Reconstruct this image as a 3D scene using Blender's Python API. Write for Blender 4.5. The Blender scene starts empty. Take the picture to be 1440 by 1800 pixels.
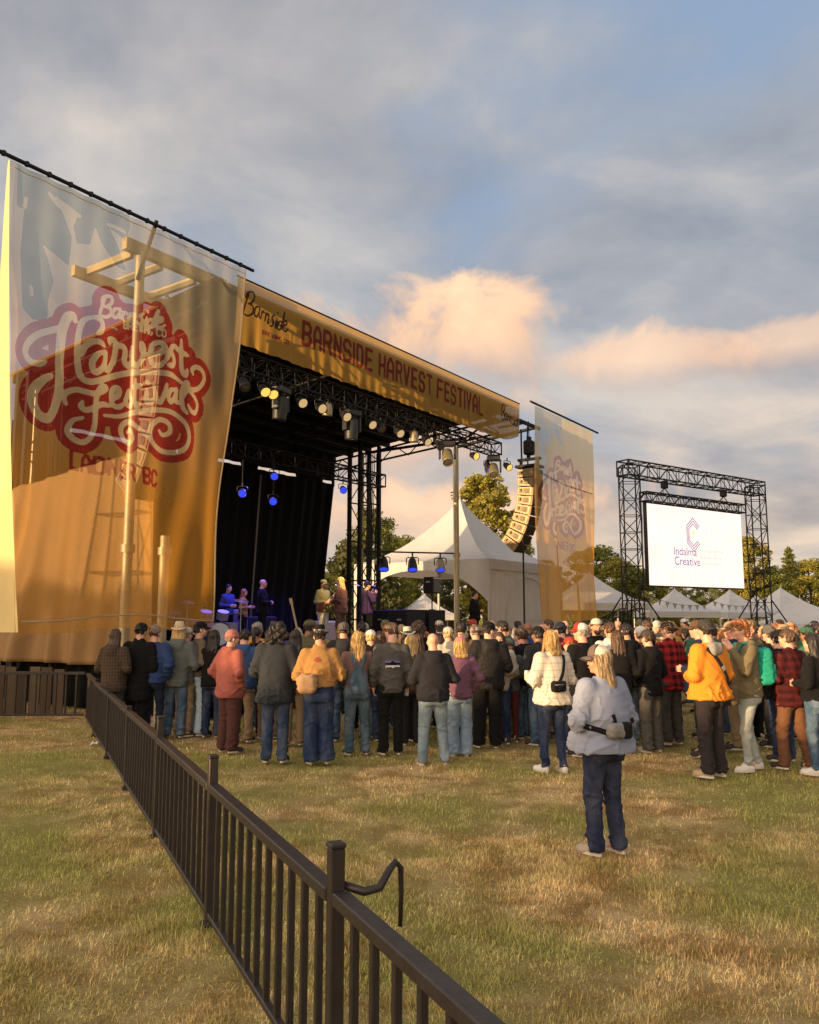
import bpy, bmesh, math, random
import numpy as np
from mathutils import Vector, Matrix
from mathutils.bvhtree import BVHTree

# ------------------------------------------------------------------ camera, sky, sun, exposure
R = math.radians
SC = bpy.context.scene
COL = SC.collection
CAM_H, PITCH, FOC = 1.9, R(7.28), 1440.0
cd = bpy.data.cameras.new('camera')
cam = bpy.data.objects.new('camera', cd)
COL.objects.link(cam)
cam.location = (0, 0, CAM_H)
cam.rotation_euler = (R(90) + PITCH, 0, 0)
cd.sensor_fit = 'HORIZONTAL'
cd.sensor_width = 36
cd.lens = 36
cd.clip_start = 0.05
cd.clip_end = 2000
SC.camera = cam

SUN_DIR = Vector((-0.80, -0.60, 0)).normalized()          # towards the sun, seen from above
SUN_EL = R(3.4)
sl = bpy.data.lights.new('sun', 'SUN')
sun = bpy.data.objects.new('sun', sl)
COL.objects.link(sun)
sl.energy = 4.4
sl.angle = R(0.6)
sl.color = (1.0, 0.66, 0.33)
to_sun = Vector((SUN_DIR.x * math.cos(SUN_EL), SUN_DIR.y * math.cos(SUN_EL), math.sin(SUN_EL)))
sun.rotation_euler = to_sun.to_track_quat('Z', 'Y').to_euler()

SC.view_settings.view_transform = 'Standard'
SC.view_settings.look = 'None'
SC.view_settings.exposure = 0.85
SC.view_settings.gamma = 1.0

def build_world():
    w = bpy.data.worlds.new('World')
    SC.world = w
    w.cycles.sampling_method = 'MANUAL'
    w.cycles.sample_map_resolution = 256
    w.use_nodes = True
    nt = w.node_tree
    nt.nodes.clear()
    N = nt.nodes.new
    L = nt.links.new
    out = N('ShaderNodeOutputWorld')
    bg = N('ShaderNodeBackground')
    bg.inputs['Strength'].default_value = 0.1
    L(bg.outputs[0], out.inputs[0])
    sky = N('ShaderNodeTexSky')
    sky.sky_type = 'NISHITA'
    sky.sun_disc = False
    sky.sun_elevation = R(6)
    sky.sun_rotation = math.atan2(SUN_DIR.x, SUN_DIR.y)
    sky.air_density = 1.3
    sky.dust_density = 1.5
    sky.ozone_density = 1.5
    tc = N('ShaderNodeTexCoord')
    sep = N('ShaderNodeSeparateXYZ')
    L(tc.outputs['Generated'], sep.inputs[0])
    def mth(op, a, b=None, c=None, clamp=False):
        n = N('ShaderNodeMath'); n.operation = op; n.use_clamp = clamp
        for i, v in enumerate((a, b, c)):
            if v is None: continue
            if isinstance(v, (int, float)): n.inputs[i].default_value = v
            else: L(v, n.inputs[i])
        return n.outputs[0]
    def ramp(fac, stops):
        n = N('ShaderNodeValToRGB')
        e = n.color_ramp.elements
        while len(e) < len(stops): e.new(0.5)
        for q, (p, c) in zip(e, stops):
            q.position = p
            q.color = (*c, 1) if not isinstance(c, (int, float)) else (c, c, c, 1)
        L(fac, n.inputs[0])
        return n.outputs[0]
    def mix(f, a, b):
        n = N('ShaderNodeMix'); n.data_type = 'RGBA'
        if isinstance(f, (int, float)): n.inputs[0].default_value = f
        else: L(f, n.inputs[0])
        for s, v in ((6, a), (7, b)):
            if isinstance(v, tuple): n.inputs[s].default_value = (*v, 1)
            else: L(v, n.inputs[s])
        return n.outputs[2]
    X, Y, Z = sep.outputs
    zc = mth('MAXIMUM', Z, 0.0)
    den = mth('ADD', zc, 0.22)
    comb = N('ShaderNodeCombineXYZ')
    L(mth('DIVIDE', X, den), comb.inputs[0])
    L(mth('DIVIDE', Y, den), comb.inputs[1])
    comb.inputs[2].default_value = 3.7
    def noise(scale, detail, rough, dist, off=(0, 0, 0), vec=None):
        mp = N('ShaderNodeMapping'); mp.inputs['Location'].default_value = off
        L(vec or comb.outputs[0], mp.inputs[0])
        n = N('ShaderNodeTexNoise')
        n.inputs['Scale'].default_value = scale; n.inputs['Detail'].default_value = detail
        n.inputs['Roughness'].default_value = rough; n.inputs['Distortion'].default_value = dist
        L(mp.outputs[0], n.inputs['Vector'])
        return n.outputs['Fac']
    big = noise(1.15, 7, 0.52, 0.25, (1.3, 0.4, 0))
    shade = noise(1.5, 8, 0.55, 0.5, (4.2, 7.7, 1))
    fine = noise(3.2, 7, 0.55, 0.3, (0.7, 2.1, 5))
    warmn = noise(0.8, 4, 0.5, 0.2, (9.1, 3.3, 2))
    cover = ramp(mth('ADD', mth('MULTIPLY', big, 0.72), mth('MULTIPLY', fine, 0.28)), [(0.31, 0), (0.47, 1)])
    # cloud body colours (display radiance, divided by the background strength below)
    sh = mth('ADD', mth('MULTIPLY', shade, 0.62), mth('MULTIPLY', fine, 0.38))
    grey = ramp(sh, [(0.33, (0.20, 0.23, 0.285)), (0.48, (0.31, 0.328, 0.365)), (0.63, (0.49, 0.465, 0.445))])
    warm = ramp(sh, [(0.33, (0.26, 0.245, 0.25)), (0.48, (0.50, 0.40, 0.33)), (0.64, (0.80, 0.59, 0.40))])
    low = ramp(zc, [(0.0, 1.0), (0.10, 0.8), (0.24, 0.30), (0.45, 0.05)])
    # warmer towards the low sun's side of the sky
    toward = mth('ADD', mth('MULTIPLY', X, SUN_DIR.x), mth('MULTIPLY', Y, SUN_DIR.y))
    wf = mth('ADD', mth('ADD', mth('MULTIPLY', low, 0.8), mth('MULTIPLY', mth('SUBTRACT', warmn, 0.5), 1.3)), mth('MULTIPLY', toward, 0.22), clamp=True)
    cloud = mix(wf, grey, warm)
    # cumulus bank lit by the sun
    cn = noise(6.5, 6, 0.58, 0.5, (3, 0, 0), tc.outputs['Generated'])
    def cumulus(az, el, wa, we, seed, amt):
        a = mth('ARCTAN2', X, Y)
        da = mth('DIVIDE', mth('SUBTRACT', a, R(az)), R(wa))
        de = mth('DIVIDE', mth('SUBTRACT', mth('ARCSINE', Z), R(el)), R(we))
        r2 = mth('ADD', mth('MULTIPLY', da, da), mth('MULTIPLY', de, de))
        n = cn
        v = mth('ADD', mth('SUBTRACT', 1.0, mth('SQRT', r2)), mth('MULTIPLY', mth('SUBTRACT', n, 0.5), 2.3))
        m = mth('MULTIPLY', ramp(v, [(0.10, 0.0), (0.42, 1.0)]), mth('ADD', mth('MULTIPLY', de, 0.75), 0.95, clamp=True))
        col = ramp(mth('ADD', mth('MULTIPLY', v, 0.5), mth('MULTIPLY', de, 0.35)), [(0.0, (0.48, 0.35, 0.29)), (0.30, (0.80, 0.51, 0.33)), (0.62, (0.98, 0.66, 0.42))])
        return mth('MULTIPLY', m, amt), col
    blue = mix(0.62, sky.outputs[0], (3.0, 4.1, 6.1))
    sc10 = N('ShaderNodeVectorMath'); sc10.operation = 'SCALE'; sc10.inputs['Scale'].default_value = 10.0
    L(cloud, sc10.inputs[0])
    res = mix(cover, blue, sc10.outputs[0])
    for args in ((3.0, 19.0, 11, 5.4, 3.0, 0.95), (-1, 12.5, 15, 5.0, 3.0, 0.85), (16.0, 17.0, 10, 2.6, 11.0, 0.62), (26, 17.0, 8, 2.2, 17.0, 0.5), (5, 7, 16, 3.8, 3, 0.75),
                 (70, 17, 12, 4, 31.0, 0.8), (-70, 18, 14, 5, 41.0, 0.9), (150, 17, 13, 4, 51.0, 0.8), (-140, 16, 12, 5, 57.0, 0.9)):
        m, c = cumulus(*args)
        s = N('ShaderNodeVectorMath'); s.operation = 'SCALE'; s.inputs['Scale'].default_value = 10.0
        L(c, s.inputs[0])
        res = mix(m, res, s.outputs[0])
    # cream haze along the horizon
    hz = ramp(zc, [(0.0, 0.75), (0.08, 0.45), (0.19, 0.0)])
    hzf = mth('MULTIPLY', hz, mth('ADD', mth('MULTIPLY', fine, 1.3), -0.05, clamp=True))
    res = mix(hzf, res, (8.6, 6.5, 4.3))
    # the side of the sky with the low sun is brighter and warmer than the side in view
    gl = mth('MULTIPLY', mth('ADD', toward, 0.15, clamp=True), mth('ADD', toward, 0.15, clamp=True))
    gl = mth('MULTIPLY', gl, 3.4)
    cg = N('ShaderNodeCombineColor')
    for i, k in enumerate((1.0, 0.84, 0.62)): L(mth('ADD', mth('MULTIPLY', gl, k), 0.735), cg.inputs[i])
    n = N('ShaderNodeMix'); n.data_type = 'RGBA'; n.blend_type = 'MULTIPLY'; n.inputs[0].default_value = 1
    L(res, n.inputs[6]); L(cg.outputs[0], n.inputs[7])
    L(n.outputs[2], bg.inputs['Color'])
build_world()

# ------------------------------------------------------------------ projection helpers (photo pixel -> place)
def ray(px, py):
    a = (px - 720) / FOC
    b = (900 - py) / FOC
    return Vector((a, math.cos(PITCH) - b * math.sin(PITCH), math.sin(PITCH) + b * math.cos(PITCH)))
def at(px, py, Y):
    d = ray(px, py)
    return Vector((0, 0, CAM_H)) + d * (Y / d.y)
def gp(px, py, z=0.0):
    d = ray(px, py)
    return Vector((0, 0, CAM_H)) + d * ((z - CAM_H) / d.z)

# ------------------------------------------------------------------ object helpers
def tag(o, label=None, cat=None, group=None, kind=None):
    if label: o['label'] = label
    if cat: o['category'] = cat
    if group: o['group'] = group
    if kind: o['kind'] = kind
    return o
def empty(name, loc=(0, 0, 0), rz=0.0, label=None, cat=None, group=None):
    o = bpy.data.objects.new(name, None)
    o.empty_display_size = 0.1
    COL.objects.link(o)
    o.location = loc
    o.rotation_euler = (0, 0, rz)
    return tag(o, label, cat, group)
def link(name, me, parent=None, mat=None, loc=None, rot=None):
    o = bpy.data.objects.new(name, me)
    COL.objects.link(o)
    if mat is not None:
        if len(me.materials) == 0:
            me.materials.append(mat)
        elif me.materials[0] is not mat:
            o.material_slots[0].link = 'OBJECT'
            o.material_slots[0].material = mat
    if parent is not None: o.parent = parent
    if loc is not None: o.location = loc
    if rot is not None: o.rotation_euler = rot
    return o
def copy_tree(o, parent=None):
    c = o.copy()
    COL.objects.link(c)
    c.parent = parent
    for ch in o.children:
        copy_tree(ch, c)
    return c

class MB:
    """collects simple shapes; build() links them as one mesh object"""
    def __init__(s):
        s.v = []; s.f = []; s.sm = []
    def add(s, vs, fs, smooth=False):
        n = len(s.v)
        s.v.extend([tuple(p) for p in vs])
        s.f.extend([tuple(i + n for i in f) for f in fs])
        s.sm.extend([smooth] * len(fs))
        return s
    def box(s, c, d, rot=None, bev=0.0):
        c = Vector(c); x, y, z = d[0] / 2, d[1] / 2, d[2] / 2
        M = rot if rot is not None else Matrix.Identity(3)
        if bev > 0:
            b = min(bev, x * .9, y * .9, z * .9)
            vs = []
            for sz in (-1, 1):
                for (ax, ay, az) in ((x - b, y - b, z), (x, y - b, z - b), (x - b, y, z - b)):
                    for sx, sy in ((1, 1), (-1, 1), (-1, -1), (1, -1)):
                        vs.append(c + M @ Vector((sx * ax, sy * ay, sz * az)))
            # indices: bottom block 0..11, top block 12..23 ; each block: z-face(4), x-face(4), y-face(4)
            def I(blk, kind, q): return blk * 12 + kind * 4 + q
            fs = [(I(1, 0, 0), I(1, 0, 1), I(1, 0, 2), I(1, 0, 3)), (I(0, 0, 3), I(0, 0, 2), I(0, 0, 1), I(0, 0, 0))]
            fs += [(I(0, 1, 3), I(0, 1, 0), I(1, 1, 0), I(1, 1, 3)), (I(0, 1, 1), I(0, 1, 2), I(1, 1, 2), I(1, 1, 1)),
                   (I(0, 2, 0), I(0, 2, 1), I(1, 2, 1), I(1, 2, 0)), (I(0, 2, 2), I(0, 2, 3), I(1, 2, 3), I(1, 2, 2))]
            for q in range(4):      # vertical chamfers and corners
                fs.append((I(0, 1, q), I(0, 2, q), I(1, 2, q), I(1, 1, q)) if q in (0, 2) else (I(0, 2, q), I(0, 1, q), I(1, 1, q), I(1, 2, q)))
                for blk in (0, 1):
                    fs.append((I(blk, 0, q), I(blk, 1, q), I(blk, 2, q)))
            for blk in (0, 1):
                fs += [(I(blk, 0, 3), I(blk, 0, 0), I(blk, 1, 0), I(blk, 1, 3)), (I(blk, 0, 1), I(blk, 0, 2), I(blk, 1, 2), I(blk, 1, 1)),
                       (I(blk, 0, 0), I(blk, 0, 1), I(blk, 2, 1), I(blk, 2, 0)), (I(blk, 0, 2), I(blk, 0, 3), I(blk, 2, 3), I(blk, 2, 2))]
            return s.add(vs, fs)
        vs = [c + M @ Vector((sx * x, sy * y, sz * z)) for sz in (-1, 1) for sy in (-1, 1) for sx in (-1, 1)]
        return s.add(vs, [(0, 2, 3, 1), (4, 5, 7, 6), (0, 1, 5, 4), (2, 6, 7, 3), (0, 4, 6, 2), (1, 3, 7, 5)])
    def tube(s, a, b, r, r2=None, n=8, cap=True, smooth=True):
        a = Vector(a); b = Vector(b); r2 = r if r2 is None else r2
        d = (b - a)
        if d.length < 1e-6: return s
        d.normalize()
        u = d.orthogonal().normalized(); w = d.cross(u)
        vs = []
        for p, q in ((a, r), (b, r2)):
            for i in range(n):
                t = 2 * math.pi * i / n
                vs.append(p + (u * math.cos(t) + w * math.sin(t)) * q)
        fs = [(i, (i + 1) % n, n + (i + 1) % n, n + i) for i in range(n)]
        s.add(vs, fs, smooth)
        if cap:
            s.add(vs[:n], [tuple(range(n - 1, -1, -1))]); s.add(vs[n:], [tuple(range(n))])
        return s
    def path(s, pts, r, n=6):
        pts = [Vector(p) for p in pts]
        rs = r if isinstance(r, (list, tuple)) else [r] * len(pts)
        base = len(s.v)
        u = None
        for k, p in enumerate(pts):
            d = (pts[min(k + 1, len(pts) - 1)] - pts[max(k - 1, 0)]).normalized()
            u = d.orthogonal().normalized() if u is None else (u - d * u.dot(d)).normalized()
            w = d.cross(u)
            for i in range(n):
                t = 2 * math.pi * i / n
                s.v.append(tuple(p + (u * math.cos(t) + w * math.sin(t)) * rs[k]))
        for k in range(len(pts) - 1):
            for i in range(n):
                j = (i + 1) % n
                s.f.append((base + k * n + i, base + k * n + j, base + (k + 1) * n + j, base + (k + 1) * n + i)); s.sm.append(True)
        s.f.append(tuple(base + i for i in range(n - 1, -1, -1))); s.sm.append(False)
        e = base + (len(pts) - 1) * n
        s.f.append(tuple(e + i for i in range(n))); s.sm.append(False)
        return s
    def lathe(s, prof, c=(0, 0, 0), axis='Z', n=16, rot=None, sx=1, sy=1):
        c = Vector(c); vs = []; fs = []
        for (r, z) in prof:
            for i in range(n):
                t = 2 * math.pi * i / n
                p = Vector((r * math.cos(t) * sx, r * math.sin(t) * sy, z))
                if rot is not None: p = rot @ p
                vs.append(c + p)
        for k in range(len(prof) - 1):
            for i in range(n):
                j = (i + 1) % n
                fs.append((k * n + i, k * n + j, (k + 1) * n + j, (k + 1) * n + i))
        s.add(vs, fs, True)
        if prof[0][0] > 1e-4: s.add(vs[:n], [tuple(range(n - 1, -1, -1))])
        if prof[-1][0] > 1e-4: s.add(vs[-n:], [tuple(range(n))])
        return s
    def mesh(s, name='m'):
        me = bpy.data.meshes.new(name)
        me.from_pydata(s.v, [], s.f)
        me.polygons.foreach_set('use_smooth', s.sm)
        me.update()
        return me
    def build(s, name, mat, parent=None, loc=None, rot=None):
        return link(name, s.mesh(name), parent, mat, loc, rot)

def np_mesh(name, V, F, smooth=True):
    """V (n,3), F (m,3|4) numpy -> mesh, fast"""
    me = bpy.data.meshes.new(name)
    V = np.asarray(V, np.float32); F = np.asarray(F, np.int32)
    m, k = F.shape
    me.vertices.add(len(V)); me.vertices.foreach_set('co', V.ravel())
    me.loops.add(m * k); me.loops.foreach_set('vertex_index', F.ravel())
    me.polygons.add(m)
    me.polygons.foreach_set('loop_start', np.arange(0, m * k, k, dtype=np.int32))
    me.polygons.foreach_set('loop_total', np.full(m, k, np.int32))
    me.polygons.foreach_set('use_smooth', np.full(m, smooth, bool))
    me.update(calc_edges=True)
    return me

# ------------------------------------------------------------------ materials
class Nodes:
    def __init__(s, name):
        s.m = bpy.data.materials.new(name); s.m.use_nodes = True
        s.nt = s.m.node_tree; s.nt.nodes.clear()
        s.out = s.n('ShaderNodeOutputMaterial')
    def n(s, t): return s.nt.nodes.new(t)
    def l(s, a, b): s.nt.links.new(a, b)
    def math(s, op, a, b=None, c=None, clamp=False):
        n = s.n('ShaderNodeMath'); n.operation = op; n.use_clamp = clamp
        for i, v in enumerate((a, b, c)):
            if v is None: continue
            if isinstance(v, (int, float)): n.inputs[i].default_value = v
            else: s.l(v, n.inputs[i])
        return n.outputs[0]
    def mix(s, f, a, b, blend='MIX'):
        n = s.n('ShaderNodeMix'); n.data_type = 'RGBA'; n.blend_type = blend
        if isinstance(f, (int, float)): n.inputs[0].default_value = f
        else: s.l(f, n.inputs[0])
        for k, v in ((6, a), (7, b)):
            if isinstance(v, (tuple, list)): n.inputs[k].default_value = (*v[:3], 1)
            else: s.l(v, n.inputs[k])
        return n.outputs[2]
    def ramp(s, f, stops):
        n = s.n('ShaderNodeValToRGB'); e = n.color_ramp.elements
        while len(e) < len(stops): e.new(0.5)
        for q, (p, c) in zip(e, stops):
            q.position = p; q.color = (*c, 1) if isinstance(c, (tuple, list)) else (c, c, c, 1)
        s.l(f, n.inputs[0]); return n.outputs[0]
    def coord(s, kind='Object'):
        return s.n('ShaderNodeTexCoord').outputs[kind]
    def noise(s, scale, detail=4, rough=0.55, dist=0.0, vec=None, stretch=None):
        n = s.n('ShaderNodeTexNoise')
        n.inputs['Scale'].default_value = scale; n.inputs['Detail'].default_value = detail
        n.inputs['Roughness'].default_value = rough; n.inputs['Distortion'].default_value = dist
        v = vec if vec is not None else s.coord()
        if stretch:
            mp = s.n('ShaderNodeMapping'); mp.inputs['Scale'].default_value = stretch
            s.l(v, mp.inputs[0]); v = mp.outputs[0]
        s.l(v, n.inputs['Vector']); return n.outputs['Fac']
    def bump(s, h, strength=0.3, dist=0.01):
        b = s.n('ShaderNodeBump'); b.inputs['Strength'].default_value = strength; b.inputs['Distance'].default_value = dist
        s.l(h, b.inputs['Height']); return b.outputs[0]
    def pbr(s, col, rough=0.7, metal=0.0, normal=None, spec=0.4):
        p = s.n('ShaderNodeBsdfPrincipled')
        if isinstance(col, (tuple, list)): p.inputs['Base Color'].default_value = (*col[:3], 1)
        else: s.l(col, p.inputs['Base Color'])
        if isinstance(rough, (int, float)): p.inputs['Roughness'].default_value = rough
        else: s.l(rough, p.inputs['Roughness'])
        p.inputs['Metallic'].default_value = metal
        p.inputs['Specular IOR Level'].default_value = spec
        if normal is not None: s.l(normal, p.inputs['Normal'])
        return p
    def done(s, shader): s.l(shader.outputs[0] if hasattr(shader, 'outputs') else shader, s.out.inputs[0]); return s.m

_M = {}
def memo(f):
    def g(*a, **k):
        key = (f.__name__, a, tuple(sorted(k.items())))
        if key not in _M: _M[key] = f(*a, **k)
        return _M[key]
    return g
def shade(c, k): return tuple(min(1, x * k) for x in c)

@memo
def plain(name, col, rough=0.6, metal=0.0, var=0.25, scale=6.0, bump=0.15, spec=0.4):
    s = Nodes(name)
    nz = s.noise(scale, 6, 0.6)
    c = s.mix(nz, shade(col, 1 - var), shade(col, 1 + var))
    r = s.math('ADD', s.math('MULTIPLY', s.noise(scale * 3, 3), 0.25), rough - 0.12)
    return s.done(s.pbr(c, r, metal, s.bump(s.noise(scale * 9, 4), bump, 0.004), spec))
@memo
def fabric(name, col, var=0.22, weave=260.0, rough=0.92, sheen=0.02):
    s = Nodes(name)
    a = s.noise(5.0, 5, 0.6); b = s.noise(weave, 2, 0.5)
    c = s.mix(a, shade(col, 1 - var), shade(col, 1 + var))
    c = s.mix(s.math('MULTIPLY', b, 0.30), c, shade(col, 0.55))
    h = s.math('ADD', s.math('MULTIPLY', s.noise(26, 4, 0.6, 0.6), 1.0), s.math('MULTIPLY', b, 0.10))
    p = s.pbr(c, rough, 0, s.bump(h, 0.45, 0.012), 0.15)
    p.inputs['Sheen Weight'].default_value = sheen
    p.inputs['Sheen Roughness'].default_value = 0.6
    return s.done(p)
@memo
def denim(name, col, fade=0.5):
    s = Nodes(name)
    a = s.noise(7, 5, 0.6, 0.3, stretch=(1, 1, 0.45)); b = s.noise(300, 2, 0.5, stretch=(1, 1, 0.3))
    f = s.ramp(a, [(0.42, 0.0), (0.72, 1.0)])
    c = s.mix(s.math('MULTIPLY', f, fade), col, tuple(min(1, 0.55 * x + 0.30 * y) for x, y in zip(col, (1, 1.05, 1.1))))
    c = s.mix(s.math('MULTIPLY', b, 0.35), c, shade(col, 0.5))
    h = s.math('ADD', s.noise(22, 4, 0.6, 0.8, stretch=(1, 1, 1.6)), s.math('MULTIPLY', b, 0.1))
    return s.done(s.pbr(c, 0.9, 0, s.bump(h, 0.5, 0.012), 0.12))
@memo
def plaid(name, a, b, period, soft=0.0, thin=False):
    """woven check on object coordinates (x across, z up)"""
    s = Nodes(name)
    sep = s.n('ShaderNodeSeparateXYZ'); s.l(s.coord(), sep.inputs[0])
    wob = s.math('MULTIPLY', s.math('SUBTRACT', s.noise(9, 2), 0.5), 0.02)
    xx = s.math('ADD', s.math('ADD', sep.outputs[0], s.math('MULTIPLY', sep.outputs[1], 0.6)), wob)
    zz = s.math('ADD', sep.outputs[2], wob)
    def band(v):
        f = s.math('FRACT', s.math('DIVIDE', v, period))
        if thin: return s.math('GREATER_THAN', f, 0.84)
        return s.math('GREATER_THAN', f, 0.5)
    m = s.math('MULTIPLY', s.math('ADD', band(xx), band(zz)), 0.5)
    c = s.mix(m, a, b)
    w = s.noise(240, 2)
    c = s.mix(s.math('MULTIPLY', w, 0.3), c, shade(a, 0.6))
    h = s.noise(24, 4, 0.6, 0.6)
    return s.done(s.pbr(c, 0.93, 0, s.bump(h, 0.45, 0.012), 0.12))
@memo
def skin(name, col):
    s = Nodes(name)
    c = s.mix(s.noise(14, 5, 0.6), shade(col, 0.82), shade(col, 1.15))
    c = s.mix(s.math('MULTIPLY', s.noise(3.5, 2), 0.35), c, (col[0], col[1] * 0.72, col[2] * 0.66))
    p = s.pbr(c, 0.5, 0, s.bump(s.noise(120, 3), 0.1, 0.003), 0.4)
    p.inputs['Subsurface Weight'].default_value = 0.12
    p.inputs['Subsurface Radius'].default_value = (0.02, 0.008, 0.004)
    return s.done(p)
@memo
def hair(name, col):
    s = Nodes(name)
    st = s.noise(42, 4, 0.65, 0.5, stretch=(1, 1, 0.09))
    c = s.mix(s.ramp(st, [(0.35, 0.0), (0.65, 1.0)]), shade(col, 0.5), shade(col, 1.35))
    p = s.pbr(c, 0.48, 0, s.bump(s.noise(90, 3, 0.6, 0.4, stretch=(1, 1, 0.06)), 0.7, 0.01), 0.45)
    return s.done(p)
@memo
def glow(name, col, strength):
    s = Nodes(name)
    e = s.n('ShaderNodeEmission'); e.inputs[0].default_value = (*col, 1); e.inputs[1].default_value = strength
    return s.done(e)

BLACK = plain('black_paint', (0.010, 0.010, 0.011), 0.6, spec=.25)
STEEL = plain('galvanised_pole', (0.40, 0.345, 0.22), 0.5, 0.45)
ALU = plain('aluminium', (0.55, 0.55, 0.56), 0.4, 0.8)
rng = np.random.default_rng(7)
random.seed(11)

# ================================================================== GROUND
def lawn_material(name, blade=False):
    s = Nodes(name)
    pos = s.n('ShaderNodeNewGeometry').outputs['Position']
    a = s.noise(0.55, 5, 0.6, 0.6, pos)
    b = s.noise(2.3, 5, 0.62, 0.5, pos)
    c = s.noise(14, 4, 0.6, 0.2, pos)
    g = s.noise(0.34, 3, 0.5, 0.3, pos, (1, 1, 1))
    straw = s.mix(s.ramp(b, [(0.39, 0.0), (0.61, 1.0)]), (0.31, 0.20, 0.072), (0.76, 0.58, 0.29))
    straw = s.mix(s.math('MULTIPLY', c, 0.5), straw, (0.44, 0.27, 0.105))
    green = s.mix(b, (0.19, 0.19, 0.045), (0.37, 0.36, 0.10))
    gm = s.ramp(s.math('ADD', s.math('MULTIPLY', a, 0.6), s.math('MULTIPLY', g, 0.5)), [(0.47, 0.0), (0.62, 0.92)])
    col = s.mix(gm, straw, green)
    if blade:
        at_ = s.n('ShaderNodeAttribute'); at_.attribute_name = 'tint'; at_.attribute_type = 'GEOMETRY'
        col = s.mix(0.75, col, at_.outputs['Color'], 'MULTIPLY')
        col = s.mix(1.0, col, (1.5, 1.5, 1.5), 'MULTIPLY')
        p = s.pbr(col, 0.75, 0, None, 0.2)
        t = s.n('ShaderNodeBsdfTranslucent'); s.l(col, t.inputs[0])
        m = s.n('ShaderNodeMixShader'); m.inputs[0].default_value = 0.3
        s.l(p.outputs[0], m.inputs[1]); s.l(t.outputs[0], m.inputs[2])
        return s.done(m)
    d = s.noise(60, 5, 0.7, 0.8, pos, (1, 0.5, 1)); d2 = s.noise(170, 3, 0.6, 0.5, pos, (1, 0.35, 1))
    col = s.mix(s.ramp(d, [(0.35, 0.55), (0.6, 0.0)]), col, (0.17, 0.10, 0.036))
    col = s.mix(s.math('MULTIPLY', s.ramp(d2, [(0.5, 0.0), (0.68, 1.0)]), 0.5), col, (0.72, 0.50, 0.24))
    h = s.math('ADD', s.math('ADD', s.math('MULTIPLY', b, 1.2), d), s.math('MULTIPLY', d2, 0.5))
    return s.done(s.pbr(col, 0.95, 0, s.bump(h, 0.8, 0.05), 0.1))
def build_ground():
    # fine rectangle in view, coarse sheet to the horizon
    xs = np.concatenate([[-900, -200, -60], np.linspace(-26, 30, 113), [60, 200, 900]])
    ys = np.concatenate([[-300, -60], np.linspace(-6, 50, 113), [80, 200, 1200]])
    X, Y = np.meshgrid(xs, ys, indexing='ij')
    Z = 0.018 * np.sin(X * 0.9 + 0.4) * np.sin(Y * 0.7) + 0.012 * np.sin(X * 2.1 + Y * 1.7) - 0.02
    n, m = X.shape
    idx = np.arange(n * m).reshape(n, m)
    F = np.stack([idx[:-1, :-1], idx[1:, :-1], idx[1:, 1:], idx[:-1, 1:]], -1).reshape(-1, 4)
    o = link('lawn', np_mesh('lawn', np.stack([X, Y, Z], -1).reshape(-1, 3), F), None, lawn_material('dry_lawn'))
    tag(o, kind='structure')
build_ground()
def gz(x, y):
    return 0.018 * np.sin(x * 0.9 + 0.4) * np.sin(y * 0.7) + 0.012 * np.sin(x * 2.1 + y * 1.7) - 0.02

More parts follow.
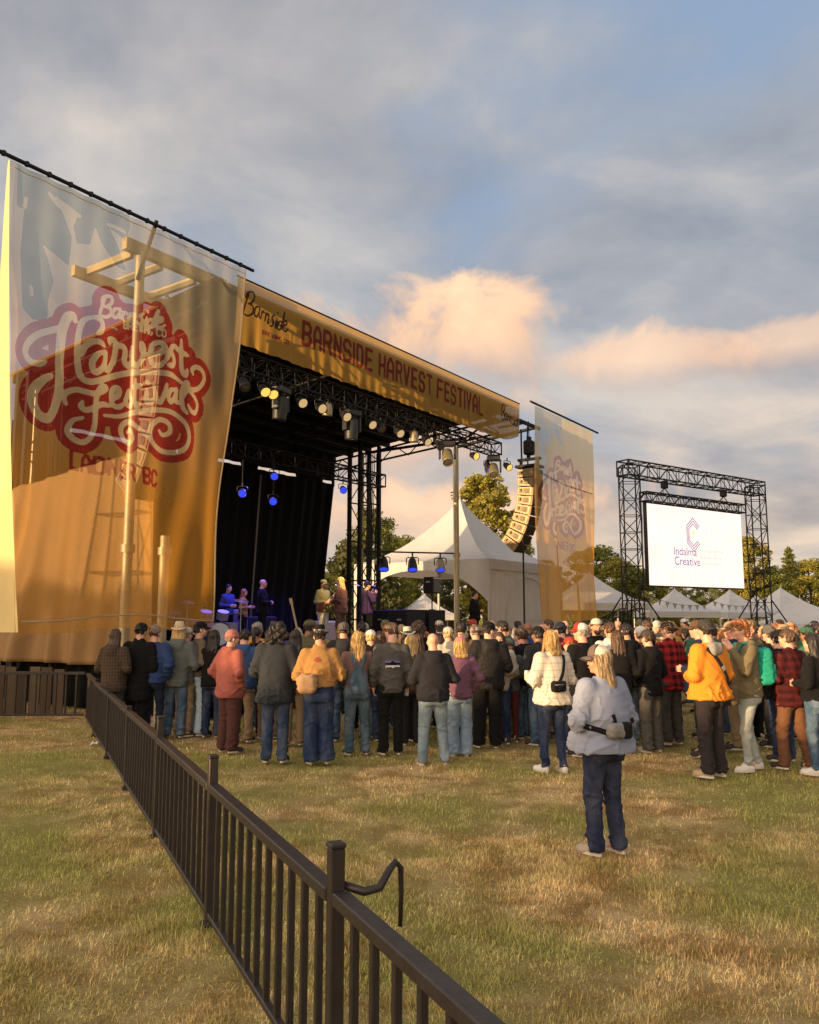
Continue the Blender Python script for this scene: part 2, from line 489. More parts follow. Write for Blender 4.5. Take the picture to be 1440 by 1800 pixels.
def build_grass():
    Vs, Fs, Ts = [], [], []
    base = 0
    for y0, y1, dens, wid, ln in ((1.9, 4.5, 7600, .0042, .041), (4.5, 7.5, 4900, .0055, .041), (7.5, 12, 1900, .0085, .042), (12, 22, 420, .015, .045)):
        yy0 = y0; area = 0.5 * (y1 * y1 - y0 * y0) * 1.06 + 2.2 * (y1 - y0)
        n = int(dens * area)
        y = np.sqrt(rng.uniform(y0 * y0, y1 * y1, n))
        x = rng.uniform(-0.53, 0.53, n) * y + rng.uniform(-1.1, 1.1, n)
        # clumps: thin out in bare spots
        cl = np.sin(x * 3.1 + 1.3 * np.sin(y * 2.3)) * np.sin(y * 3.7 + 1.1 * np.sin(x * 2.9)) + 0.6 * np.sin(x * 9 + y * 7) * np.sin(y * 11 - x * 5)
        keep = rng.uniform(-1.6, 1.2, n) < cl
        x, y, cl = x[keep], y[keep], cl[keep]
        n = len(x)
        L = ln * rng.uniform(0.5, 1.35, n) * (1 + 0.22 * cl)
        az = rng.uniform(0, 2 * np.pi, n) * 0.9 + 1.2 * np.sin(x * 1.9 + np.sin(y * 2.4)) + 2
        lean = rng.uniform(0.25, 1.3, n)
        w = wid * rng.uniform(0.6, 1.4, n)
        dx, dy = np.cos(az), np.sin(az)
        b = np.stack([x, y, gz(x, y) - 0.004], -1)
        side = np.stack([-dy, dx, np.zeros(n)], -1) * w[:, None] * 0.5
        mid = b + np.stack([dx * np.sin(lean * .6) * L * .5, dy * np.sin(lean * .6) * L * .5, np.cos(lean * .6) * L * .5], -1)
        tip = mid + np.stack([dx * np.sin(lean * 1.25) * L * .5, dy * np.sin(lean * 1.25) * L * .5, np.cos(lean * 1.25) * L * .5], -1)
        tint = np.clip(rng.normal(1, 0.34, (n, 1)) + rng.normal(0, 0.06, (n, 3)), 0.3, 1.9)
        V = np.stack([b - side, b + side, mid - side * .7, mid + side * .7, tip], 1)
        k = base + np.arange(n)[:, None] * 5
        F = np.concatenate([k + [0, 1, 3], k + [0, 3, 2], k + [2, 3, 4]], 0) if y0 < 7 else np.concatenate([k + [0, 1, 4]], 0)
        Vs.append(V.reshape(-1, 3)); Fs.append(F); Ts.append(np.repeat(tint, 5, 0))
        base += n * 5
    V = np.concatenate(Vs); F = np.concatenate(Fs); T = np.concatenate(Ts)
    me = np_mesh('grass', V, F, False)
    at_ = me.color_attributes.new('tint', 'FLOAT_COLOR', 'POINT')
    at_.data.foreach_set('color', np.concatenate([T, np.ones((len(T), 1))], 1).astype(np.float32).ravel())
    o = link('grass', me, None, lawn_material('grass_blades', True))
    tag(o, 'short matted straw coloured and green grass covering the lawn', 'grass', kind='stuff')
build_grass()

def litter(px, py, size, col, nm, label):
    p = gp(px, py)
    n = 9; V = []; F = []
    for i in range(n):
        for j in range(n):
            u, v = i / (n - 1) - .5, j / (n - 1) - .5
            V.append((u * size, v * size * .7, 0.022 + 0.018 * math.sin(u * 9 + v * 5) + 0.012 * math.cos(v * 13 + u * 3)))
    for i in range(n - 1):
        for j in range(n - 1):
            F.append((i * n + j, (i + 1) * n + j, (i + 1) * n + j + 1, i * n + j + 1))
    o = link(nm, np_mesh(nm, V, F), None, fabric('paper_' + nm, col), (p.x, p.y, 0), (0, 0, random.random() * 3))
    m = o.modifiers.new('s', 'SOLIDIFY'); m.thickness = 0.003
    tag(o, label, 'litter')
litter(170, 1309, .17, (.75, .70, .60), 'paper_plate', 'crumpled pale paper plate lying on the grass left of the fence')
litter(206, 1340, .10, (.8, .77, .7), 'napkin', 'small white napkin at the foot of the fence')

# ================================================================== FENCE
FM = plain('bronze_fence_paint', (0.036, 0.029, 0.026), 0.42, 0.3, 0.5, 9, .3)
FD = Vector((-0.4245, 0.9054, 0)); FP = Vector((-0.286, 3.33, 0)); FL = 2.26
FRZ = math.atan2(FD.y, FD.x)
def picket_mesh():
    m = MB(); m.box((0, 0, 0.455), (0.030, 0.030, 0.75), bev=0.004)
    return m.mesh('picket')
PICK = picket_mesh(); PICK.materials.append(FM)
def post_mesh(h):
    m = MB(); m.box((0, 0, h / 2), (0.058, 0.058, h), bev=0.006); m.box((0, 0, h + .008), (0.066, 0.066, 0.02), bev=.006)
    m.box((0, 0, .02), (.12, .10, .03), bev=.006)
    return m.mesh('post')
POST = post_mesh(1.03); POST.materials.append(FM)
SHORT = post_mesh(.90); SHORT.materials.append(FM)
def rail_mesh(nm, L, z, w, h):
    m = MB(); m.box((L / 2, 0, z), (L - 0.062, w, h), bev=0.006)
    me = m.mesh(nm); me.materials.append(FM); return me
TOPR = rail_mesh('top_rail', FL, 0.848, 0.070, 0.052); BOTR = rail_mesh('bottom_rail', FL, 0.085, 0.042, 0.036)
ORD = ['nearest to the camera', 'second from the camera', 'third from the camera', 'fourth from the camera', 'fifth from the camera', 'sixth from the camera', 'seventh from the camera', 'eighth from the camera', 'ninth from the camera', 'tenth from the camera', 'eleventh from the camera', 'twelfth from the camera']
def fence_panel(loc, rz, label, group, tall, n=11, wob=0.0):
    e = empty('fence_panel', loc, rz, label, 'fence', group)
    link('post', POST if tall else SHORT, e)
    link('top_rail', TOPR, e); link('bottom_rail', BOTR, e)
    for i in range(n):
        link('picket', PICK, e, None, ((i + 1) * FL / (n + 1), 0, 0))
    return e
for k in range(-1, 6):
    p = FP + FD * FL * k
    e = fence_panel((p.x, p.y, -.02), FRZ, 'dark bronze picket fence panel in the row running to the stage, ' + ORD[k + 1], 'fence panels running to the stage', k in (0, 1, 2))
    e.rotation_euler = (R(random.uniform(-.5, .5)), 0, FRZ + R(random.uniform(-.4, .4)))
    if k == 0:
        h = MB()
        h.path([(0, -.03, .885), (-.05, -.10, .865), (-.06, -.16, .875), (-.04, -.21, .93), (-.02, -.245, .95), (-.015, -.27, .925), (-.01, -.275, .82), (-.01, -.27, .70)], [.016, .017, .017, .015, .013, .012, .010, .009], 8)
        h.build('hook', FM, e)
# the cross fence far left
q = FP + FD * FL * 6
for k in range(4):
    p = q + Vector((-FL, 0.0, 0)) * (k + 1)
    fence_panel((p.x, p.y, 0), 0, 'black picket fence panel across the far left, ' + ['beside the corner', 'second from the corner', 'third from the corner', 'fourth from the corner'][k], 'cross fence panels at far left', False)

# ================================================================== STAGE
OX, OY = -3.50, 15.5
E1 = Vector((0.5736, 0.8192, 0)); E2 = Vector((-0.8192, 0.5736, 0)); SRZ = R(55)
def S(s, t, z=0.0): return Vector((OX, OY, 0)) + E1 * s + E2 * t + Vector((0, 0, z))
def to_stage_plane(px, py, t):
    """photo pixel -> (s, z) on the vertical plane at stage depth t"""
    d = ray(px, py); o = Vector((0, 0, CAM_H)) - Vector((OX, OY, 0))
    k = (t - o.dot(E2)) / d.dot(E2)
    p = o + d * k
    return p.dot(E1), p.z
STG = empty('concert_stage', (OX, OY, 0), SRZ, 'large black roofed outdoor concert stage behind the crowd', 'stage')
DECK = 1.15
TARP_TAN = None
def canvas(name, col, trans=0.25, rough=0.7):
    s = Nodes(name)
    n1 = s.noise(1.7, 5, 0.6, 0.4); n2 = s.noise(60, 2)
    c = s.mix(n1, shade(col, 0.82), shade(col, 1.12))
    p = s.pbr(c, rough, 0, s.bump(s.math('ADD', s.noise(5, 4, .6, .8), s.math('MULTIPLY', n2, .06)), 0.35, 0.05), 0.3)
    t = s.n('ShaderNodeBsdfTranslucent'); s.l(c, t.inputs[0])
    m = s.n('ShaderNodeMixShader'); m.inputs[0].default_value = trans
    s.l(p.outputs[0], m.inputs[1]); s.l(t.outputs[0], m.inputs[2])
    return s.done(m)
DRAPE = fabric('black_drape', (0.0035, 0.0035, 0.004), 0.3, 120)
TANTARP = canvas('tan_side_tarp', (0.32, 0.185, 0.07))
ROOFT = canvas('roof_tarp', (0.42, 0.31, 0.15), 0.1)

def sheet(nm, fn, nu, nv, mat, parent, thick=0.012):
    us = np.linspace(0, 1, nu); vs = np.linspace(0, 1, nv)
    V = [fn(u, v) for u in us for v in vs]
    idx = np.arange(nu * nv).reshape(nu, nv)
    F = np.stack([idx[:-1, :-1], idx[1:, :-1], idx[1:, 1:], idx[:-1, 1:]], -1).reshape(-1, 4)
    o = link(nm, np_mesh(nm, V, F), parent, mat)
    if thick:
        m = o.modifiers.new('thickness', 'SOLIDIFY'); m.thickness = thick
    return o
def build_stage():
    P = STG
    # deck of panels
    dk = MB()
    dk.box((5.6, 3.7, DECK - .06), (11.6, 6.9, .12), bev=.01)
    d = dk.build('deck', plain('deck_ply', (0.03, 0.028, 0.026), .6), P)
    sheet('front_skirt', lambda u, v: (-.2 + 11.6 * u, .22 + .03 * math.sin(u * 160), .03 + (DECK - .16) * v), 240, 3, DRAPE, P)
    sheet('side_skirt', lambda u, v: (-.25 + .03 * math.sin(u * 90), .3 + 6.8 * u, .03 + (DECK - .16) * v), 120, 3, DRAPE, P)
    # roof: shallow slope towards the back
    zf, zb = 8.22, 7.55
    rf = MB()
    def rz(t): return zf + (zb - zf) * t / 7.2
    vs = []
    for s_ in (-.35, 11.5):
        for t in (.12, 7.3):
            for dz in (0, .2): vs.append((s_, t, rz(t) + dz))
    rf.add(vs, [(0, 2, 6, 4), (1, 5, 7, 3), (0, 1, 3, 2), (4, 6, 7, 5), (0, 4, 5, 1), (2, 3, 7, 6)])
    roof = rf.build('roof', plain('roof_liner', (0.004, 0.004, 0.0045), .9, spec=.1), P)
    top = sheet('roof_cover', lambda u, v: (-.42 + 12.0 * u, .05 + 7.4 * v, rz(.05 + 7.4 * v) + .23 + .03 * math.sin(u * 25) * v * (1 - v)), 40, 20, ROOFT, roof)
    for i in range(9):
        b = MB(); t = .6 + i * .8; b.box((5.6, t, rz(t) - .09), (11.7, .09, .14))
        b.build('purlin', BLACK, roof)
    for s_ in (-.3, 3.6, 7.5, 11.4):
        b = MB()
        for a, c in (((s_, .3, rz(.3) - .17), (s_, 7.2, rz(7.2) - .17)), ((s_, .3, rz(.3) - .62), (s_, 7.2, rz(7.2) - .5))):
            b.tube(a, c, .035, n=6)
        for i in range(12):
            t0 = .3 + i * .575; t1 = t0 + .575
            b.tube((s_, t0, rz(t0) - (.17 if i % 2 else .6)), (s_, t1, rz(t1) - (.6 if i % 2 else .17)), .02, n=5)
        b.build('rafter', BLACK, roof)
    # back drape with a tall seam post, hung below the rear valance
    def back(u, v):
        s_ = -.6 + 11.6 * u; z = DECK + 5.35 * v
        return (s_ - .75 * u * (1 - v), 6.7 + .035 * math.sin(u * 150) + .03 * math.sin(u * 47 + 2), z)
    sheet('back_drape', back, 300, 10, DRAPE, P)
    sheet('rear_valance', lambda u, v: (-.3 + 11.7 * u, 6.95 + .03 * math.sin(u * 120), 6.66 - .17 * (math.sin(u * 31) + math.sin(u * 13.7 + 1) > .15) + (.95 + .17 * (math.sin(u * 31) + math.sin(u * 13.7 + 1) > .15)) * v), 260, 3, DRAPE, P)
    b = MB(); b.tube((7.0, 6.55, DECK), (7.35, 6.55, 6.3), .03); b.build('drape_pipe', plain('dull_pipe', (.12, .11, .10), .5, .5), P)
    # side walls
    sheet('near_side_drape', lambda u, v: (-.16 + .05 * math.sin(u * 60), 1.9 + 4.9 * u, DECK + 3.9 * v), 120, 8, DRAPE, P)
    def tan(u, v):
        t = 1.5 + 5.6 * u; z = .95 + 4.3 * v * (1 - .10 * u)
        f = .10 * math.sin(u * 34 + v * 1.5) + .12 * math.sin(u * 13 - v * 2.2 + 1) + .05 * math.sin(u * 71 + v * 2)
        return (-.55 + f * (.3 + .7 * (1 - v)) - .6 * (1 - v) * u, t, z)
    sheet('side_tarp', tan, 130, 50, TANTARP, P)
    # corner towers
    def tower(s_, t, z1, w=1.05):
        b = MB()
        for ds in (-w / 2, w / 2):
            for dt in (-.22, .22):
                b.box((s_ + ds, t + dt, z1 / 2), (.11, .11, z1))
        zz = .5
        while zz < z1 - .9:
            for dt in (-.22, .22):
                b.tube((s_ - w / 2, t + dt, zz), (s_ + w / 2, t + dt, zz + 1.3), .018, n=5)
                b.tube((s_ + w / 2, t + dt, zz), (s_ - w / 2, t + dt, zz + 1.3), .018, n=5)
                b.tube((s_ - w / 2, t + dt, zz), (s_ + w / 2, t + dt, zz), .025, n=6)
            zz += 1.3
        b.build('tower', BLACK, P)
        c = MB()
        for i in range(7):
            a = s_ - .3 + .1 * i; d = random.uniform(-.1, .1); zb_ = random.uniform(2.2, 3.6)
            c.path([(a, t - .28, z1 - .3), (a + d, t - .3, 5.2), (a + d * 1.5 - .1, t - .34, zb_ + .4), (a + d - .05, t - .33, zb_), (a + d + .14, t - .33, zb_ + .25), (a + d + .2, t - .31, 4.9)], .014, 5)
        c.build('cable', plain('cable_rubber', (.012, .012, .012), .6), P)
        pl = MB(); pl.tube((s_ - .12, t, .1), (s_ - .12, t, z1 - .3), .055, n=10); pl.build('lifting_pole', STEEL, P)
    tower(11.0, 5.3, 7.75)
    tower(-.1, 6.4, 7.6, .9)
    for a, c, r in (((10.9, 5.2, 7.42), (11.35, 1.5, 7.55), .05), ((11.35, 1.5, 7.55), (11.2, .3, 8.05), .035), ((11.4, 2.7, 7.5), (11.4, 2.7, 8.0), .06), ((11.35, 1.5, 7.55), (11.4, 2.7, 8.0), .03)):
        b = MB(); b.tube(a, c, r, n=8); b.build('roof_brace', BLACK, P)
    # left wing bay: silver poles and golden beams carrying the speakers
    WB = plain('wing_beam', (.36, .27, .12), .5, .3)
    for s_, t, z in ((-1.9, .35, 8.48), (-1.12, .35, 3.35)):
        b = MB(); b.tube((s_, t, .05), (s_, t, z), .085, n=14); b.tube((s_, t, 3.0), (s_, t, 3.14), .12, n=14); b.tube((s_, t, z - .25), (s_, t, z), .055, n=10)
        b.box((s_, t, .04), (.5, .5, .06)); b.build('pole', STEEL, P)
    for a, c, w in (((-2.25, .35, 8.5), (.1, .35, 8.5), .22), ((-2.25, 1.9, 8.38), (.1, 1.9, 8.38), .2), ((-2.0, .46, 8.42), (-2.0, 1.8, 8.42), .14), ((-1.35, .46, 8.42), (-1.35, 1.8, 8.42), .14), ((-.55, .46, 8.42), (-.55, 1.8, 8.42), .14)):
        b = MB(); a = Vector(a); c = Vector(c); m = (a + c) / 2; d = c - a
        b.box(m, (max(abs(d.x), w * .6), max(abs(d.y), w * .6), w)); b.build('wing_beam', WB, P)
    # scaffold behind the wing
    sc = MB()
    for s_ in (-4.9, -3.9):
        for t in (3.0, 4.2):
            sc.tube((s_, t, .05), (s_, t, 6.2), .028, n=6)
    for z in (.6, 1.8, 3.0, 4.2, 5.4):
        for a, c in (((-4.9, 3.0), (-3.9, 3.0)), ((-4.9, 4.2), (-3.9, 4.2)), ((-4.9, 3.0), (-4.9, 4.2)), ((-3.9, 3.0), (-3.9, 4.2))):
            sc.tube((*a, z), (*c, z), .022, n=6)
        sc.tube((-4.9, 3.0, z), (-3.9, 3.0, z + 1.1), .016, n=5); sc.tube((-3.9, 3.0, z), (-4.9, 3.0, z + 1.1), .016, n=5)
    sc.build('scaffold', STEEL, P)
    # right wing bay
    b = MB(); b.tube((14.0, 3.5, .05), (14.0, 3.5, 8.0), .10, n=14); b.tube((14.0, 3.5, 4.0), (14.0, 3.5, 4.14), .14, n=14); b.build('pole', STEEL, P)
    for a, c, r in (((11.4, .3, 8.25), (14.2, .3, 8.25), .07), ((11.4, 1.7, 8.15), (14.2, 1.7, 8.15), .06), ((12.4, .3, 8.25), (12.4, 1.7, 8.15), .05), ((14.0, .3, 8.25), (14.0, 3.5, 7.95), .06), ((11.4, .3, 7.75), (13.0, .3, 8.2), .04)):
        b = MB(); b.tube(a, c, r, n=8); b.build('wing_arm', BLACK, P)
    b = MB(); b.tube((10.9, 5.3, 4.08), (14.0, 3.5, 4.12), .028, n=8); b.build('lamp_bar', BLACK, P)
    b = MB(); b.tube((12.6, .15, .03), (12.6, .15, 7.9), .03, n=8); b.build('guy_pole', BLACK, P)
build_stage()

# ---- box truss
def truss(nm, a, b, w, label, cat, step=None, group=None, r=.024):
    a = Vector(a); b = Vector(b); d = b - a; L = d.length
    e = empty(nm, a, 0, label, cat, group)
    x = d.normalized(); up = Vector((0, 0, 1)) if abs(x.z) < .9 else Vector((1, 0, 0))
    y = up.cross(x).normalized(); z = x.cross(y)
    M = Matrix((x, y, z)).transposed()
    e.matrix_world = Matrix.Translation(a) @ M.to_4x4()
    h = w / 2
    ch = MB(); ch.tube((0, 0, 0), (L, 0, 0), r, n=6); cm = ch.mesh('chord'); cm.materials.append(BLACK)
    cor = [(-h, -h), (h, -h), (h, h), (-h, h)]
    for (p, q_) in cor: link('chord', cm, e, None, (0, p, q_))
    n = max(2, int(round(L / (step or w)))); st = L / n
    for k in range(4):
        p, q_ = cor[k], cor[(k + 1) % 4]
        lc = MB()
        for i in range(n):
            u, v = (p, q_) if (i + k) % 2 else (q_, p)
            lc.tube((i * st, *u), ((i + 1) * st, *v), r * .55, n=5, cap=False)
            lc.tube((i * st, *p), (i * st, *q_), r * .5, n=5, cap=False)
        lc.build('lacing', BLACK, e)
    for xx in (0.01, L - .01):
        f = MB()
        for k in range(4): f.tube((xx, *cor[k]), (xx, *cor[(k + 1) % 4]), r * .9, n=6)
        f.build('end_frame', BLACK, e)
    return e
TF = truss('lighting_truss', S(-.55, .32, 7.03), S(11.25, .32, 7.03), .36, 'long black box truss hung under the yellow header banner, full of lamps', 'truss', .42, 'stage lighting trusses')
TM = truss('lighting_truss', S(1.2, 4.6, 6.4), S(11.0, 4.6, 6.4), .4, 'black box truss deep inside the dark stage above the musicians', 'truss', .5, 'stage lighting trusses')
# ================================================================== PRINTED BANNERS
def catmull(pts, n=7):
    P = [np.array(p, float) for p in pts]
    P = [2 * P[0] - P[1]] + P + [2 * P[-1] - P[-2]]
    out = []
    for i in range(1, len(P) - 2):
        for k in range(n):
            t = k / n
            out.append(0.5 * (2 * P[i] + (P[i + 1] - P[i - 1]) * t + (2 * P[i - 1] - 5 * P[i] + 4 * P[i + 1] - P[i + 2]) * t * t + (-P[i - 1] + 3 * P[i] - 3 * P[i + 1] + P[i + 2]) * t ** 3))
    out.append(P[-2])
    return np.array(out)
class Field:
    """distance to strokes on a regular (a, b) grid"""
    def __init__(s, a0, a1, b0, b1, h):
        s.h = h
        s.A = np.arange(a0, a1 + h * .5, h); s.B = np.arange(b0, b1 + h * .5, h)
        s.D = np.full((len(s.A), len(s.B)), 9.0)
    def seg(s, p, q, r0, r1, m):
        lo = np.minimum(p, q) - m; hi = np.maximum(p, q) + m
        i0, i1 = np.searchsorted(s.A, (lo[0], hi[0])); j0, j1 = np.searchsorted(s.B, (lo[1], hi[1]))
        if i1 <= i0 or j1 <= j0: return
        a = s.A[i0:i1, None] - p[0]; b = s.B[None, j0:j1] - p[1]
        d = q - p; L = max(d @ d, 1e-9)
        t = np.clip((a * d[0] + b * d[1]) / L, 0, 1)
        v = np.hypot(a - t * d[0], b - t * d[1]) - (r0 + (r1 - r0) * t)
        s.D[i0:i1, j0:j1] = np.minimum(s.D[i0:i1, j0:j1], v)
    def stroke(s, pts, r, m=.12, taper=True):
        n = len(pts)
        for i in range(n - 1):
            def rr(k):
                e = min(k, n - 1 - k) / max(1, n * .12)
                return r * (0.6 + 0.4 * min(1, e)) if taper else r
            s.seg(np.array(pts[i]), np.array(pts[i + 1]), rr(i), rr(i + 1), m)
    def poly(s, P):
        P = np.array(P, float); A = s.A[:, None]; B = s.B[None, :]
        ins = np.zeros(s.D.shape, bool); dist = np.full(s.D.shape, 9.0)
        for i in range(len(P)):
            p, q = P[i], P[(i + 1) % len(P)]
            with np.errstate(divide='ignore', invalid='ignore'):
                c = ((p[1] > B) != (q[1] > B)) & (A < (q[0] - p[0]) * (B - p[1]) / (q[1] - p[1] + 1e-12) + p[0])
            ins ^= c
            d = q - p; L = max(d @ d, 1e-9)
            t = np.clip(((A - p[0]) * d[0] + (B - p[1]) * d[1]) / L, 0, 1)
            dist = np.minimum(dist, np.hypot(A - p[0] - t * d[0], B - p[1] - t * d[1]))
        s.D = np.minimum(s.D, np.where(ins, -dist, dist))
def region_mesh(nm, A, B, D, surf):
    """polygons where D < 0, mapped on the surface"""
    V = []; F = []; ins = D < 0
    cnt = ins[:-1, :-1].astype(int) + ins[1:, :-1] + ins[1:, 1:] + ins[:-1, 1:]
    vid = {}
    full = np.argwhere(cnt == 4)
    def vert(i, j):
        k = (i, j)
        if k not in vid: vid[k] = len(V); V.append((A[i], B[j]))
        return vid[k]
    for i, j in full: F.append((vert(i, j), vert(i + 1, j), vert(i + 1, j + 1), vert(i, j + 1)))
    eid = {}
    def cross(p, q):
        k = (p, q) if p < q else (q, p)
        if k not in eid:
            d0, d1 = D[k[0]], D[k[1]]; t = d0 / (d0 - d1)
            eid[k] = len(V); V.append((A[k[0][0]] + t * (A[k[1][0]] - A[k[0][0]]), B[k[0][1]] + t * (B[k[1][1]] - B[k[0][1]])))
        return eid[k]
    for i, j in np.argwhere((cnt > 0) & (cnt < 4)):
        c = [(i, j), (i + 1, j), (i + 1, j + 1), (i, j + 1)]
        poly = []
        for k in range(4):
            p, q = c[k], c[(k + 1) % 4]
            if ins[p]: poly.append(vert(*p))
            if ins[p] != ins[q]: poly.append(cross(p, q))
        if len(poly) > 2: F.append(tuple(poly))
    if not F: return None
    W = surf(np.array(V))
    me = bpy.data.meshes.new(nm)
    me.from_pydata([tuple(map(float, p)) for p in W], [], F)
    me.polygons.foreach_set('use_smooth', [True] * len(F))
    me.update()
    return me
@memo
def vinyl(name, col, see=0.42, trans=0.62, col2=None, z0=0, z1=1):
    """open-weave printed banner: part of the light passes straight through the holes"""
    s = Nodes(name)
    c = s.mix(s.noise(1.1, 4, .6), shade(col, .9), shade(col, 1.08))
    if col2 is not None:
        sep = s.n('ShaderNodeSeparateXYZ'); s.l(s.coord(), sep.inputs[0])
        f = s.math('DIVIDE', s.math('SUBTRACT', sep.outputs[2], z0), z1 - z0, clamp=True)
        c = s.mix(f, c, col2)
    d = s.pbr(c, .65, 0, s.bump(s.noise(3, 4, .6, 1), .25, .05), .25)
    t = s.n('ShaderNodeBsdfTranslucent'); s.l(c, t.inputs[0])
    m = s.n('ShaderNodeMixShader'); m.inputs[0].default_value = trans
    s.l(d.outputs[0], m.inputs[1]); s.l(t.outputs[0], m.inputs[2])
    tr = s.n('ShaderNodeBsdfTransparent')
    mm = s.n('ShaderNodeMixShader'); mm.inputs[0].default_value = see
    s.l(m.outputs[0], mm.inputs[1]); s.l(tr.outputs[0], mm.inputs[2])
    return s.done(mm)

def zA(p): return (30 + p[0] / 4, 500 + p[1] / 4)
def zB(p): return (30 + p[0] / 4, 640 + p[1] / 4)
BARNSIDE = [
    [(612, 92), (585, 150), (558, 222)], [(578, 128), (600, 92), (648, 86), (664, 116), (640, 150), (602, 162)], [(606, 160), (648, 172), (652, 212), (612, 234), (566, 226)],
    [(722, 172), (682, 176), (665, 214), (684, 236), (714, 210), (726, 174), (716, 228), (738, 240)],
    [(752, 190), (738, 246)], [(742, 216), (762, 196), (780, 204)], [(796, 202), (782, 256)], [(786, 228), (812, 206), (824, 218), (812, 262), (834, 262)],
    [(884, 206), (856, 226), (872, 250), (862, 280), (836, 276)], [(908, 230), (892, 284), (908, 288)], [(914, 192), (916, 196)],
    [(962, 246), (926, 250), (910, 286), (934, 300), (956, 268), (988, 184), (958, 300)], [(974, 272), (1010, 260), (1008, 236), (982, 248), (974, 290), (1000, 306), (1030, 288)]]
HARVEST = [
    [(345, 292), (250, 320), (150, 350), (82, 410), (60, 470), (90, 530), (150, 558), (192, 542)],
    [(520, 235), (470, 248), (440, 292), (420, 380), (412, 480), (414, 570), (424, 640), (452, 680), (500, 692), (570, 676), (700, 640), (830, 620), (950, 620), (1050, 635), (1110, 660), (1160, 700)],
    [(520, 235), (560, 250), (582, 285), (572, 330), (540, 355)],
    [(592, 440), (556, 414), (508, 408), (462, 440), (440, 500)],
    [(590, 482), (536, 500), (500, 560), (512, 622), (552, 614), (590, 560), (602, 486), (590, 590), (622, 606), (652, 560), (668, 500)],
    [(640, 420), (640, 392), (672, 394), (684, 430), (668, 560)], [(676, 440), (730, 436), (748, 470), (736, 550), (762, 578), (796, 540)],
    [(800, 440), (796, 530), (830, 572), (870, 530), (886, 450), (866, 420), (876, 480), (930, 500)],
    [(930, 500), (1000, 480), (1022, 440), (990, 410), (950, 430), (934, 500), (950, 560), (990, 572), (1024, 540)],
    [(1024, 540), (1060, 470), (1082, 436)], [(1062, 466), (1092, 530), (1080, 572), (1040, 572)],
    [(1152, 390), (1150, 500), (1154, 600), (1176, 640), (1192, 600)], [(1092, 430), (1140, 470), (1204, 500)]]
HSTEM = [[(402, 258), (388, 224), (350, 230), (328, 270), (310, 340), (300, 450), (294, 560), (298, 640), (288, 770), (250, 890), (200, 944), (130, 918), (95, 830), (110, 740), (180, 668), (232, 644)]]
FESTIVAL = [
    [(340, 282), (330, 230), (350, 196), (400, 184), (450, 200), (520, 216), (582, 194), (600, 172), (562, 168), (532, 220), (522, 320), (516, 430), (490, 520), (430, 556), (370, 530), (342, 470), (370, 402), (432, 384)],
    [(432, 270), (424, 308), (460, 330), (520, 310), (570, 290), (622, 302)],
    [(630, 260), (680, 230), (690, 182), (660, 174), (636, 220), (640, 290), (680, 310), (722, 280)], [(722, 280), (762, 188)], [(752, 200), (782, 260), (766, 300), (726, 294)],
    [(826, 110), (816, 230), (826, 296), (862, 270)], [(796, 166), (872, 150)], [(906, 180), (900, 262), (920, 276), (946, 250)], [(910, 128), (914, 130)],
    [(950, 150), (966, 250), (990, 270), (1020, 200), (1032, 146)], [(1102, 180), (1060, 190), (1046, 240), (1066, 270), (1100, 230), (1112, 180), (1106, 260), (1132, 276)],
    [(1132, 276), (1190, 160), (1180, 132), (1150, 200), (1150, 300), (1176, 352)],
    [(1236, 72), (1230, 40), (1270, 20), (1320, 60), (1326, 112), (1290, 164), (1230, 182), (1184, 160)], [(1190, 190), (1250, 240), (1276, 290), (1256, 340), (1210, 336), (1186, 290)],
    [(580, 368), (680, 376), (800, 346), (950, 326), (1080, 346), (1160, 420), (1186, 520), (1150, 600), (1070, 626), (980, 600), (920, 540), (920, 450), (980, 394), (1050, 420), (1060, 480), (1010, 502), (980, 470)],
    [(936, 566), (860, 470), (790, 420), (720, 420), (680, 470), (700, 540), (750, 562), (792, 520), (762, 470), (730, 490)]]
FONT = {'B': [[(0, 0), (0, 6), (3, 6), (4, 5), (4, 4), (3, 3), (0, 3)], [(3, 3), (4, 2), (4, 1), (3, 0), (0, 0)]], 'A': [[(0, 0), (0, 4.2), (1.5, 6), (2.5, 6), (4, 4.2), (4, 0)], [(0, 2.2), (4, 2.2)]],
        'R': [[(0, 0), (0, 6), (3, 6), (4, 5), (4, 4), (3, 3), (0, 3)], [(2.4, 3), (4, 0)]], 'N': [[(0, 0), (0, 6), (4, 0), (4, 6)]],
        'S': [[(4, 4.8), (3, 6), (1, 6), (0, 5), (0, 4), (1, 3), (3, 3), (4, 2), (4, 1), (3, 0), (1, 0), (0, 1.2)]], 'I': [[(0, 0), (0, 6)]], 'D': [[(0, 0), (0, 6), (3, 6), (4, 5), (4, 1), (3, 0), (0, 0)]],
        'E': [[(3.8, 6), (0, 6), (0, 0), (3.8, 0)], [(0, 3), (3.2, 3)]], 'H': [[(0, 0), (0, 6)], [(4, 0), (4, 6)], [(0, 3), (4, 3)]], 'V': [[(0, 6), (2, 0), (4, 6)]], 'T': [[(0, 6), (4, 6)], [(2, 6), (2, 0)]],
        'F': [[(3.8, 6), (0, 6), (0, 0)], [(0, 3), (3.2, 3)]], 'L': [[(0, 6), (0, 0), (3.8, 0)]], 'W': [[(0, 6), (1, 0), (2, 4), (3, 0), (4, 6)]], 'G': [[(4, 5), (3, 6), (1, 6), (0, 5), (0, 1), (1, 0), (3, 0), (4, 1), (4, 2.6), (2.4, 2.6)]],
        'C': [[(4, 4.8), (3, 6), (1, 6), (0, 5), (0, 1), (1, 0), (3, 0), (4, 1.2)]], 'O': [[(1, 0), (3, 0), (4, 1), (4, 5), (3, 6), (1, 6), (0, 5), (0, 1), (1, 0)]]}
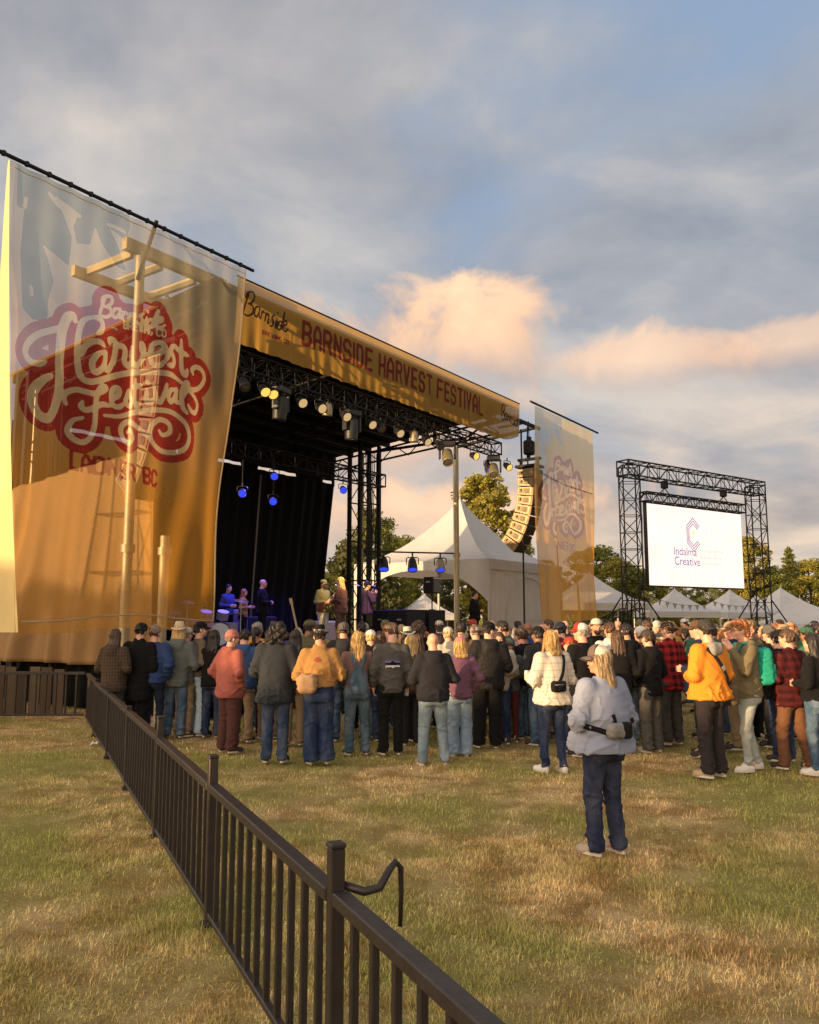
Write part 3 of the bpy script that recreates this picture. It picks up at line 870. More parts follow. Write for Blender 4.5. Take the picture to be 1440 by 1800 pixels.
def block_text(field, text, p0, p1, hgt, r, wid=4.0, gap=2.0, space=3.2):
    """letters along p0 -> p1 (plane coords), cap height hgt upwards"""
    adv = 0; items = []
    for ch in text:
        if ch == ' ': adv += space; continue
        w = 0 if ch == 'I' else wid
        items.append((ch, adv)); adv += w + gap
    tot = adv - gap
    p0 = np.array(p0); p1 = np.array(p1); d = (p1 - p0) / tot
    for ch, a in items:
        for st in FONT[ch]:
            pts = [p0 + d * (a + x * wid / 4) + np.array([0, hgt * y / 6]) for x, y in st]
            field.stroke(pts, r, r * 2.5 + .05, False)

BT = -.45                                           # stage depth of the banner plane
def P2(zfn): return lambda p: np.array(to_stage_plane(*zfn(p), BT))
CREAM = vinyl('cream_print', (.47, .375, .235), .40); RED = vinyl('brick_red_print', (.25, .026, .016), .34)
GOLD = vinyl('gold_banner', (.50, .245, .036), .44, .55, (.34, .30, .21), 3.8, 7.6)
LEAF = vinyl('hop_leaf_print', (.15, .18, .18), .36); HEM = vinyl('banner_hem', (.62, .40, .16), .12, .5)
BTOP, BBOT = 8.58, 1.66
def banner_fields(h):
    f = {}
    for k in ('c', 'r', 'l', 'm'): f[k] = Field(-5.2, .1, BBOT, BTOP, h)
    for zf, strokes, rc, rr in ((zA, BARNSIDE, .030, .165), (zA, HARVEST, .050, .185), (zA, HSTEM, .075, .195), (zB, FESTIVAL, .046, .175)):
        for st in strokes:
            p = catmull([P2(zf)(q) for q in st])
            f['c'].stroke(p, rc, .15); f['r'].stroke(p[::2] if len(p) > 4 else p, rr, .3, False)
    block_text(f['c'], 'BREWING CO', P2(zA)((748, 308)), P2(zA)((1030, 376)), .13, .014)
    block_text(f['r'], 'BREWING CO', P2(zA)((748, 308)), P2(zA)((1030, 376)), .13, .14)
    block_text(f['m'], 'LADNER BC', P2(zB)((348, 738)), P2(zB)((968, 862)), .25, .027)
    z = lambda p: to_stage_plane(p[0] / 3.13, 220 + p[1] / 3.13, BT)
    for P in ([(95, 130), (700, 400), (720, 560), (690, 640), (600, 560), (640, 650), (700, 800), (640, 780), (560, 640), (520, 560), (490, 660), (420, 650), (400, 560), (430, 490), (300, 380), (330, 440), (390, 620), (370, 780), (300, 700), (230, 650), (270, 730), (300, 850), (270, 960), (260, 1090), (180, 1060), (120, 1000), (115, 700), (140, 460), (95, 440)],
              [(150, 700), (210, 690), (280, 780), (290, 900), (250, 1000), (170, 960), (130, 850)]):
        f['l'].poly([z(q) for q in P])
    for k in ([(150, 400), (140, 445)], [(275, 380), (330, 440), (385, 470), (440, 500)], [(560, 410), (590, 390)], [(600, 545), (690, 590)], [(175, 890), (180, 930)]):
        fb = Field(-5.2, .1, BBOT, BTOP, h); fb.stroke([np.array(z(q)) for q in k], .05, .2)
        f['l'].D = np.maximum(f['l'].D, -fb.D)
    return f
def left_banner():
    h = .024
    f = banner_fields(h); A, B = f['c'].A, f['c'].B
    c, r, l, m = (f[k].D for k in 'crlm')
    AA, BB = np.meshgrid(A, B, indexing='ij')
    q = np.clip((BTOP - BB) / (BTOP - BBOT), 0, 1)
    rlim = AA - (-.08 - .78 * q ** 1.4)                     # right edge swings in towards the bottom
    llim = (-4.80 + .44 * q ** 1.1) - AA
    bot = (BBOT + .02 + .05 * np.sin(AA * 1.9)) - BB
    ins = np.maximum(np.maximum(rlim, llim), bot)
    def surf(P):
        s_, z = P[:, 0], P[:, 1]; k = np.clip((BTOP - z) / (BTOP - BBOT), 0, 1)
        t = BT + k ** .8 * (.07 * np.sin(s_ * 4.1 + z * .9) + .05 * np.sin(s_ * 9.3 - z * 1.6 + 1)) + .16 * k * np.sin(k * 3) * np.cos(s_ * 1.1) + .016 * np.sin(s_ * 14 + 2 * np.sin(z)) * (1 - k) - .22 * k ** 3
        return np.stack([s_, t, z], -1)
    root = empty('wing_banner', (OX, OY, 0), SRZ, 'tall see-through gold festival banner with red script logo, left of the stage', 'banner')
    lm = np.minimum(l, 9)
    parts = (('cream_lettering', np.maximum(c, ins), CREAM), ('red_logo_backing', np.maximum(np.maximum(r, -c), ins), RED),
             ('red_lettering', np.maximum(np.maximum(np.maximum(m, -r), -c), ins), RED),
             ('leaf_print', np.maximum(np.maximum(np.maximum(np.maximum(l, -m), -r), -c), ins), LEAF),
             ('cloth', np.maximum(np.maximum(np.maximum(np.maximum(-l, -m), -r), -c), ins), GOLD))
    for nm, D, mat in parts:
        me = region_mesh(nm, A, B, D, surf)
        if me: link(nm, me, root, mat)
    # the loose side flap turned back towards the sun
    def flap(u, v):
        w = .04 + .44 * min(1, v * 1.15) ** .85
        if v > .86: w *= max(.03, 1 - ((v - .86) / .14) ** 2) ** .5
        return (-4.80 + .44 * v ** 1.1 + .05 * math.sin(u * 3) * v - .10 * u * v, BT + .01 + u * w - .22 * v ** 3 * (1 - u), BTOP - v * (BTOP - BBOT - .02))
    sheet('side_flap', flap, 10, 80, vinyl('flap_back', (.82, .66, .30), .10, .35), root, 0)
    b = MB(); b.tube((-5.75, BT, BTOP + .05), (.12, BT, BTOP + .05), .032, n=8); b.build('hanging_pole', BLACK, root)
    SEAM = vinyl('edge_seam', (.62, .52, .34), .1)
    def line(nm, P, r=.014):
        W = surf(np.array(P)); b = MB(); b.path([(w[0], w[1] - .012, w[2]) for w in W], r, 5); b.build(nm, SEAM, root)
    line('edge_seam', [(-.10 - .78 * ((BTOP - z) / (BTOP - BBOT)) ** 1.4, z) for z in np.linspace(BTOP - .02, BBOT + .1, 50)])
    line('bottom_hem', [(s_, BBOT + .22 + .05 * math.sin(s_ * 1.9)) for s_ in np.linspace(-4.3, -.84, 50)])
    line('top_hem', [(s_, BTOP - .10) for s_ in np.linspace(-4.76, -.12, 50)], .007)
    b = MB(); b.tube((-2.2, BT - .02, BTOP + .12), (-1.98, .3, 7.9), .035, n=8); b.build('pole_bracket', BLACK, root)
    for i in range(14):
        b = MB(); s_ = -4.9 + i * .36; b.tube((s_, BT, BTOP + .02), (s_, BT, BTOP + .085), .037, n=8, cap=False); b.build('tie', BLACK, root)
    return f, surf
LBF, LSURF = left_banner()

def right_banner():
    """the same print hung on the far side of the stage"""
    h = .05
    off = 17.15
    f = banner_fields(h); A, B = f['c'].A, f['c'].B
    c, r, l, m = (f[k].D for k in 'crlm')
    AA, BB = np.meshgrid(A, B, indexing='ij')
    ins = np.maximum(np.maximum(AA + .06, -4.75 - AA), BBOT + .1 - BB)
    def surf(P):
        s_, z = P[:, 0], P[:, 1]; k = np.clip((BTOP - z) / (BTOP - BBOT), 0, 1)
        t = BT + k ** .8 * (.08 * np.sin(s_ * 4.6 + z * .7) + .07 * np.sin(s_ * 8.1 + z * .4))
        return np.stack([s_ + off, t, z], -1)
    root = empty('wing_banner', (OX, OY, 0), SRZ, 'tall see-through banner seen edge-on at the far right of the stage, beside the hanging speakers', 'banner')
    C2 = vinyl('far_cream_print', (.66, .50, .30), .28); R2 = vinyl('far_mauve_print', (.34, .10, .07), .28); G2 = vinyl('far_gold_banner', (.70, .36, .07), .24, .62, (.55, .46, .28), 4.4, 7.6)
    for nm, D, mat in (('cream_lettering', np.maximum(c, ins), C2), ('red_logo_backing', np.maximum(np.maximum(r, -c), ins), R2), ('red_lettering', np.maximum(np.maximum(np.maximum(m, -r), -c), ins), R2),
                       ('leaf_print', np.maximum(np.maximum(np.maximum(np.maximum(l, -m), -r), -c), ins), vinyl('far_leaf_print', (.30, .31, .27), .4)), ('cloth', np.maximum(np.maximum(np.maximum(np.maximum(-l, -m), -r), -c), ins), G2)):
        me = region_mesh(nm, A, B, D, surf)
        if me: link(nm, me, root, mat)
    b = MB(); b.tube((12.1, BT, BTOP + .05), (17.6, BT, BTOP + .05), .035, n=8); b.build('hanging_pole', BLACK, root)
    b = MB(); b.path([(12.45, BT + .1, 6.55), (13.6, BT + .05, 6.38), (14.8, BT + .06, 6.30), (17.0, BT + .05, 6.28)], .018, 5); b.build('cable', BLACK, root)
right_banner()

def header_banner():
    h = .02; T = -.12; z0, z1 = 7.22, 8.56; s0, s1 = .02, 12.0
    f = {k: Field(s0, s1, z0, z1, h) for k in ('d', 'm', 'n')}; fd = [Field(s0, s1, z0, z1, h) for _ in range(2)]
    a = np.array(to_stage_plane(528, 611, T)); b_ = np.array(to_stage_plane(851, 725, T)); tp = np.array(to_stage_plane(535, 570, T))
    zb = (a[1] + b_[1]) / 2
    block_text(f['m'], 'BARNSIDE HARVEST FESTIVAL', (a[0] + .1, zb + .02), (b_[0] - .05, zb + .02), .48, .046, 4.0, 2.4, 3.4)
    # script at both ends
    def script(o, sc, e):
        for st in BARNSIDE:
            p = np.array([(o[0] + (q[0] - 560) * sc, o[1] - (q[1] - 230 - .17 * (q[0] - 560)) * sc * 1.25) for q in st])
            fd[e].stroke(catmull(p), .022, .08)
    script((.2, 7.84), .0027, 0)
    block_text(f['n'], 'BREWING CO', (.75, 7.60), (1.5, 7.58), .085, .011)
    script((10.75, 7.82), .0026, 1)
    f['d'].D = np.minimum(fd[0].D, fd[1].D)
    A, B = f['d'].A, f['d'].B; AA, BB = np.meshgrid(A, B, indexing='ij')
    d, m, nn_ = f['d'].D, f['m'].D, f['n'].D
    ins = np.maximum(np.maximum(z0 + .01 + .33 * np.clip((AA - 10.6) / 1.4, 0, 1) ** 2 - BB, BB - z1 + .005), np.maximum(AA - s1 + .01, s0 + .005 - AA))
    def surf(P):
        s_, z = P[:, 0], P[:, 1]; k = np.clip((z1 - z) / (z1 - z0), 0, 1)
        t = T + k * (.025 * np.sin(s_ * 8 + np.sin(s_ * 2)) + .018 * np.sin(s_ * 19 + 1) * k) + .03 * k * k
        return np.stack([s_, t, z], -1)
    root = empty('header_banner', (OX, OY, 0), SRZ, 'long gold banner with dark red block letters across the top of the stage', 'banner')
    OR = vinyl('gold_header', (.47, .275, .06), .12, .6); DK = vinyl('dark_script', (.06, .03, .02), .05); MR = vinyl('maroon_letters', (.23, .04, .025), .05)
    for nm, D, mat in (('dark_script', np.maximum(fd[0].D, ins), DK), ('dark_script', np.maximum(fd[1].D, ins), DK), ('red_lettering', np.maximum(np.maximum(m, -d), ins), MR), ('small_red_lettering', np.maximum(np.maximum(nn_, -d), ins), MR), ('cloth', np.maximum(np.maximum(np.maximum(-d, -m), -nn_), ins), OR)):
        me = region_mesh(nm, A, B, D, surf)
        if me: link(nm, me, root, mat)
    b = MB(); b.tube((0, T, z1 + .015), (12.0, T, z1 + .015), .018, n=6); b.build('batten', BLACK, root)
header_banner()

# ================================================================== LAMPS ON THE TRUSSES
LBODY = plain('lamp_housing', (.02, .02, .021), .45); GLASS = plain('lamp_glass', (.10, .09, .08), .12, .0, .1, 5, .0, .8)
LB = plain('brass_lamp_body', (.30, .25, .15), .4, .5)
def moving_head(loc, tilt, pan, label, lens=None, body=None):
    e = empty('moving_head_lamp', loc, SRZ + pan, label, 'stage lamp', 'moving head lamps on the front truss')
    m = MB(); m.box((0, 0, -.12), (.40, .30, .14), bev=.02); m.box((0, 0, -.03), (.10, .06, .08)); b = m.build('base', LBODY, e)
    for sx in (-1, 1):
        m = MB(); m.box((sx * .215, 0, -.36), (.05, .16, .40), bev=.015); m.build('yoke_arm', LBODY, e)
    M = Matrix.Rotation(tilt, 3, 'X')
    m = MB(); m.lathe([(.0, .22), (.10, .22), (.14, .17), (.155, .0), (.16, -.12), (.145, -.26), (.15, -.30), (.132, -.30), (.128, -.27), (.0, -.265)], (0, 0, -.46), rot=M, n=18)
    hd = m.build('lamp_head', body or LBODY, e)
    m = MB(); m.lathe([(.0, -.298), (.06, -.294), (.127, -.284)], (0, 0, -.46), rot=M, n=18); m.build('lens', lens or GLASS, hd)
    return e
def par_can(loc, tilt, pan, label, lens=None, group='par lamps on the stage trusses', body=None, sc=1.0):
    e = empty('par_lamp', loc, SRZ + pan, label, 'stage lamp', group); e.scale = (sc, sc, sc)
    m = MB(); m.tube((0, 0, .0), (0, 0, -.10), .018)
    m.path([(-.13, 0, -.26), (-.135, 0, -.12), (-.1, 0, -.10), (.1, 0, -.10), (.135, 0, -.12), (.13, 0, -.26)], .012, 6); m.build('yoke', LBODY, e)
    M = Matrix.Rotation(tilt, 3, 'X')
    m = MB(); m.lathe([(.0, .16), (.06, .15), (.085, .10), (.10, .02), (.112, -.10), (.115, -.14), (.105, -.14), (.102, -.10), (.0, -.095)], (0, 0, -.26), rot=M, n=16); c = m.build('can', body or LBODY, e)
    m = MB(); m.lathe([(.0, -.134), (.06, -.131), (.103, -.122)], (0, 0, -.26), rot=M, n=16); m.build('lens', lens or GLASS, c)
    return e
WARM = glow('warm_lamp', (1, .52, .10), .8); BLUE = glow('blue_lamp', (.05, .08, 1.0), .55); CREAML = glow('cream_lamp', (1, .66, .30), .36)
def on_truss(px, py, t): return to_stage_plane(px, py, t)[0]
for i, (px, tilt, pan, lb) in enumerate(((494, .15, .2, 'large black moving head lamp pointing down, near the left banner'), (619, .1, -.2, 'large black moving head lamp under the middle of the header lettering'),
                                         (786, -.7, -.9, 'black moving head lamp swung sideways near the right end of the front truss'), (866, -.8, -1.0, 'black moving head lamp swung down at the right end of the front truss'))):
    moving_head(S(on_truss(px, 700, .32), .32, 6.83), tilt, pan, lb, body=LB if i > 1 else None)
for px, tl, lens, lb in ((421, -.6, None, 'dark par lamp right beside the left banner edge'), (456, -.9, WARM, 'par lamp glowing yellow, left of a glowing twin'), (470, -.9, WARM, 'par lamp glowing yellow, right of its glowing twin'),
                         (556, -1.1, CREAML, 'small lamp glowing cream on the front truss left of the middle moving head'), (570, .2, None, 'slim brass lamp hanging straight down left of the middle moving head'),
                         (645, -1.0, CREAML, 'cream glowing lamp just right of the middle moving head'), (662, -.8, None, 'dark lamp right of the middle moving head'), (722, .05, None, 'slim brass lamp hanging straight down from the middle of the front truss'),
                         (765, -.8, None, 'dark par lamp under the word festival'), (522, -1.0, CREAML, 'small cream glowing lamp right of the left moving head'), (600, -1.0, CREAML, 'small cream glowing lamp left of the middle moving head body'), (694, -1.0, CREAML, 'small cream glowing lamp under the word harvest'), (742, -1.0, CREAML, 'small cream glowing lamp left of the word festival'), (826, -1.2, WARM, 'par lamp glowing warm by the tall silver pole'), (884, -1.0, WARM, 'par lamp glowing warm at the far right truss end')):
    par_can(S(on_truss(px, 700, .32), .20, 6.83), tl, -.35, lb, lens, body=LB if 'brass' in lb else None)
par_can(S(11.0, .5, 6.75), -.3, -.5, 'par lamp with a dim blue lens at the far right truss end', BLUE)
for px, py, lb in ((482, 838, 'blue lit lamp at the top of the dark stage'), (480, 882, 'blue lit lamp below another in the dark stage'), (426, 868, 'blue lit lamp beside the left banner edge'), (603, 862, 'blue lit lamp at the right edge of the back drape')):
    s_, z = to_stage_plane(px, py, 4.3)
    e = par_can(S(s_, 4.3, z + .30), -1.15, -.75, lb, BLUE, 'blue lamps inside the stage', sc=1.0)
    if z < 6.1:
        b = MB(); b.tube((0, 0, 0), (0, 0, 6.25 - z - .3), .015); b.build('drop_pipe', BLACK, e)
for i, (px, lb) in enumerate(((692, 'blue lamp on the side bar, nearest the black tower'), (730, 'blue lamp on the side bar, middle of three'), (769, 'brass blue lensed lamp on the side bar nearest the silver pole'))):
    f_ = (.22, .52, .82)[i]
    p = S(10.9, 5.3, 4.08).lerp(S(14.0, 3.5, 4.12), f_)
    par_can(p - Vector((0, 0, .02)), -.45, -.9, lb, BLUE, 'lamps on the side bar', LB if i == 2 else None, 1.55)
def spot(loc, target, col, energy, size=R(38)):
    l = bpy.data.lights.new('stage_lamp_light', 'SPOT'); l.energy = energy; l.color = col; l.spot_size = size; l.spot_blend = .6; l.shadow_soft_size = .12
    o = bpy.data.objects.new('stage_lamp_light', l); COL.objects.link(o); o.location = loc
    o.rotation_euler = (Vector(target) - Vector(loc)).to_track_quat('-Z', 'Y').to_euler()
spot(S(5.2, 4.1, 6.0), S(4.0, 4.3, DECK), (.14, .10, 1), 1100, R(75))
spot(S(9.6, 4.1, 6.0), S(8.0, 4.2, DECK), (.16, .09, 1), 1100, R(75))
spot(S(6.0, .1, 6.5), S(7.4, 3.4, DECK + 1.2), (1, .70, .36), 2600, R(26))

# ================================================================== HANGING SPEAKERS
CABS = plain('speaker_side', (.22, .145, .075), .5, .1, .2, 8); GRILLE = plain('speaker_grille', (.018, .016, .015), .65, .2, .3, 60)
PLATE = plain('rigging_plate', (.30, .20, .10), .45, .3)
def cab_mesh():
    m = MB(); x, yf, yb, hf, hb = .31, -.30, .28, .146, .112
    vs = [(sx * x, y, sz * h_) for sx in (-1, 1) for (y, h_) in ((yf, hf), (yb, hb)) for sz in (-1, 1)]
    m.add(vs, [(0, 1, 3, 2), (4, 6, 7, 5), (2, 3, 7, 6), (1, 5, 7, 3), (0, 2, 6, 4)])
    return m.mesh('cabinet')
def grille_mesh():
    m = MB(); m.box((0, -.315, 0), (.61, .03, .275), bev=.01); return m.mesh('grille')
def plate_mesh():
    m = MB()
    X = -.318
    def ring(x):
        return [(x, -.25, .125), (x, -.25, -.125), (x, .245, -.105), (x, .245, .105), (x, -.19, .09), (x, -.19, -.09), (x, .2, -.075), (x, .2, .075)]
    m.add(ring(X - .007) + ring(X + .007), [(0, 1, 5, 4), (1, 2, 6, 5), (2, 3, 7, 6), (3, 0, 4, 7), (8, 12, 13, 9), (9, 13, 14, 10), (10, 14, 15, 11), (11, 15, 12, 8),
           (0, 8, 9, 1), (1, 9, 10, 2), (2, 10, 11, 3), (3, 11, 8, 0), (4, 5, 13, 12), (5, 6, 14, 13), (6, 7, 15, 14), (7, 4, 12, 15)])
    return m.mesh('rigging_plate')
def handle_mesh():
    m = MB()
    m.lathe([(.0, .004), (.06, .004), (.072, .010), (.085, .010), (.09, 0)], (-.31, -.07, 0), rot=Matrix.Rotation(R(-90), 3, 'Y'), n=14)
    return m.mesh('handle')
def port_mesh():
    m = MB()
    m.box((-.311, .13, .015), (.012, .05, .09))
    return m.mesh('port')
CM, GM, PM, HM, OM = cab_mesh(), grille_mesh(), plate_mesh(), handle_mesh(), port_mesh()
for me, mt in ((CM, CABS), (GM, GRILLE), (PM, PLATE), (HM, plain('handle_cup', (.17, .13, .09), .5)), (OM, BLACK)): me.materials.append(mt)
def line_array(loc, rz, label, beam_z, n=9):
    e = empty('line_array', loc, rz, label, 'speaker array', 'hanging speaker arrays')
    y, z, tilt = 0., 0., R(-2)
    for i in range(n):
        tilt += R((2.0, 2.4, 3.0, 3.6, 4.2, 5.0, 6.0, 7.0, 8.0)[i])
        step = .292
        y += math.sin(tilt) * step / 2; z -= math.cos(tilt) * step / 2
        c = link('cabinet', CM, e, None, (0, y, z), (tilt, 0, 0))
        link('grille', GM, c); link('rigging_plate', PM, c); link('handle', HM, c); link('port', OM, c)
        y += math.sin(tilt) * step / 2; z -= math.cos(tilt) * step / 2
    m = MB(); m.box((0, 0, .09), (.6, .75, .08)); m.box((0, -.3, .2), (.08, .08, .25)); m.box((0, .3, .2), (.08, .08, .25)); m.box((0, 0, .34), (.12, .8, .08)); m.build('flying_frame', BLACK, e)
    m = MB(); m.box((0, 0, .72), (.34, .30, .48), bev=.05); m.tube((0, 0, .38), (0, 0, .5), .04); m.tube((0, .0, .95), (0, 0, beam_z - loc[2]), .014); m.box((0, 0, 1.02), (.16, .1, .12)); m.build('chain_hoist', BLACK, e)
    m = MB(); m.path([(.1, .1, .1), (.25, .2, .6), (.2, .15, 1.3), (.05, .05, beam_z - loc[2])], .025, 6); m.build('cable', BLACK, e)
    return e
line_array(S(12.85, .0, 6.6), SRZ, 'curved hanging line array of nine speaker boxes right of the stage', 8.2)
line_array(S(-1.0, .75, 6.75), SRZ, 'curved hanging line array seen through the left banner', 8.1)

# ================================================================== SCREEN ON ITS TRUSS GANTRY
GA, GB = Vector((8.15, 30.0, 0)), Vector((14.8, 34.7, 0)); GD = (GB - GA).normalized(); GH = 7.45
GRZ = math.atan2(GD.y, GD.x)
truss('screen_tower', GA, GA + Vector((0, 0, GH)), .62, 'tall black truss tower carrying the left end of the screen gantry', 'truss tower', .62, 'screen towers', .03)
truss('screen_tower', GB, GB + Vector((0, 0, GH)), .62, 'tall black truss tower carrying the right end of the screen gantry', 'truss tower', .62, 'screen towers', .03)
truss('gantry_beam', GA + Vector((0, 0, GH - .1)) - GD * .35, GB + Vector((0, 0, GH - .1)) + GD * .35, .55, 'black box truss beam spanning above the video screen', 'truss beam', .6, None, .03)
truss('screen_bar', GA + GD * .75 + Vector((0, 0, 6.38)), GA + GD * 7.15 + Vector((0, 0, 6.38)), .34, 'short black truss bar directly on top of the video screen', 'truss beam', .34, None, .026)
def side_hoist(a, lb):
    e = empty('chain_motor', GA + GD * a + Vector((0, 0, 6.6)), GRZ, lb, 'chain hoist', 'screen hoists')
    m = MB(); m.box((0, 0, .34), (.26, .22, .30), bev=.04); m.build('motor', BLACK, e)
    m = MB(); m.path([(-.3, 0, -.02), (0, 0, .2), (.3, 0, -.02)], .022, 6); m.build('sling', BLACK, e)
    m = MB(); m.tube((-.05, .03, -.0), (-.05, .03, .3), .012); m.tube((.05, .03, .45), (.05, .03, .6), .02); m.build('chain', BLACK, e)
side_hoist(2.05, 'black chain hoist left above the video screen'); side_hoist(5.85, 'black chain hoist right above the video screen')
def led_screen():
    o = GA + GD * .95; W, z0, z1 = 6.05, 3.06, 6.14; H = z1 - z0
    e = empty('video_screen', (o.x, o.y, 0), GRZ, 'large lit video screen with a white sponsor slide hung in the truss gantry', 'screen')
    m = MB(); m.box((W / 2, .10, (z0 + z1) / 2), (W + .06, .14, H + .1), bev=.02); m.build('cabinet', BLACK, e)
    s = Nodes('screen_slide')
    st = s.noise(3.0, 3, .5, .3, stretch=(6, 1, .35)); st2 = s.noise(9, 2, .5, 0, stretch=(5, 1, .3))
    c = s.mix(s.ramp(s.math('ADD', s.math('MULTIPLY', st, .65), s.math('MULTIPLY', st2, .35)), [(.42, 0.), (.60, 1.)]), (.86, .62, .52), (.95, .76, .68))
    em = s.n('ShaderNodeEmission'); s.l(c, em.inputs[0]); em.inputs[1].default_value = .88
    slide = s.done(em)
    m = MB()
    m.add([(0, 0, z0), (W, 0, z0), (W, 0, z1), (0, 0, z1)], [(0, 1, 2, 3)])
    m.build('slide', slide, e)
    NAVY = glow('slide_navy', (.055, .06, .22), 1.0); PINK = glow('slide_pink', (.80, .42, .38), .9); GOLDC = glow('slide_gold', (.95, .55, .18), .9)
    def text(t, size, x, z, mat, nm):
        cu = bpy.data.curves.new('t', 'FONT'); cu.body = t; cu.size = size; cu.space_character = 1.02
        ob = bpy.data.objects.new('t', cu); COL.objects.link(ob)
        me = bpy.data.meshes.new_from_object(ob.evaluated_get(bpy.context.evaluated_depsgraph_get()))
        bpy.data.objects.remove(ob)
        me.transform(Matrix.Translation((x, -.006, z)) @ Matrix.Rotation(R(90), 4, 'X')); me.materials.clear()
        link(nm, me, e, mat)
    def sx(px, py):
        d = ray(px, py); n = Vector((-GD.y, GD.x, 0)); k = (o - Vector((0, 0, 0))).dot(n) / d.dot(n)
        p = Vector((0, 0, CAM_H)) + d * k
        return (p - o).dot(GD), p.z
    x1, zz1 = sx(1184, 975); x2, zz2 = sx(1184, 990)
    bpy.context.view_layer.update()
    text('Indalma', .46, x1, zz1, NAVY, 'company_name'); text('Creative', .46, x1 + .03, zz2 - .05, NAVY, 'company_name')
    xl, zl = sx(1226, 980)
    for k, t in enumerate(('We create events for', 'businesses and our', 'local communities')):
        text(t, .19, xl + .12, zl + .22 - k * .25, PINK, 'small_print')
    m = MB(); m.add([(xl - .02, -.006, zl - .42), (xl, -.006, zl - .42), (xl, -.006, zl + .48), (xl - .02, -.006, zl + .48)], [(0, 1, 2, 3)]); m.build('divider', PINK, e)
    cx, cz = sx(1219, 940)
    m = MB()
    def bar(p, q, w=.035):
        p = Vector((p[0], -.006, p[1])); q = Vector((q[0], -.006, q[1])); d = (q - p).normalized(); n = Vector((d.z, 0, -d.x)) * w / 2
        m.add([p - n, q - n, q + n, p + n], [(0, 1, 2, 3)])
    for k, rr in enumerate((.66, .55, .44)):
        pts = [(cx + rr * .62 * math.cos(R(a)) / .866, cz + rr * math.sin(R(a))) for a in (30, 90, 150, 210, 270, 330)]
        for i in range(5):
            if i == 0: bar(pts[0], pts[1])
            else: bar(pts[i], pts[i + 1] if i < 5 else pts[0])
    m.build('hexagon_logo', NAVY, e)
    m = MB()
    for a in range(0, 180, 45):
        p = (cx + .12 * math.cos(R(a)), cz + .06 + .12 * math.sin(R(a))); q = (cx - .12 * math.cos(R(a)), cz + .06 - .12 * math.sin(R(a)))
        a0 = Vector((p[0], -.008 - a * .00002, p[1])); b0 = Vector((q[0], -.008 - a * .00002, q[1])); d = (b0 - a0).normalized(); n = Vector((d.z, 0, -d.x)) * .012
        m.add([a0 - n, b0 - n, b0 + n, a0 + n], [(0, 1, 2, 3)])
    m.build('star', GOLDC, e)
    m = MB(); m.path([(-.18, .1, z0 - .1), (-.2, .12, 4.4), (-.16, .12, 5.6), (-.3, .1, 6.2), (-.05, .1, 6.5)], .03, 6); m.build('cable', BLACK, e)
led_screen()
for g, nm in ((GA, 'left'), (GB, 'right')):
    e = empty('tower_stay', g, GRZ, f'slanting black stay poles at the foot of the {nm} screen tower', 'stay', 'screen tower stays')
    for a, b in (((-.3, -.3, 2.6), (-1.5, -1.4, 0)), ((.3, -.3, 2.6), (1.5, -1.4, 0)), ((-.3, .3, 2.6), (-1.4, 1.5, 0)), ((.3, .3, 2.6), (1.4, 1.5, 0))):
        m = MB(); m.tube(a, b, .03, n=6); m.build('strut', BLACK, e)

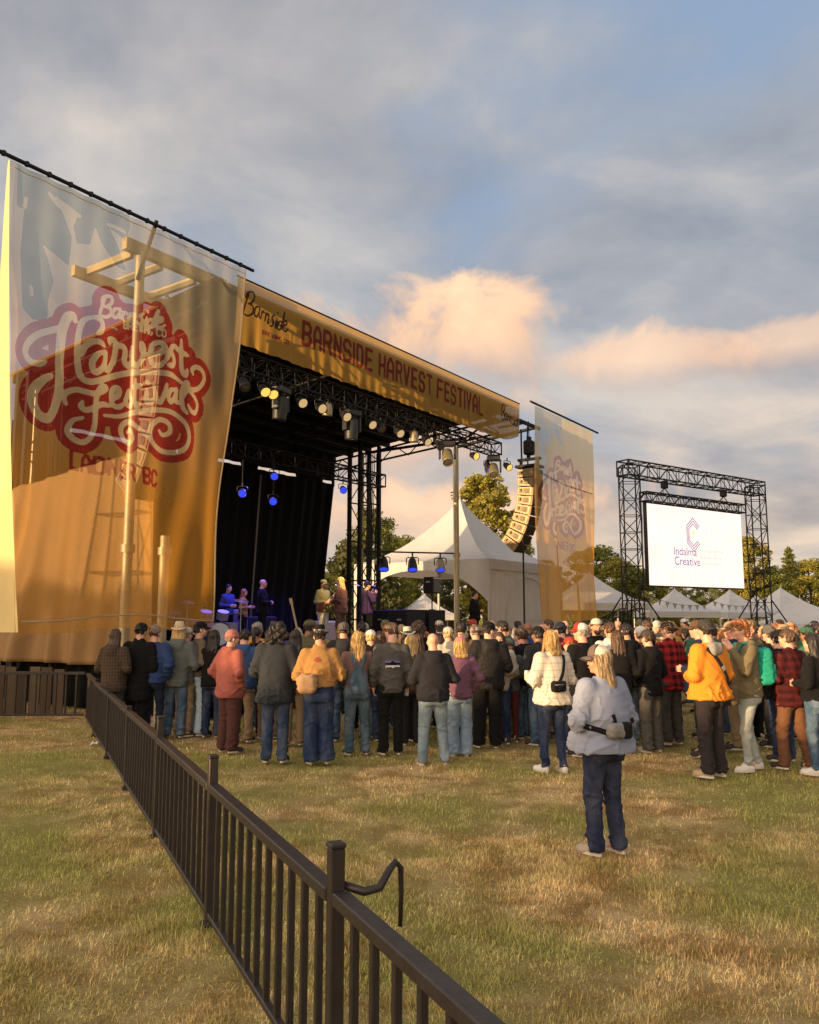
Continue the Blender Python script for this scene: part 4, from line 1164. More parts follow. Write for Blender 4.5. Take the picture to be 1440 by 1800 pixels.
# ================================================================== TENTS
WHITE = canvas('white_tent_vinyl', (.53, .52, .515), .18)
def tent(loc, rz, a, eave, peak, label, group=None, walls=(), openarch=(), legs=True, power=1.75, name='canopy_tent'):
    e = empty(name, loc, rz, label, 'tent', group)
    n = 14
    for k in range(4):
        V = []; F = []
        M = Matrix.Rotation(k * math.pi / 2, 3, 'Z')
        for i in range(n + 1):
            r = 1 - i / n
            h = eave + (peak - eave) * ((1 - r) ** power * .72 + .28 * (1 - r))
            for j in range(n + 1):
                u = -1 + 2 * j / n
                sag = -.05 * a * .3 * (1 - u * u) * r * (1 - r) * 4
                V.append(M @ Vector((u * a * max(r, .012), -a * max(r, .012), h + sag)))
        for i in range(n):
            for j in range(n):
                q = i * (n + 1) + j
                F.append((q, q + 1, q + n + 2, q + n + 1))
        link('roof_panel', np_mesh('roof_panel', [tuple(v) for v in V], F), e, WHITE)
        # valance, scalloped
        vh = .07 * a + .16
        V = []; F = []; m = 24
        for j in range(m + 1):
            u = -1 + 2 * j / m
            drop = vh
            if k in openarch: drop = vh * .9 + (abs(u) ** 2.6) * a * .42
            V += [M @ Vector((u * a * 1.003, -a * 1.003, eave)), M @ Vector((u * a * 1.003, -a * 1.003, eave - drop))]
        F = [(2 * j, 2 * j + 1, 2 * j + 3, 2 * j + 2) for j in range(m)]
        o = link('valance', np_mesh('valance', [tuple(v) for v in V], F), e, WHITE)
        if k in walls:
            V = []; m1, m2 = 60, 10
            for i in range(m1 + 1):
                for j in range(m2 + 1):
                    u = -1 + 2 * i / m1; v = j / m2
                    V.append(M @ Vector((u * a * .985, -a * .985 + .02 * math.sin(u * 22) * (1 - v) + .015 * math.sin(u * 51), .05 + (eave - .1) * v)))
            F = [(i * (m2 + 1) + j, (i + 1) * (m2 + 1) + j, (i + 1) * (m2 + 1) + j + 1, i * (m2 + 1) + j + 1) for i in range(m1) for j in range(m2)]
            w = link('side_wall', np_mesh('side_wall', [tuple(v) for v in V], F), e, WHITE)
            pm = MB()
            pts = [M @ Vector((a * .62 * math.cos(t), -a * 1.0, 1.5 + a * .55 * math.sin(t) + .2)) for t in np.linspace(0, math.pi, 20)]
            pm.path(pts, .02, 5); pm.build('wall_seam', WHITE, w)
            for zz in (1.1, 1.75):
                hm = MB(); hm.tube(M @ Vector((-a * .98, -a * 1.003, zz)), M @ Vector((a * .98, -a * 1.003, zz)), .012, n=5); hm.build('wall_hem', WHITE, w)
        if legs:
            lg = MB(); p = M @ Vector((a * .985, -a * .985, 0)); lg.tube(p, p + Vector((0, 0, eave)), .02 + .012 * a, n=8); lg.build('leg', WHITE, e)
    f = MB(); f.tube((0, 0, peak - .15), (0, 0, peak + .07 * a + .05), .02 + .006 * a, .01, n=8); f.build('finial', WHITE, e)
    return e
TC = Vector((2.07, 33.2, 0))
TN = tent(TC, SRZ, 3.05, 3.95, 6.65, 'big white peaked marquee beside the stage with a closed side wall', None, walls=(0,), openarch=(3,), power=2.0, name='marquee')
for px, py, Y, a, lb in ((1186, 1035, 40, 1.55, 'white peaked canopy tent under the left half of the video screen'), (1283, 1037, 42, 1.6, 'white peaked canopy tent under the right corner of the video screen'),
                         (1372, 1033, 44, 1.75, 'white peaked canopy tent just right of the right screen tower'), (1406, 1052, 38, 1.6, 'low white tent at the far right edge nearest the trees'),
                         (1036, 1006, 38, 2.1, 'white peaked tent half hidden behind the far right banner'), (1330, 1046, 47, 1.5, 'white tent half hidden behind the right screen tower'),
                         (745, 1043, 44, 1.6, 'small white tent seen through the open side of the marquee')):
    p = at(px, py, Y)
    tent((p.x, p.y, 0), R(12 + 9 * math.sin(px)), a, p.z - .62 * a - .15, p.z, lb, 'white event tents')
def bunting(a, b, n, label):
    a = Vector(a); b = Vector(b); e = empty('bunting', a, 0, label, 'bunting', 'strings of bunting')
    def pt(t): return (b - a) * t + Vector((0, 0, -.5 * 4 * t * (1 - t) * .5))
    m = MB(); m.path([pt(t) for t in np.linspace(0, 1, 16)], .008, 4); m.build('cord', BLACK, e)
    fm = fabric('bunting_cloth', (.45, .42, .40))
    for i in range(n):
        p, q = pt((i + .2) / n), pt((i + .75) / n); md = (p + q) / 2 - Vector((0, 0, .26))
        m = MB(); off = Vector((0, .006, 0)); m.add([p, q, md, p + off, q + off, md + off], [(0, 2, 1), (3, 4, 5), (0, 1, 4, 3), (1, 2, 5, 4), (2, 0, 3, 5)]); m.build('flag', fm, e)
bunting(at(1125, 1040, 35), at(1245, 1062, 37), 9, 'string of small grey flags in front of the left canopy tent')
bunting(at(1238, 1050, 36), at(1335, 1060, 38), 8, 'string of small grey flags in front of the canopy tent by the right screen tower')

# ================================================================== TREES
BARK = plain('bark', (.10, .075, .05), .9, 0, .4, 4, .6)
@memo
def leafmat(name, col):
    s = Nodes(name)
    oi = s.n('ShaderNodeNewGeometry'); rn = oi.outputs['Random Per Island']
    c = s.mix(rn, shade(col, .55), shade(col, 1.5))
    c = s.mix(s.math('MULTIPLY', s.noise(.5, 3, .6), .5), c, (col[0] * 1.5, col[1] * 1.1, col[2] * .5))
    p = s.pbr(c, .6, 0, None, .3)
    t = s.n('ShaderNodeBsdfTranslucent'); s.l(c, t.inputs[0])
    m = s.n('ShaderNodeMixShader'); m.inputs[0].default_value = .3
    s.l(p.outputs[0], m.inputs[1]); s.l(t.outputs[0], m.inputs[2])
    return s.done(m)
def leaves(cent, rad, per, size, g):
    n = len(cent) * per
    c = np.repeat(cent, per, 0); r = np.repeat(rad, per)
    d = g.normal(size=(n, 3)); d /= np.linalg.norm(d, axis=1, keepdims=True)
    p = c + d * (r * g.uniform(.25, 1.05, n) ** .6)[:, None] * np.array([1, 1, .72])
    u = g.normal(size=(n, 3)); u /= np.linalg.norm(u, axis=1, keepdims=True)
    w = np.cross(u, g.normal(size=(n, 3))); w /= np.linalg.norm(w, axis=1, keepdims=True)
    s_ = size * g.uniform(.6, 1.35, n)[:, None]
    V = np.stack([p - u * s_, p + w * s_ * .45, p + u * s_, p - w * s_ * .45], 1).reshape(-1, 3)
    F = np.arange(n * 4).reshape(n, 4)
    return V, F
def tree_meshes(kind, seed, H=10., Wd=5.2):
    g = np.random.default_rng(seed)
    tr = MB(); cent = []; rad = []
    if kind == 'broad':
        top = H * .9
        tr.path([(0, 0, 0), (.05, .02, H * .2), (.0, .08, H * .45), (.1, 0, top)], [.22, .17, .12, .03], 8)
        nb = 46
        for i in range(nb):
            z = H * (.20 + .78 * (i + g.random()) / nb)
            k = (z / H - .20) / .80
            prof = (math.sin(min(1, k * 1.45 + .16) * math.pi * .62)) * (1 - k ** 3.2) ** .7
            a = i * 2.4 + g.uniform(-.4, .4); rr = Wd / 2 * prof * g.uniform(.55, 1.12)
            p = (rr * math.cos(a), rr * math.sin(a), z)
            tr.path([(0, 0, max(H * .14, z - rr * .55)), (p[0] * .55, p[1] * .55, z - rr * .2), p], [.055, .035, .012], 5)
            for q in range(4):
                f = g.uniform(.45, 1.05)
                cent.append((p[0] * f + g.normal(0, .22), p[1] * f + g.normal(0, .22), z - rr * .2 * (1 - f) + g.normal(0, .25)))
                rad.append(g.uniform(.26, .55) * Wd / 5.2)
        size, per = .125 * H / 10, 105
    elif kind == 'conifer':
        tr.path([(0, 0, 0), (0, 0, H * .5), (0, 0, H)], [.2, .13, .02], 8)
        nb = 90
        for i in range(nb):
            k = i / nb; z = H * (.12 + .86 * k); rr = Wd / 2 * (1 - k) ** .8 * g.uniform(.6, 1.1) + .1
            a = i * 2.4 + g.uniform(-.3, .3)
            tr.tube((0, 0, z), (rr * math.cos(a), rr * math.sin(a), z + rr * .12), .03, .01, 5, False)
            for q in range(5):
                f = (q + .7) / 5
                cent.append((rr * f * math.cos(a), rr * f * math.sin(a), z + rr * .1 * f - .05)); rad.append(.12 + .16 * (1 - f) * rr / (Wd / 2) + .06)
        size, per = .10, 26
    else:   # low bushy mass
        for i in range(60):
            a = g.uniform(0, 6.28); k = g.random(); z = H * (.12 + .8 * k); rr = Wd / 2 * math.sqrt(max(.05, 1 - k * k)) * g.uniform(.5, 1.05)
            p = (rr * math.cos(a), rr * math.sin(a), z)
            tr.path([(0, 0, .05), (p[0] * .5, p[1] * .5, z * .6), p], [.07, .04, .012], 5)
            for q in range(2):
                cent.append((p[0] + g.normal(0, .2), p[1] + g.normal(0, .2), z + g.normal(0, .2))); rad.append(g.uniform(.35, .7))
        size, per = .13, 80
    V, F = leaves(np.array(cent), np.array(rad), per, size, g)
    return tr.mesh('trunk'), np_mesh('crown', V, F, False)
LG = leafmat('leaf_green', (.12, .145, .03)); LO = leafmat('leaf_olive', (.22, .215, .04)); LD = leafmat('leaf_dark', (.06, .07, .022))
TM_ = {}
for kd, sd, H, W in (('broad', 1, 10, 5.0), ('broad', 2, 10, 7.0), ('broad', 3, 10, 8.5), ('conifer', 4, 10, 5.2), ('bush', 5, 4, 4.5)):
    TM_[sd] = tree_meshes(kd, sd, H, W)
    TM_[sd][0].materials.append(BARK)
def tree(px, py_top, Y, var, mat, label, nm='tree', wk=1.0, group='trees behind the festival'):
    p = at(px, py_top, Y); H = p.z
    base = 4.0 if var == 5 else 10.0
    e = empty(nm, (p.x, p.y, 0), random.uniform(0, 6), label, 'tree', group)
    k = H / base; e.scale = (k * wk, k * wk, k)
    link('trunk', TM_[var][0], e); link('crown', TM_[var][1], e, mat)
    return e
for a in ((852, 834, 50, 1, LO, 'tall golden lit tree between the marquee peak and the hanging speakers', 'tree', 1.15), (655, 905, 46, 3, LG, 'dark green tree behind the black stage tower', 'tree', .85), (705, 945, 52, 2, LG, 'green tree just left of the marquee peak', 'tree', .9),
          (905, 930, 56, 2, LO, 'olive tree just behind the hanging speakers', 'tree', .8), (620, 960, 44, 5, LD, 'dark bush at the right edge of the back drape', 'bush', .8),
          (1046, 962, 62, 2, LG, 'green tree just right of the far right banner', 'tree', 1.3), (1085, 985, 60, 3, LO, 'olive tree behind the left screen tower', 'tree', 1.2), (1125, 1000, 58, 2, LG, 'low green tree right of the left screen tower', 'tree', 1.5),
          (1175, 1008, 64, 3, LO, 'olive tree under the left part of the screen', 'tree', .9), (1235, 1015, 60, 3, LG, 'green tree under the middle of the screen', 'tree', .9), (1300, 1000, 62, 2, LO, 'olive tree at the right corner of the screen', 'tree', 1.4),
          (1312, 945, 60, 1, LO, 'golden tree between the screen and the right tower', 'tree', 1.1), (1385, 958, 66, 4, LG, 'pointed conifer at the right above the tents', 'conifer_tree', 1.0), (1348, 1000, 60, 3, LG, 'rounded green tree just right of the right screen tower', 'tree', 1.25), (1420, 985, 62, 2, LO, 'olive tree beside the conifer at the right edge', 'tree', 1.45),
          (1470, 970, 60, 3, LG, 'green tree cut by the right edge of the picture', 'tree', .9), (790, 1010, 56, 3, LD, 'dark tree seen through the open marquee', 'tree', 1.1), (735, 1000, 58, 3, LD, 'dark tree low behind the marquee opening', 'tree', 1.0), (960, 990, 60, 3, LG, 'green tree behind the right end of the marquee', 'tree', 1.0)):
    tree(*a)
def treeline():
    """far wood closing the view"""
    g = np.random.default_rng(3); cent = []; rad = []
    for i in range(420):
        a = g.uniform(-62, 75); Y = g.uniform(74, 84); h = 3.2 + 1.4 * math.sin(a * .37) + 1.2 * math.sin(a * .9 + 1)
        cent.append((a, Y, g.uniform(.2, h))); rad.append(g.uniform(.9, 1.7))
    V, F = leaves(np.array(cent), np.array(rad), 70, .24, g)
    o = link('distant_wood', np_mesh('distant_wood', V, F, False), None, LG)
    tag(o, 'low dark line of distant trees behind the tents', 'wood', kind='stuff')
treeline()
def shade_hedge_row():
    """unseen bushes added on the sun side, heights shaped to shade lawn and crowd"""
    D = 26.0; o = Vector((SUN_DIR.x, SUN_DIR.y, 0)) * D; pr = Vector((-SUN_DIR.y, SUN_DIR.x, 0))
    if pr.y > 0: pr = -pr
    g = np.random.default_rng(5); cent = []; rad = []
    for i in range(900):
        c = g.uniform(-26, 9)
        h = 3.2  # height steps of this added row are shaped by where shade should fall
        if -9.5 < c < -4.9: h = 2.85
        if -22 < c < -11.5: h = 4.5
        elif c < -22: h = 2.6
        if c > -4: h = 3.6
        z = g.uniform(.2, h - .35)
        p = o + pr * c + Vector((SUN_DIR.x, SUN_DIR.y, 0)) * g.uniform(-.7, .7)
        cent.append((p.x, p.y, z)); rad.append(.5)
    V, F = leaves(np.array(cent), np.array(rad), 60, .2, g)
    e = empty('shade_hedge', o, 0, 'unseen bushes added left of the view to shade the lawn and crowd', 'shade_hedge')
    V = V - np.array(o)
    link('foliage', np_mesh('foliage', V, F, False), e, LG)
    b = MB(); q = pr * -8.5; b.box((q.x, q.y, 1.25), (35, .7, 2.5), rot=Matrix.Rotation(math.atan2(pr.y, pr.x), 3, 'Z')); b.build('shade_core', BARK, e)  # solid box inside the added row, blocks the low sun
shade_hedge_row()

# ================================================================== THINGS ON THE STAGE
def gear_box(nm, s_, t, z, d, label, cat, mat=None, group=None, cone=True):
    e = empty(nm, S(s_, t, z), SRZ, label, cat, group)
    m = MB(); m.box((0, 0, d[2] / 2), d, bev=.02); m.build('cabinet', mat or BLACK, e)
    if cone:
        m = MB(); m.box((0, -d[1] / 2 - .008, d[2] * .45), (d[0] * .88, .02, d[2] * .78), bev=.005); m.build('grille', plain('amp_cloth', (.10, .09, .10), .8, 0, .3, 40), e)
        m = MB(); m.box((0, -d[1] / 2 - .006, d[2] * .92), (d[0] * .9, .02, d[2] * .09)); m.build('control_strip', ALU, e)
    for sx in (-1, 1):
        m = MB(); m.box((sx * (d[0] / 2 + .01), 0, d[2] * .7), (.02, .14, .05)); m.build('handle', ALU, e)
    return e
gear_box('guitar_amplifier', 5.3, 5.4, DECK, (.75, .35, .95), 'pale amplifier cabinet at the left behind the musicians', 'amplifier', plain('amp_tolex', (.16, .15, .2), .7), 'amplifiers')
gear_box('guitar_amplifier', 8.6, 4.9, DECK, (.7, .35, .62), 'amplifier between the two front singers and the fiddler', 'amplifier', plain('amp_tolex', (.16, .15, .2), .7), 'amplifiers')
gear_box('equipment_case', 6.3, 5.6, DECK, (1.2, .6, .75), 'dark equipment case behind the singers', 'case', None, 'stage cases', False)
for s_, t, lb in ((9.7, 3.3, 'black mixing desk rack right of the tower'), (10.3, 2.2, 'black equipment rack at the right end of the stage'), (8.9, 2.0, 'low black rack right of the singers')):
    gear_box('equipment_rack', s_, t, DECK, (.9, .6, .95), lb, 'case', None, 'equipment racks', False)
gear_box('side_speaker', 10.3, 2.1, DECK + 1.45, (.42, .36, .5), 'small black side speaker on a pole right of the tower', 'speaker')
o = bpy.data.objects[-1] if False else None
sp = empty('speaker_stand', S(10.3, 2.1, DECK + .95), 0, 'thin pole under the small side speaker', 'stand'); m = MB(); m.tube((0, 0, 0), (0, 0, .5), .02); m.build('pole', BLACK, sp)
m = MB(); m.tube((0, 0, 0), (0, 0, .02), .1); m.build('foot', BLACK, sp)
for s_, lb in ((4.6, 'wedge monitor nearest the left banner on the stage lip'), (6.6, 'wedge monitor before the two front singers'), (8.4, 'wedge monitor before the fiddler')):
    e = empty('monitor_wedge', S(s_, .9, DECK), SRZ, lb, 'speaker', 'stage monitors')
    m = MB(); m.add([(-.28, -.2, 0), (.28, -.2, 0), (.28, .2, 0), (-.28, .2, 0), (-.28, -.2, .32), (.28, -.2, .32), (.28, .16, .06), (-.28, .16, .06)], [(0, 3, 2, 1), (0, 1, 5, 4), (4, 5, 6, 7), (1, 2, 6, 5), (3, 0, 4, 7), (2, 3, 7, 6)]); m.build('cabinet', BLACK, e)
    m = MB(); m.add([(-.25, -.17, .315), (.25, -.17, .315), (.25, .13, .095), (-.25, .13, .095)], [(0, 1, 2, 3)]); m.build('grille', GRILLE, e)
def drum_kit():
    e = empty('drum_kit', S(3.5, 4.2, DECK), SRZ - .3, 'drum kit beside the left banner edge on the stage', 'drums')
    SH = plain('drum_shell', (.25, .22, .26), .3, .1); HD = plain('drum_skin', (.7, .68, .64), .5)
    for c, r, h, rot, nm in (((0, -.2, .32), .28, .4, R(90), 'bass_drum'), ((-.25, -.1, .78), .15, .2, R(20), 'tom'), ((.2, -.1, .78), .15, .2, R(20), 'tom'), ((.6, .3, .4), .2, .38, 0, 'floor_tom'), ((-.5, .35, .62), .17, .13, 0, 'snare')):
        M = Matrix.Rotation(rot, 3, 'X')
        m = MB(); m.lathe([(r, -h / 2), (r, h / 2)], c, rot=M, n=18); d = m.build(nm, SH, e)
        m = MB(); m.lathe([(.0, h / 2 + .004), (r * .98, h / 2 + .006)], c, rot=M, n=18); m.build('skin', HD, d)
    BR = plain('cymbal_brass', (.6, .43, .16), .3, .9)
    for c in ((-.75, -.1, 1.1), (.7, -.1, 1.15), (-.9, .4, .85)):
        m = MB(); m.lathe([(.0, .03), (.04, .02), (.2, 0)], c, n=18, rot=Matrix.Rotation(.25, 3, 'X')); d = m.build('cymbal', BR, e)
        m = MB(); m.tube((c[0], c[1], 0), c, .012); m.build('stand', ALU, d)
drum_kit()
def mic_stand(s_, t, h, label, boom=0.3):
    e = empty('microphone_stand', S(s_, t, DECK), SRZ, label, 'microphone stand', 'microphone stands')
    m = MB(); m.lathe([(.0, .02), (.11, .015), (.12, 0)], (0, 0, 0), n=14); m.build('base', BLACK, e)
    m = MB(); m.tube((0, 0, 0), (0, 0, h), .011); m.path([(0, 0, h), (0, boom, h + .12)], .009, 6); m.build('pole', BLACK, e)
    m = MB(); m.tube((0, boom, h + .12), (0, boom + .13, h + .16), .014, .018); m.lathe([(.0, .03), (.022, .02), (.026, 0), (.018, -.02)], (0, boom + .14, h + .165), n=10); m.build('microphone', ALU, e)
mic_stand(6.85, 2.6, 1.45, 'microphone stand before the man in the waistcoat'); mic_stand(7.6, 2.5, 1.5, 'microphone stand before the long haired singer'); mic_stand(8.5, 2.6, 1.5, 'microphone stand before the fiddler')
def guitar(loc, rz, tilt, label, col):
    e = empty('guitar', loc, rz, label, 'guitar', 'guitars'); e.rotation_euler = (R(-8), tilt, rz)
    V = MB(); pr = []
    for k in range(28):
        t = 2 * math.pi * k / 28
        z = .24 + .24 * math.cos(t); w = (.17 if z < .28 else .13) * (1 - .22 * math.exp(-((z - .28) / .07) ** 2)) * math.sin(t)
        pr.append((w, z))
    n = 28
    vs = [(x, -.02, z) for x, z in pr] + [(x, .03, z) for x, z in pr]
    V.add(vs, [tuple(range(n)), tuple(range(2 * n - 1, n - 1, -1))] + [(i, n + i, n + (i + 1) % n, (i + 1) % n) for i in range(n)]); V.build('body', plain('guitar_lacquer' + str(col), col, .25), e)
    m = MB(); m.box((0, -.02, .78), (.05, .025, .66)); m.build('neck', plain('maple_neck', (.45, .30, .15), .35), e)
    m = MB(); m.box((0, -.015, 1.17), (.08, .02, .16)); m.build('headstock', plain('maple_neck', (.45, .30, .15), .35), e)
    return e
guitar(S(5.0, 2.6, DECK + .02), SRZ - .9, R(-14), 'pale guitar leaning on its stand left of the singers', (.5, .42, .34))
# white cases and hoarding behind the left banner
for i, (px, py, Y, w, h) in enumerate(((92, 1050, 19.5, 1.0, 1.15), (118, 1065, 18.6, .8, .9))):
    p = at(px, py, Y); e = empty('flight_case', (p.x, p.y, 0), .4 + i * .3, ['tall pale equipment case seen through the bottom of the left banner', 'shorter pale equipment case beside a taller one behind the left banner'][i], 'case', 'pale cases')
    m = MB(); m.box((0, 0, .9 + h / 2), (w, .6, h), bev=.03); m.build('body', plain('pale_case', (.62, .56, .42), .5), e)
    m = MB(); m.box((0, 0, .45), (w * .9, .5, .86)); m.build('trolley', BLACK, e)
    m = MB(); m.box((0, -.31, .9 + h * .5), (w * .3, .02, .05)); m.build('handle', ALU, e)
q = FP + FD * FL * 6
e = empty('board_hoarding', (q.x - 8.6, q.y + .75, 0), 0, 'weathered upright wooden boards standing behind the cross fence at far left', 'hoarding')
for i in range(34):
    m = MB(); h = .88 + random.uniform(-.05, .08); m.box((i * .235, random.uniform(-.02, .02), h / 2), (.21 + random.uniform(-.01, .015), .03, h), bev=.004)
    m.build('board', plain('weathered_board%d' % (i % 4), [(.07, .045, .026), (.09, .06, .036), (.05, .033, .02), (.11, .08, .05)][i % 4], .85, 0, .3, 5, .4), e)
# black stair rails right of the far banner
q = at(1078, 1080, 31.5)
e = empty('access_stairs', (q.x, q.y, 0), R(20), 'black steel access stairs with railings beside the far right banner', 'stairs')
for i in range(6):
    m = MB(); m.box((-.9 + i * .28, 0, .16 + i * .17), (.3, 1.0, .04)); m.build('step', BLACK, e)
for sy in (-.5, .5):
    for i in range(7):
        m = MB(); m.tube((-1.0 + i * .33, sy, .0), (-1.0 + i * .33, sy, 1.5 + min(i, 5) * .14), .022, n=6); m.build('baluster', BLACK, e)
    m = MB(); m.path([(-1.0, sy, 1.5), (.65, sy, 2.2), (1.0, sy, 2.2)], .026, 6); m.build('handrail', BLACK, e)

e = empty('side_platform', S(11.7, 1.3, 0), SRZ, 'low black platform between the stage and the marquee', 'platform')
m = MB(); m.box((1.35, 2.6, .91), (2.7, 5.2, .08), bev=.01); m.build('deck', plain('deck_ply', (0.03, 0.028, 0.026), .6), e)
sheet('skirt', lambda u, v: (2.68 * u, .02 + .02 * math.sin(u * 60), .02 + .84 * v), 50, 3, DRAPE, e)
# ================================================================== FIGURES: smooth distance fields meshed with surface nets
def smin(a, b, k):
    h = np.clip(0.5 + 0.5 * (b - a) / k, 0, 1)
    return b + (a - b) * h - k * h * (1 - h)
class Blob:
    def __init__(s, lo, hi, h):
        s.h = h
        s.ax = [np.arange(lo[i], hi[i] + h, h, dtype=np.float32) for i in range(3)]
        s.D = np.full([len(a) for a in s.ax], 0.6, np.float32)
    def sub(s, lo, hi, m):
        sl = []
        for i in range(3):
            a = s.ax[i]; i0 = int(np.searchsorted(a, lo[i] - m)); i1 = int(np.searchsorted(a, hi[i] + m))
            if i1 <= i0: return None
            sl.append(slice(i0, i1))
        X = s.ax[0][sl[0]][:, None, None]; Y = s.ax[1][sl[1]][None, :, None]; Z = s.ax[2][sl[2]][None, None, :]
        return tuple(sl), X, Y, Z
    def put(s, sl, d, k): s.D[sl] = smin(s.D[sl], d, k) if k > 0 else np.minimum(s.D[sl], d)
    def cone(s, a, b, ra, rb=None, k=.02):
        a = np.array(a, float); b = np.array(b, float); rb = ra if rb is None else rb
        m = max(ra, rb) + k + .03
        q = s.sub(np.minimum(a, b), np.maximum(a, b), m)
        if q is None: return s
        sl, X, Y, Z = q; d = b - a; L = max(d @ d, 1e-9)
        x, y, z = X - a[0], Y - a[1], Z - a[2]
        t = np.clip((x * d[0] + y * d[1] + z * d[2]) / L, 0, 1)
        s.put(sl, np.sqrt((x - t * d[0]) ** 2 + (y - t * d[1]) ** 2 + (z - t * d[2]) ** 2) - (ra + (rb - ra) * t), k)
        return s
    def ell(s, c, r, k=.02, M=None, sub=False):
        c = np.array(c, float); r = np.array(r, float); m = max(r) if M is not None else r
        q = s.sub(c - m, c + m, k + .03)
        if q is None: return s
        sl, X, Y, Z = q; x, y, z = X - c[0], Y - c[1], Z - c[2]
        if M is not None:
            R_ = np.array(M).T
            x, y, z = R_[0, 0] * x + R_[0, 1] * y + R_[0, 2] * z, R_[1, 0] * x + R_[1, 1] * y + R_[1, 2] * z, R_[2, 0] * x + R_[2, 1] * y + R_[2, 2] * z
        e = np.sqrt((x / r[0]) ** 2 + (y / r[1]) ** 2 + (z / r[2]) ** 2)
        e2 = np.sqrt((x / r[0] ** 2) ** 2 + (y / r[1] ** 2) ** 2 + (z / r[2] ** 2) ** 2) + 1e-6
        d = e * (e - 1) / e2
        if sub: s.D[sl] = np.maximum(s.D[sl], -d)
        else: s.put(sl, d, k)
        return s
    def loft(s, rows, k=.03, pw=2.3):
        """rows of (z, rx, ry, cx, cy)"""
        rows = np.array(rows, float); zs = rows[:, 0]
        q = s.sub((-(rows[:, 1] + abs(rows[:, 3])).max(), -(rows[:, 2] + abs(rows[:, 4])).max(), zs[0]), ((rows[:, 1] + abs(rows[:, 3])).max(), (rows[:, 2] + abs(rows[:, 4])).max(), zs[-1]), .05)
        if q is None: return s
        sl, X, Y, Z = q; zz = np.clip(Z, zs[0], zs[-1])
        f = lambda i: np.interp(zz.ravel(), zs, rows[:, i]).reshape(zz.shape).astype(np.float32)
        rx, ry, cx, cy = f(1), f(2), f(3), f(4)
        e = (np.abs((X - cx) / rx) ** pw + np.abs((Y - cy) / ry) ** pw) ** (1 / pw)
        d = (e - 1) * np.minimum(rx, ry)
        d = np.maximum(d, np.maximum(zs[0] - Z, Z - zs[-1]))
        s.put(sl, d, k); return s
    def cut(s, n, d):
        X = s.ax[0][:, None, None]; Y = s.ax[1][None, :, None]; Z = s.ax[2][None, None, :]
        s.D = np.maximum(s.D, n[0] * X + n[1] * Y + n[2] * Z - d); return s
    def mesh(s):
        D = s.D
        D[0] = D[-1] = np.maximum(D[0], .01); D[:, 0] = np.maximum(D[:, 0], .01); D[:, -1] = np.maximum(D[:, -1], .01); D[:, :, 0] = np.maximum(D[:, :, 0], .01); D[:, :, -1] = np.maximum(D[:, :, -1], .01)
        D[-1] = np.maximum(D[-1], .01)
        I = D < 0
        c = I[:-1, :-1, :-1].astype(np.int8)
        for dx in (0, 1):
            for dy in (0, 1):
                for dz in (0, 1):
                    if dx + dy + dz: c = c + I[dx:I.shape[0] - 1 + dx, dy:I.shape[1] - 1 + dy, dz:I.shape[2] - 1 + dz]
        act = np.argwhere((c > 0) & (c < 8))
        vid = np.full(c.shape, -1, np.int32); vid[tuple(act.T)] = np.arange(len(act))
        acc = np.zeros((len(act), 3)); cnt = np.zeros(len(act))
        cor = [(x, y, z) for x in (0, 1) for y in (0, 1) for z in (0, 1)]
        val = {o: D[act[:, 0] + o[0], act[:, 1] + o[1], act[:, 2] + o[2]] for o in cor}
        for o in cor:
            for ax in range(3):
                if o[ax]: continue
                p = list(o); p[ax] = 1; p = tuple(p)
                a, b = val[o], val[p]; m = (a < 0) != (b < 0)
                t = np.where(m, a / np.where(m, a - b, 1), 0)
                for i in range(3):
                    acc[:, i] += np.where(m, o[i] + (t if i == ax else 0), 0)
                cnt += m
        V = (act + acc / cnt[:, None]) * s.h + np.array([s.ax[0][0], s.ax[1][0], s.ax[2][0]])
        Fs = []
        for ax in range(3):
            a = [slice(None)] * 3; b = [slice(None)] * 3
            a[ax] = slice(0, -1); b[ax] = slice(1, None)
            e0, e1 = I[tuple(a)], I[tuple(b)]
            u, w = [(1, 2), (2, 0), (0, 1)][ax]
            for flip, mk in ((False, e0 & ~e1), (True, ~e0 & e1)):
                E = np.argwhere(mk)
                E = E[(E[:, u] > 0) & (E[:, w] > 0) & (E[:, u] < D.shape[u] - 1) & (E[:, w] < D.shape[w] - 1)]
                if not len(E): continue
                def cell(du, dw):
                    q = E.copy(); q[:, u] -= du; q[:, w] -= dw
                    return vid[tuple(q.T)]
                Q = np.stack([cell(1, 1), cell(0, 1), cell(0, 0), cell(1, 0)], -1)
                Fs.append(Q[:, ::-1] if flip else Q)
        F = np.concatenate(Fs); F = F[(F >= 0).all(1)]
        return V, F
def vnormals(V, F):
    n = np.cross(V[F[:, 2]] - V[F[:, 0]], V[F[:, 3]] - V[F[:, 1]])
    N = np.zeros_like(V)
    for i in range(4): np.add.at(N, F[:, i], n)
    return N / (np.linalg.norm(N, axis=1, keepdims=True) + 1e-9)
def folds(V, F, amp, seed, waves=((0, 0, 38), (14, 6, 26), (-12, 9, 30), (22, -15, 12)), mask=None):
    g = np.random.default_rng(seed); N = vnormals(V, F); d = np.zeros(len(V))
    for k in waves:
        k = np.array(k) * g.uniform(.7, 1.3) + g.normal(0, 4, 3)
        wp = 1.5 * np.sin(V @ g.normal(0, 9, 3) + g.uniform(0, 6)) + .9 * np.sin(V @ g.normal(0, 17, 3) + g.uniform(0, 6))
        gate = np.clip(.5 + 1.2 * np.sin(V @ g.normal(0, 7, 3) + g.uniform(0, 6)), 0, 1)
        d += gate * ((1 - np.abs(np.sin(V @ k * .5 + wp))) ** 3.2 - .16)
    if mask is not None: d = d * mask(V)
    return V + N * (1.35 * amp * d)[:, None]

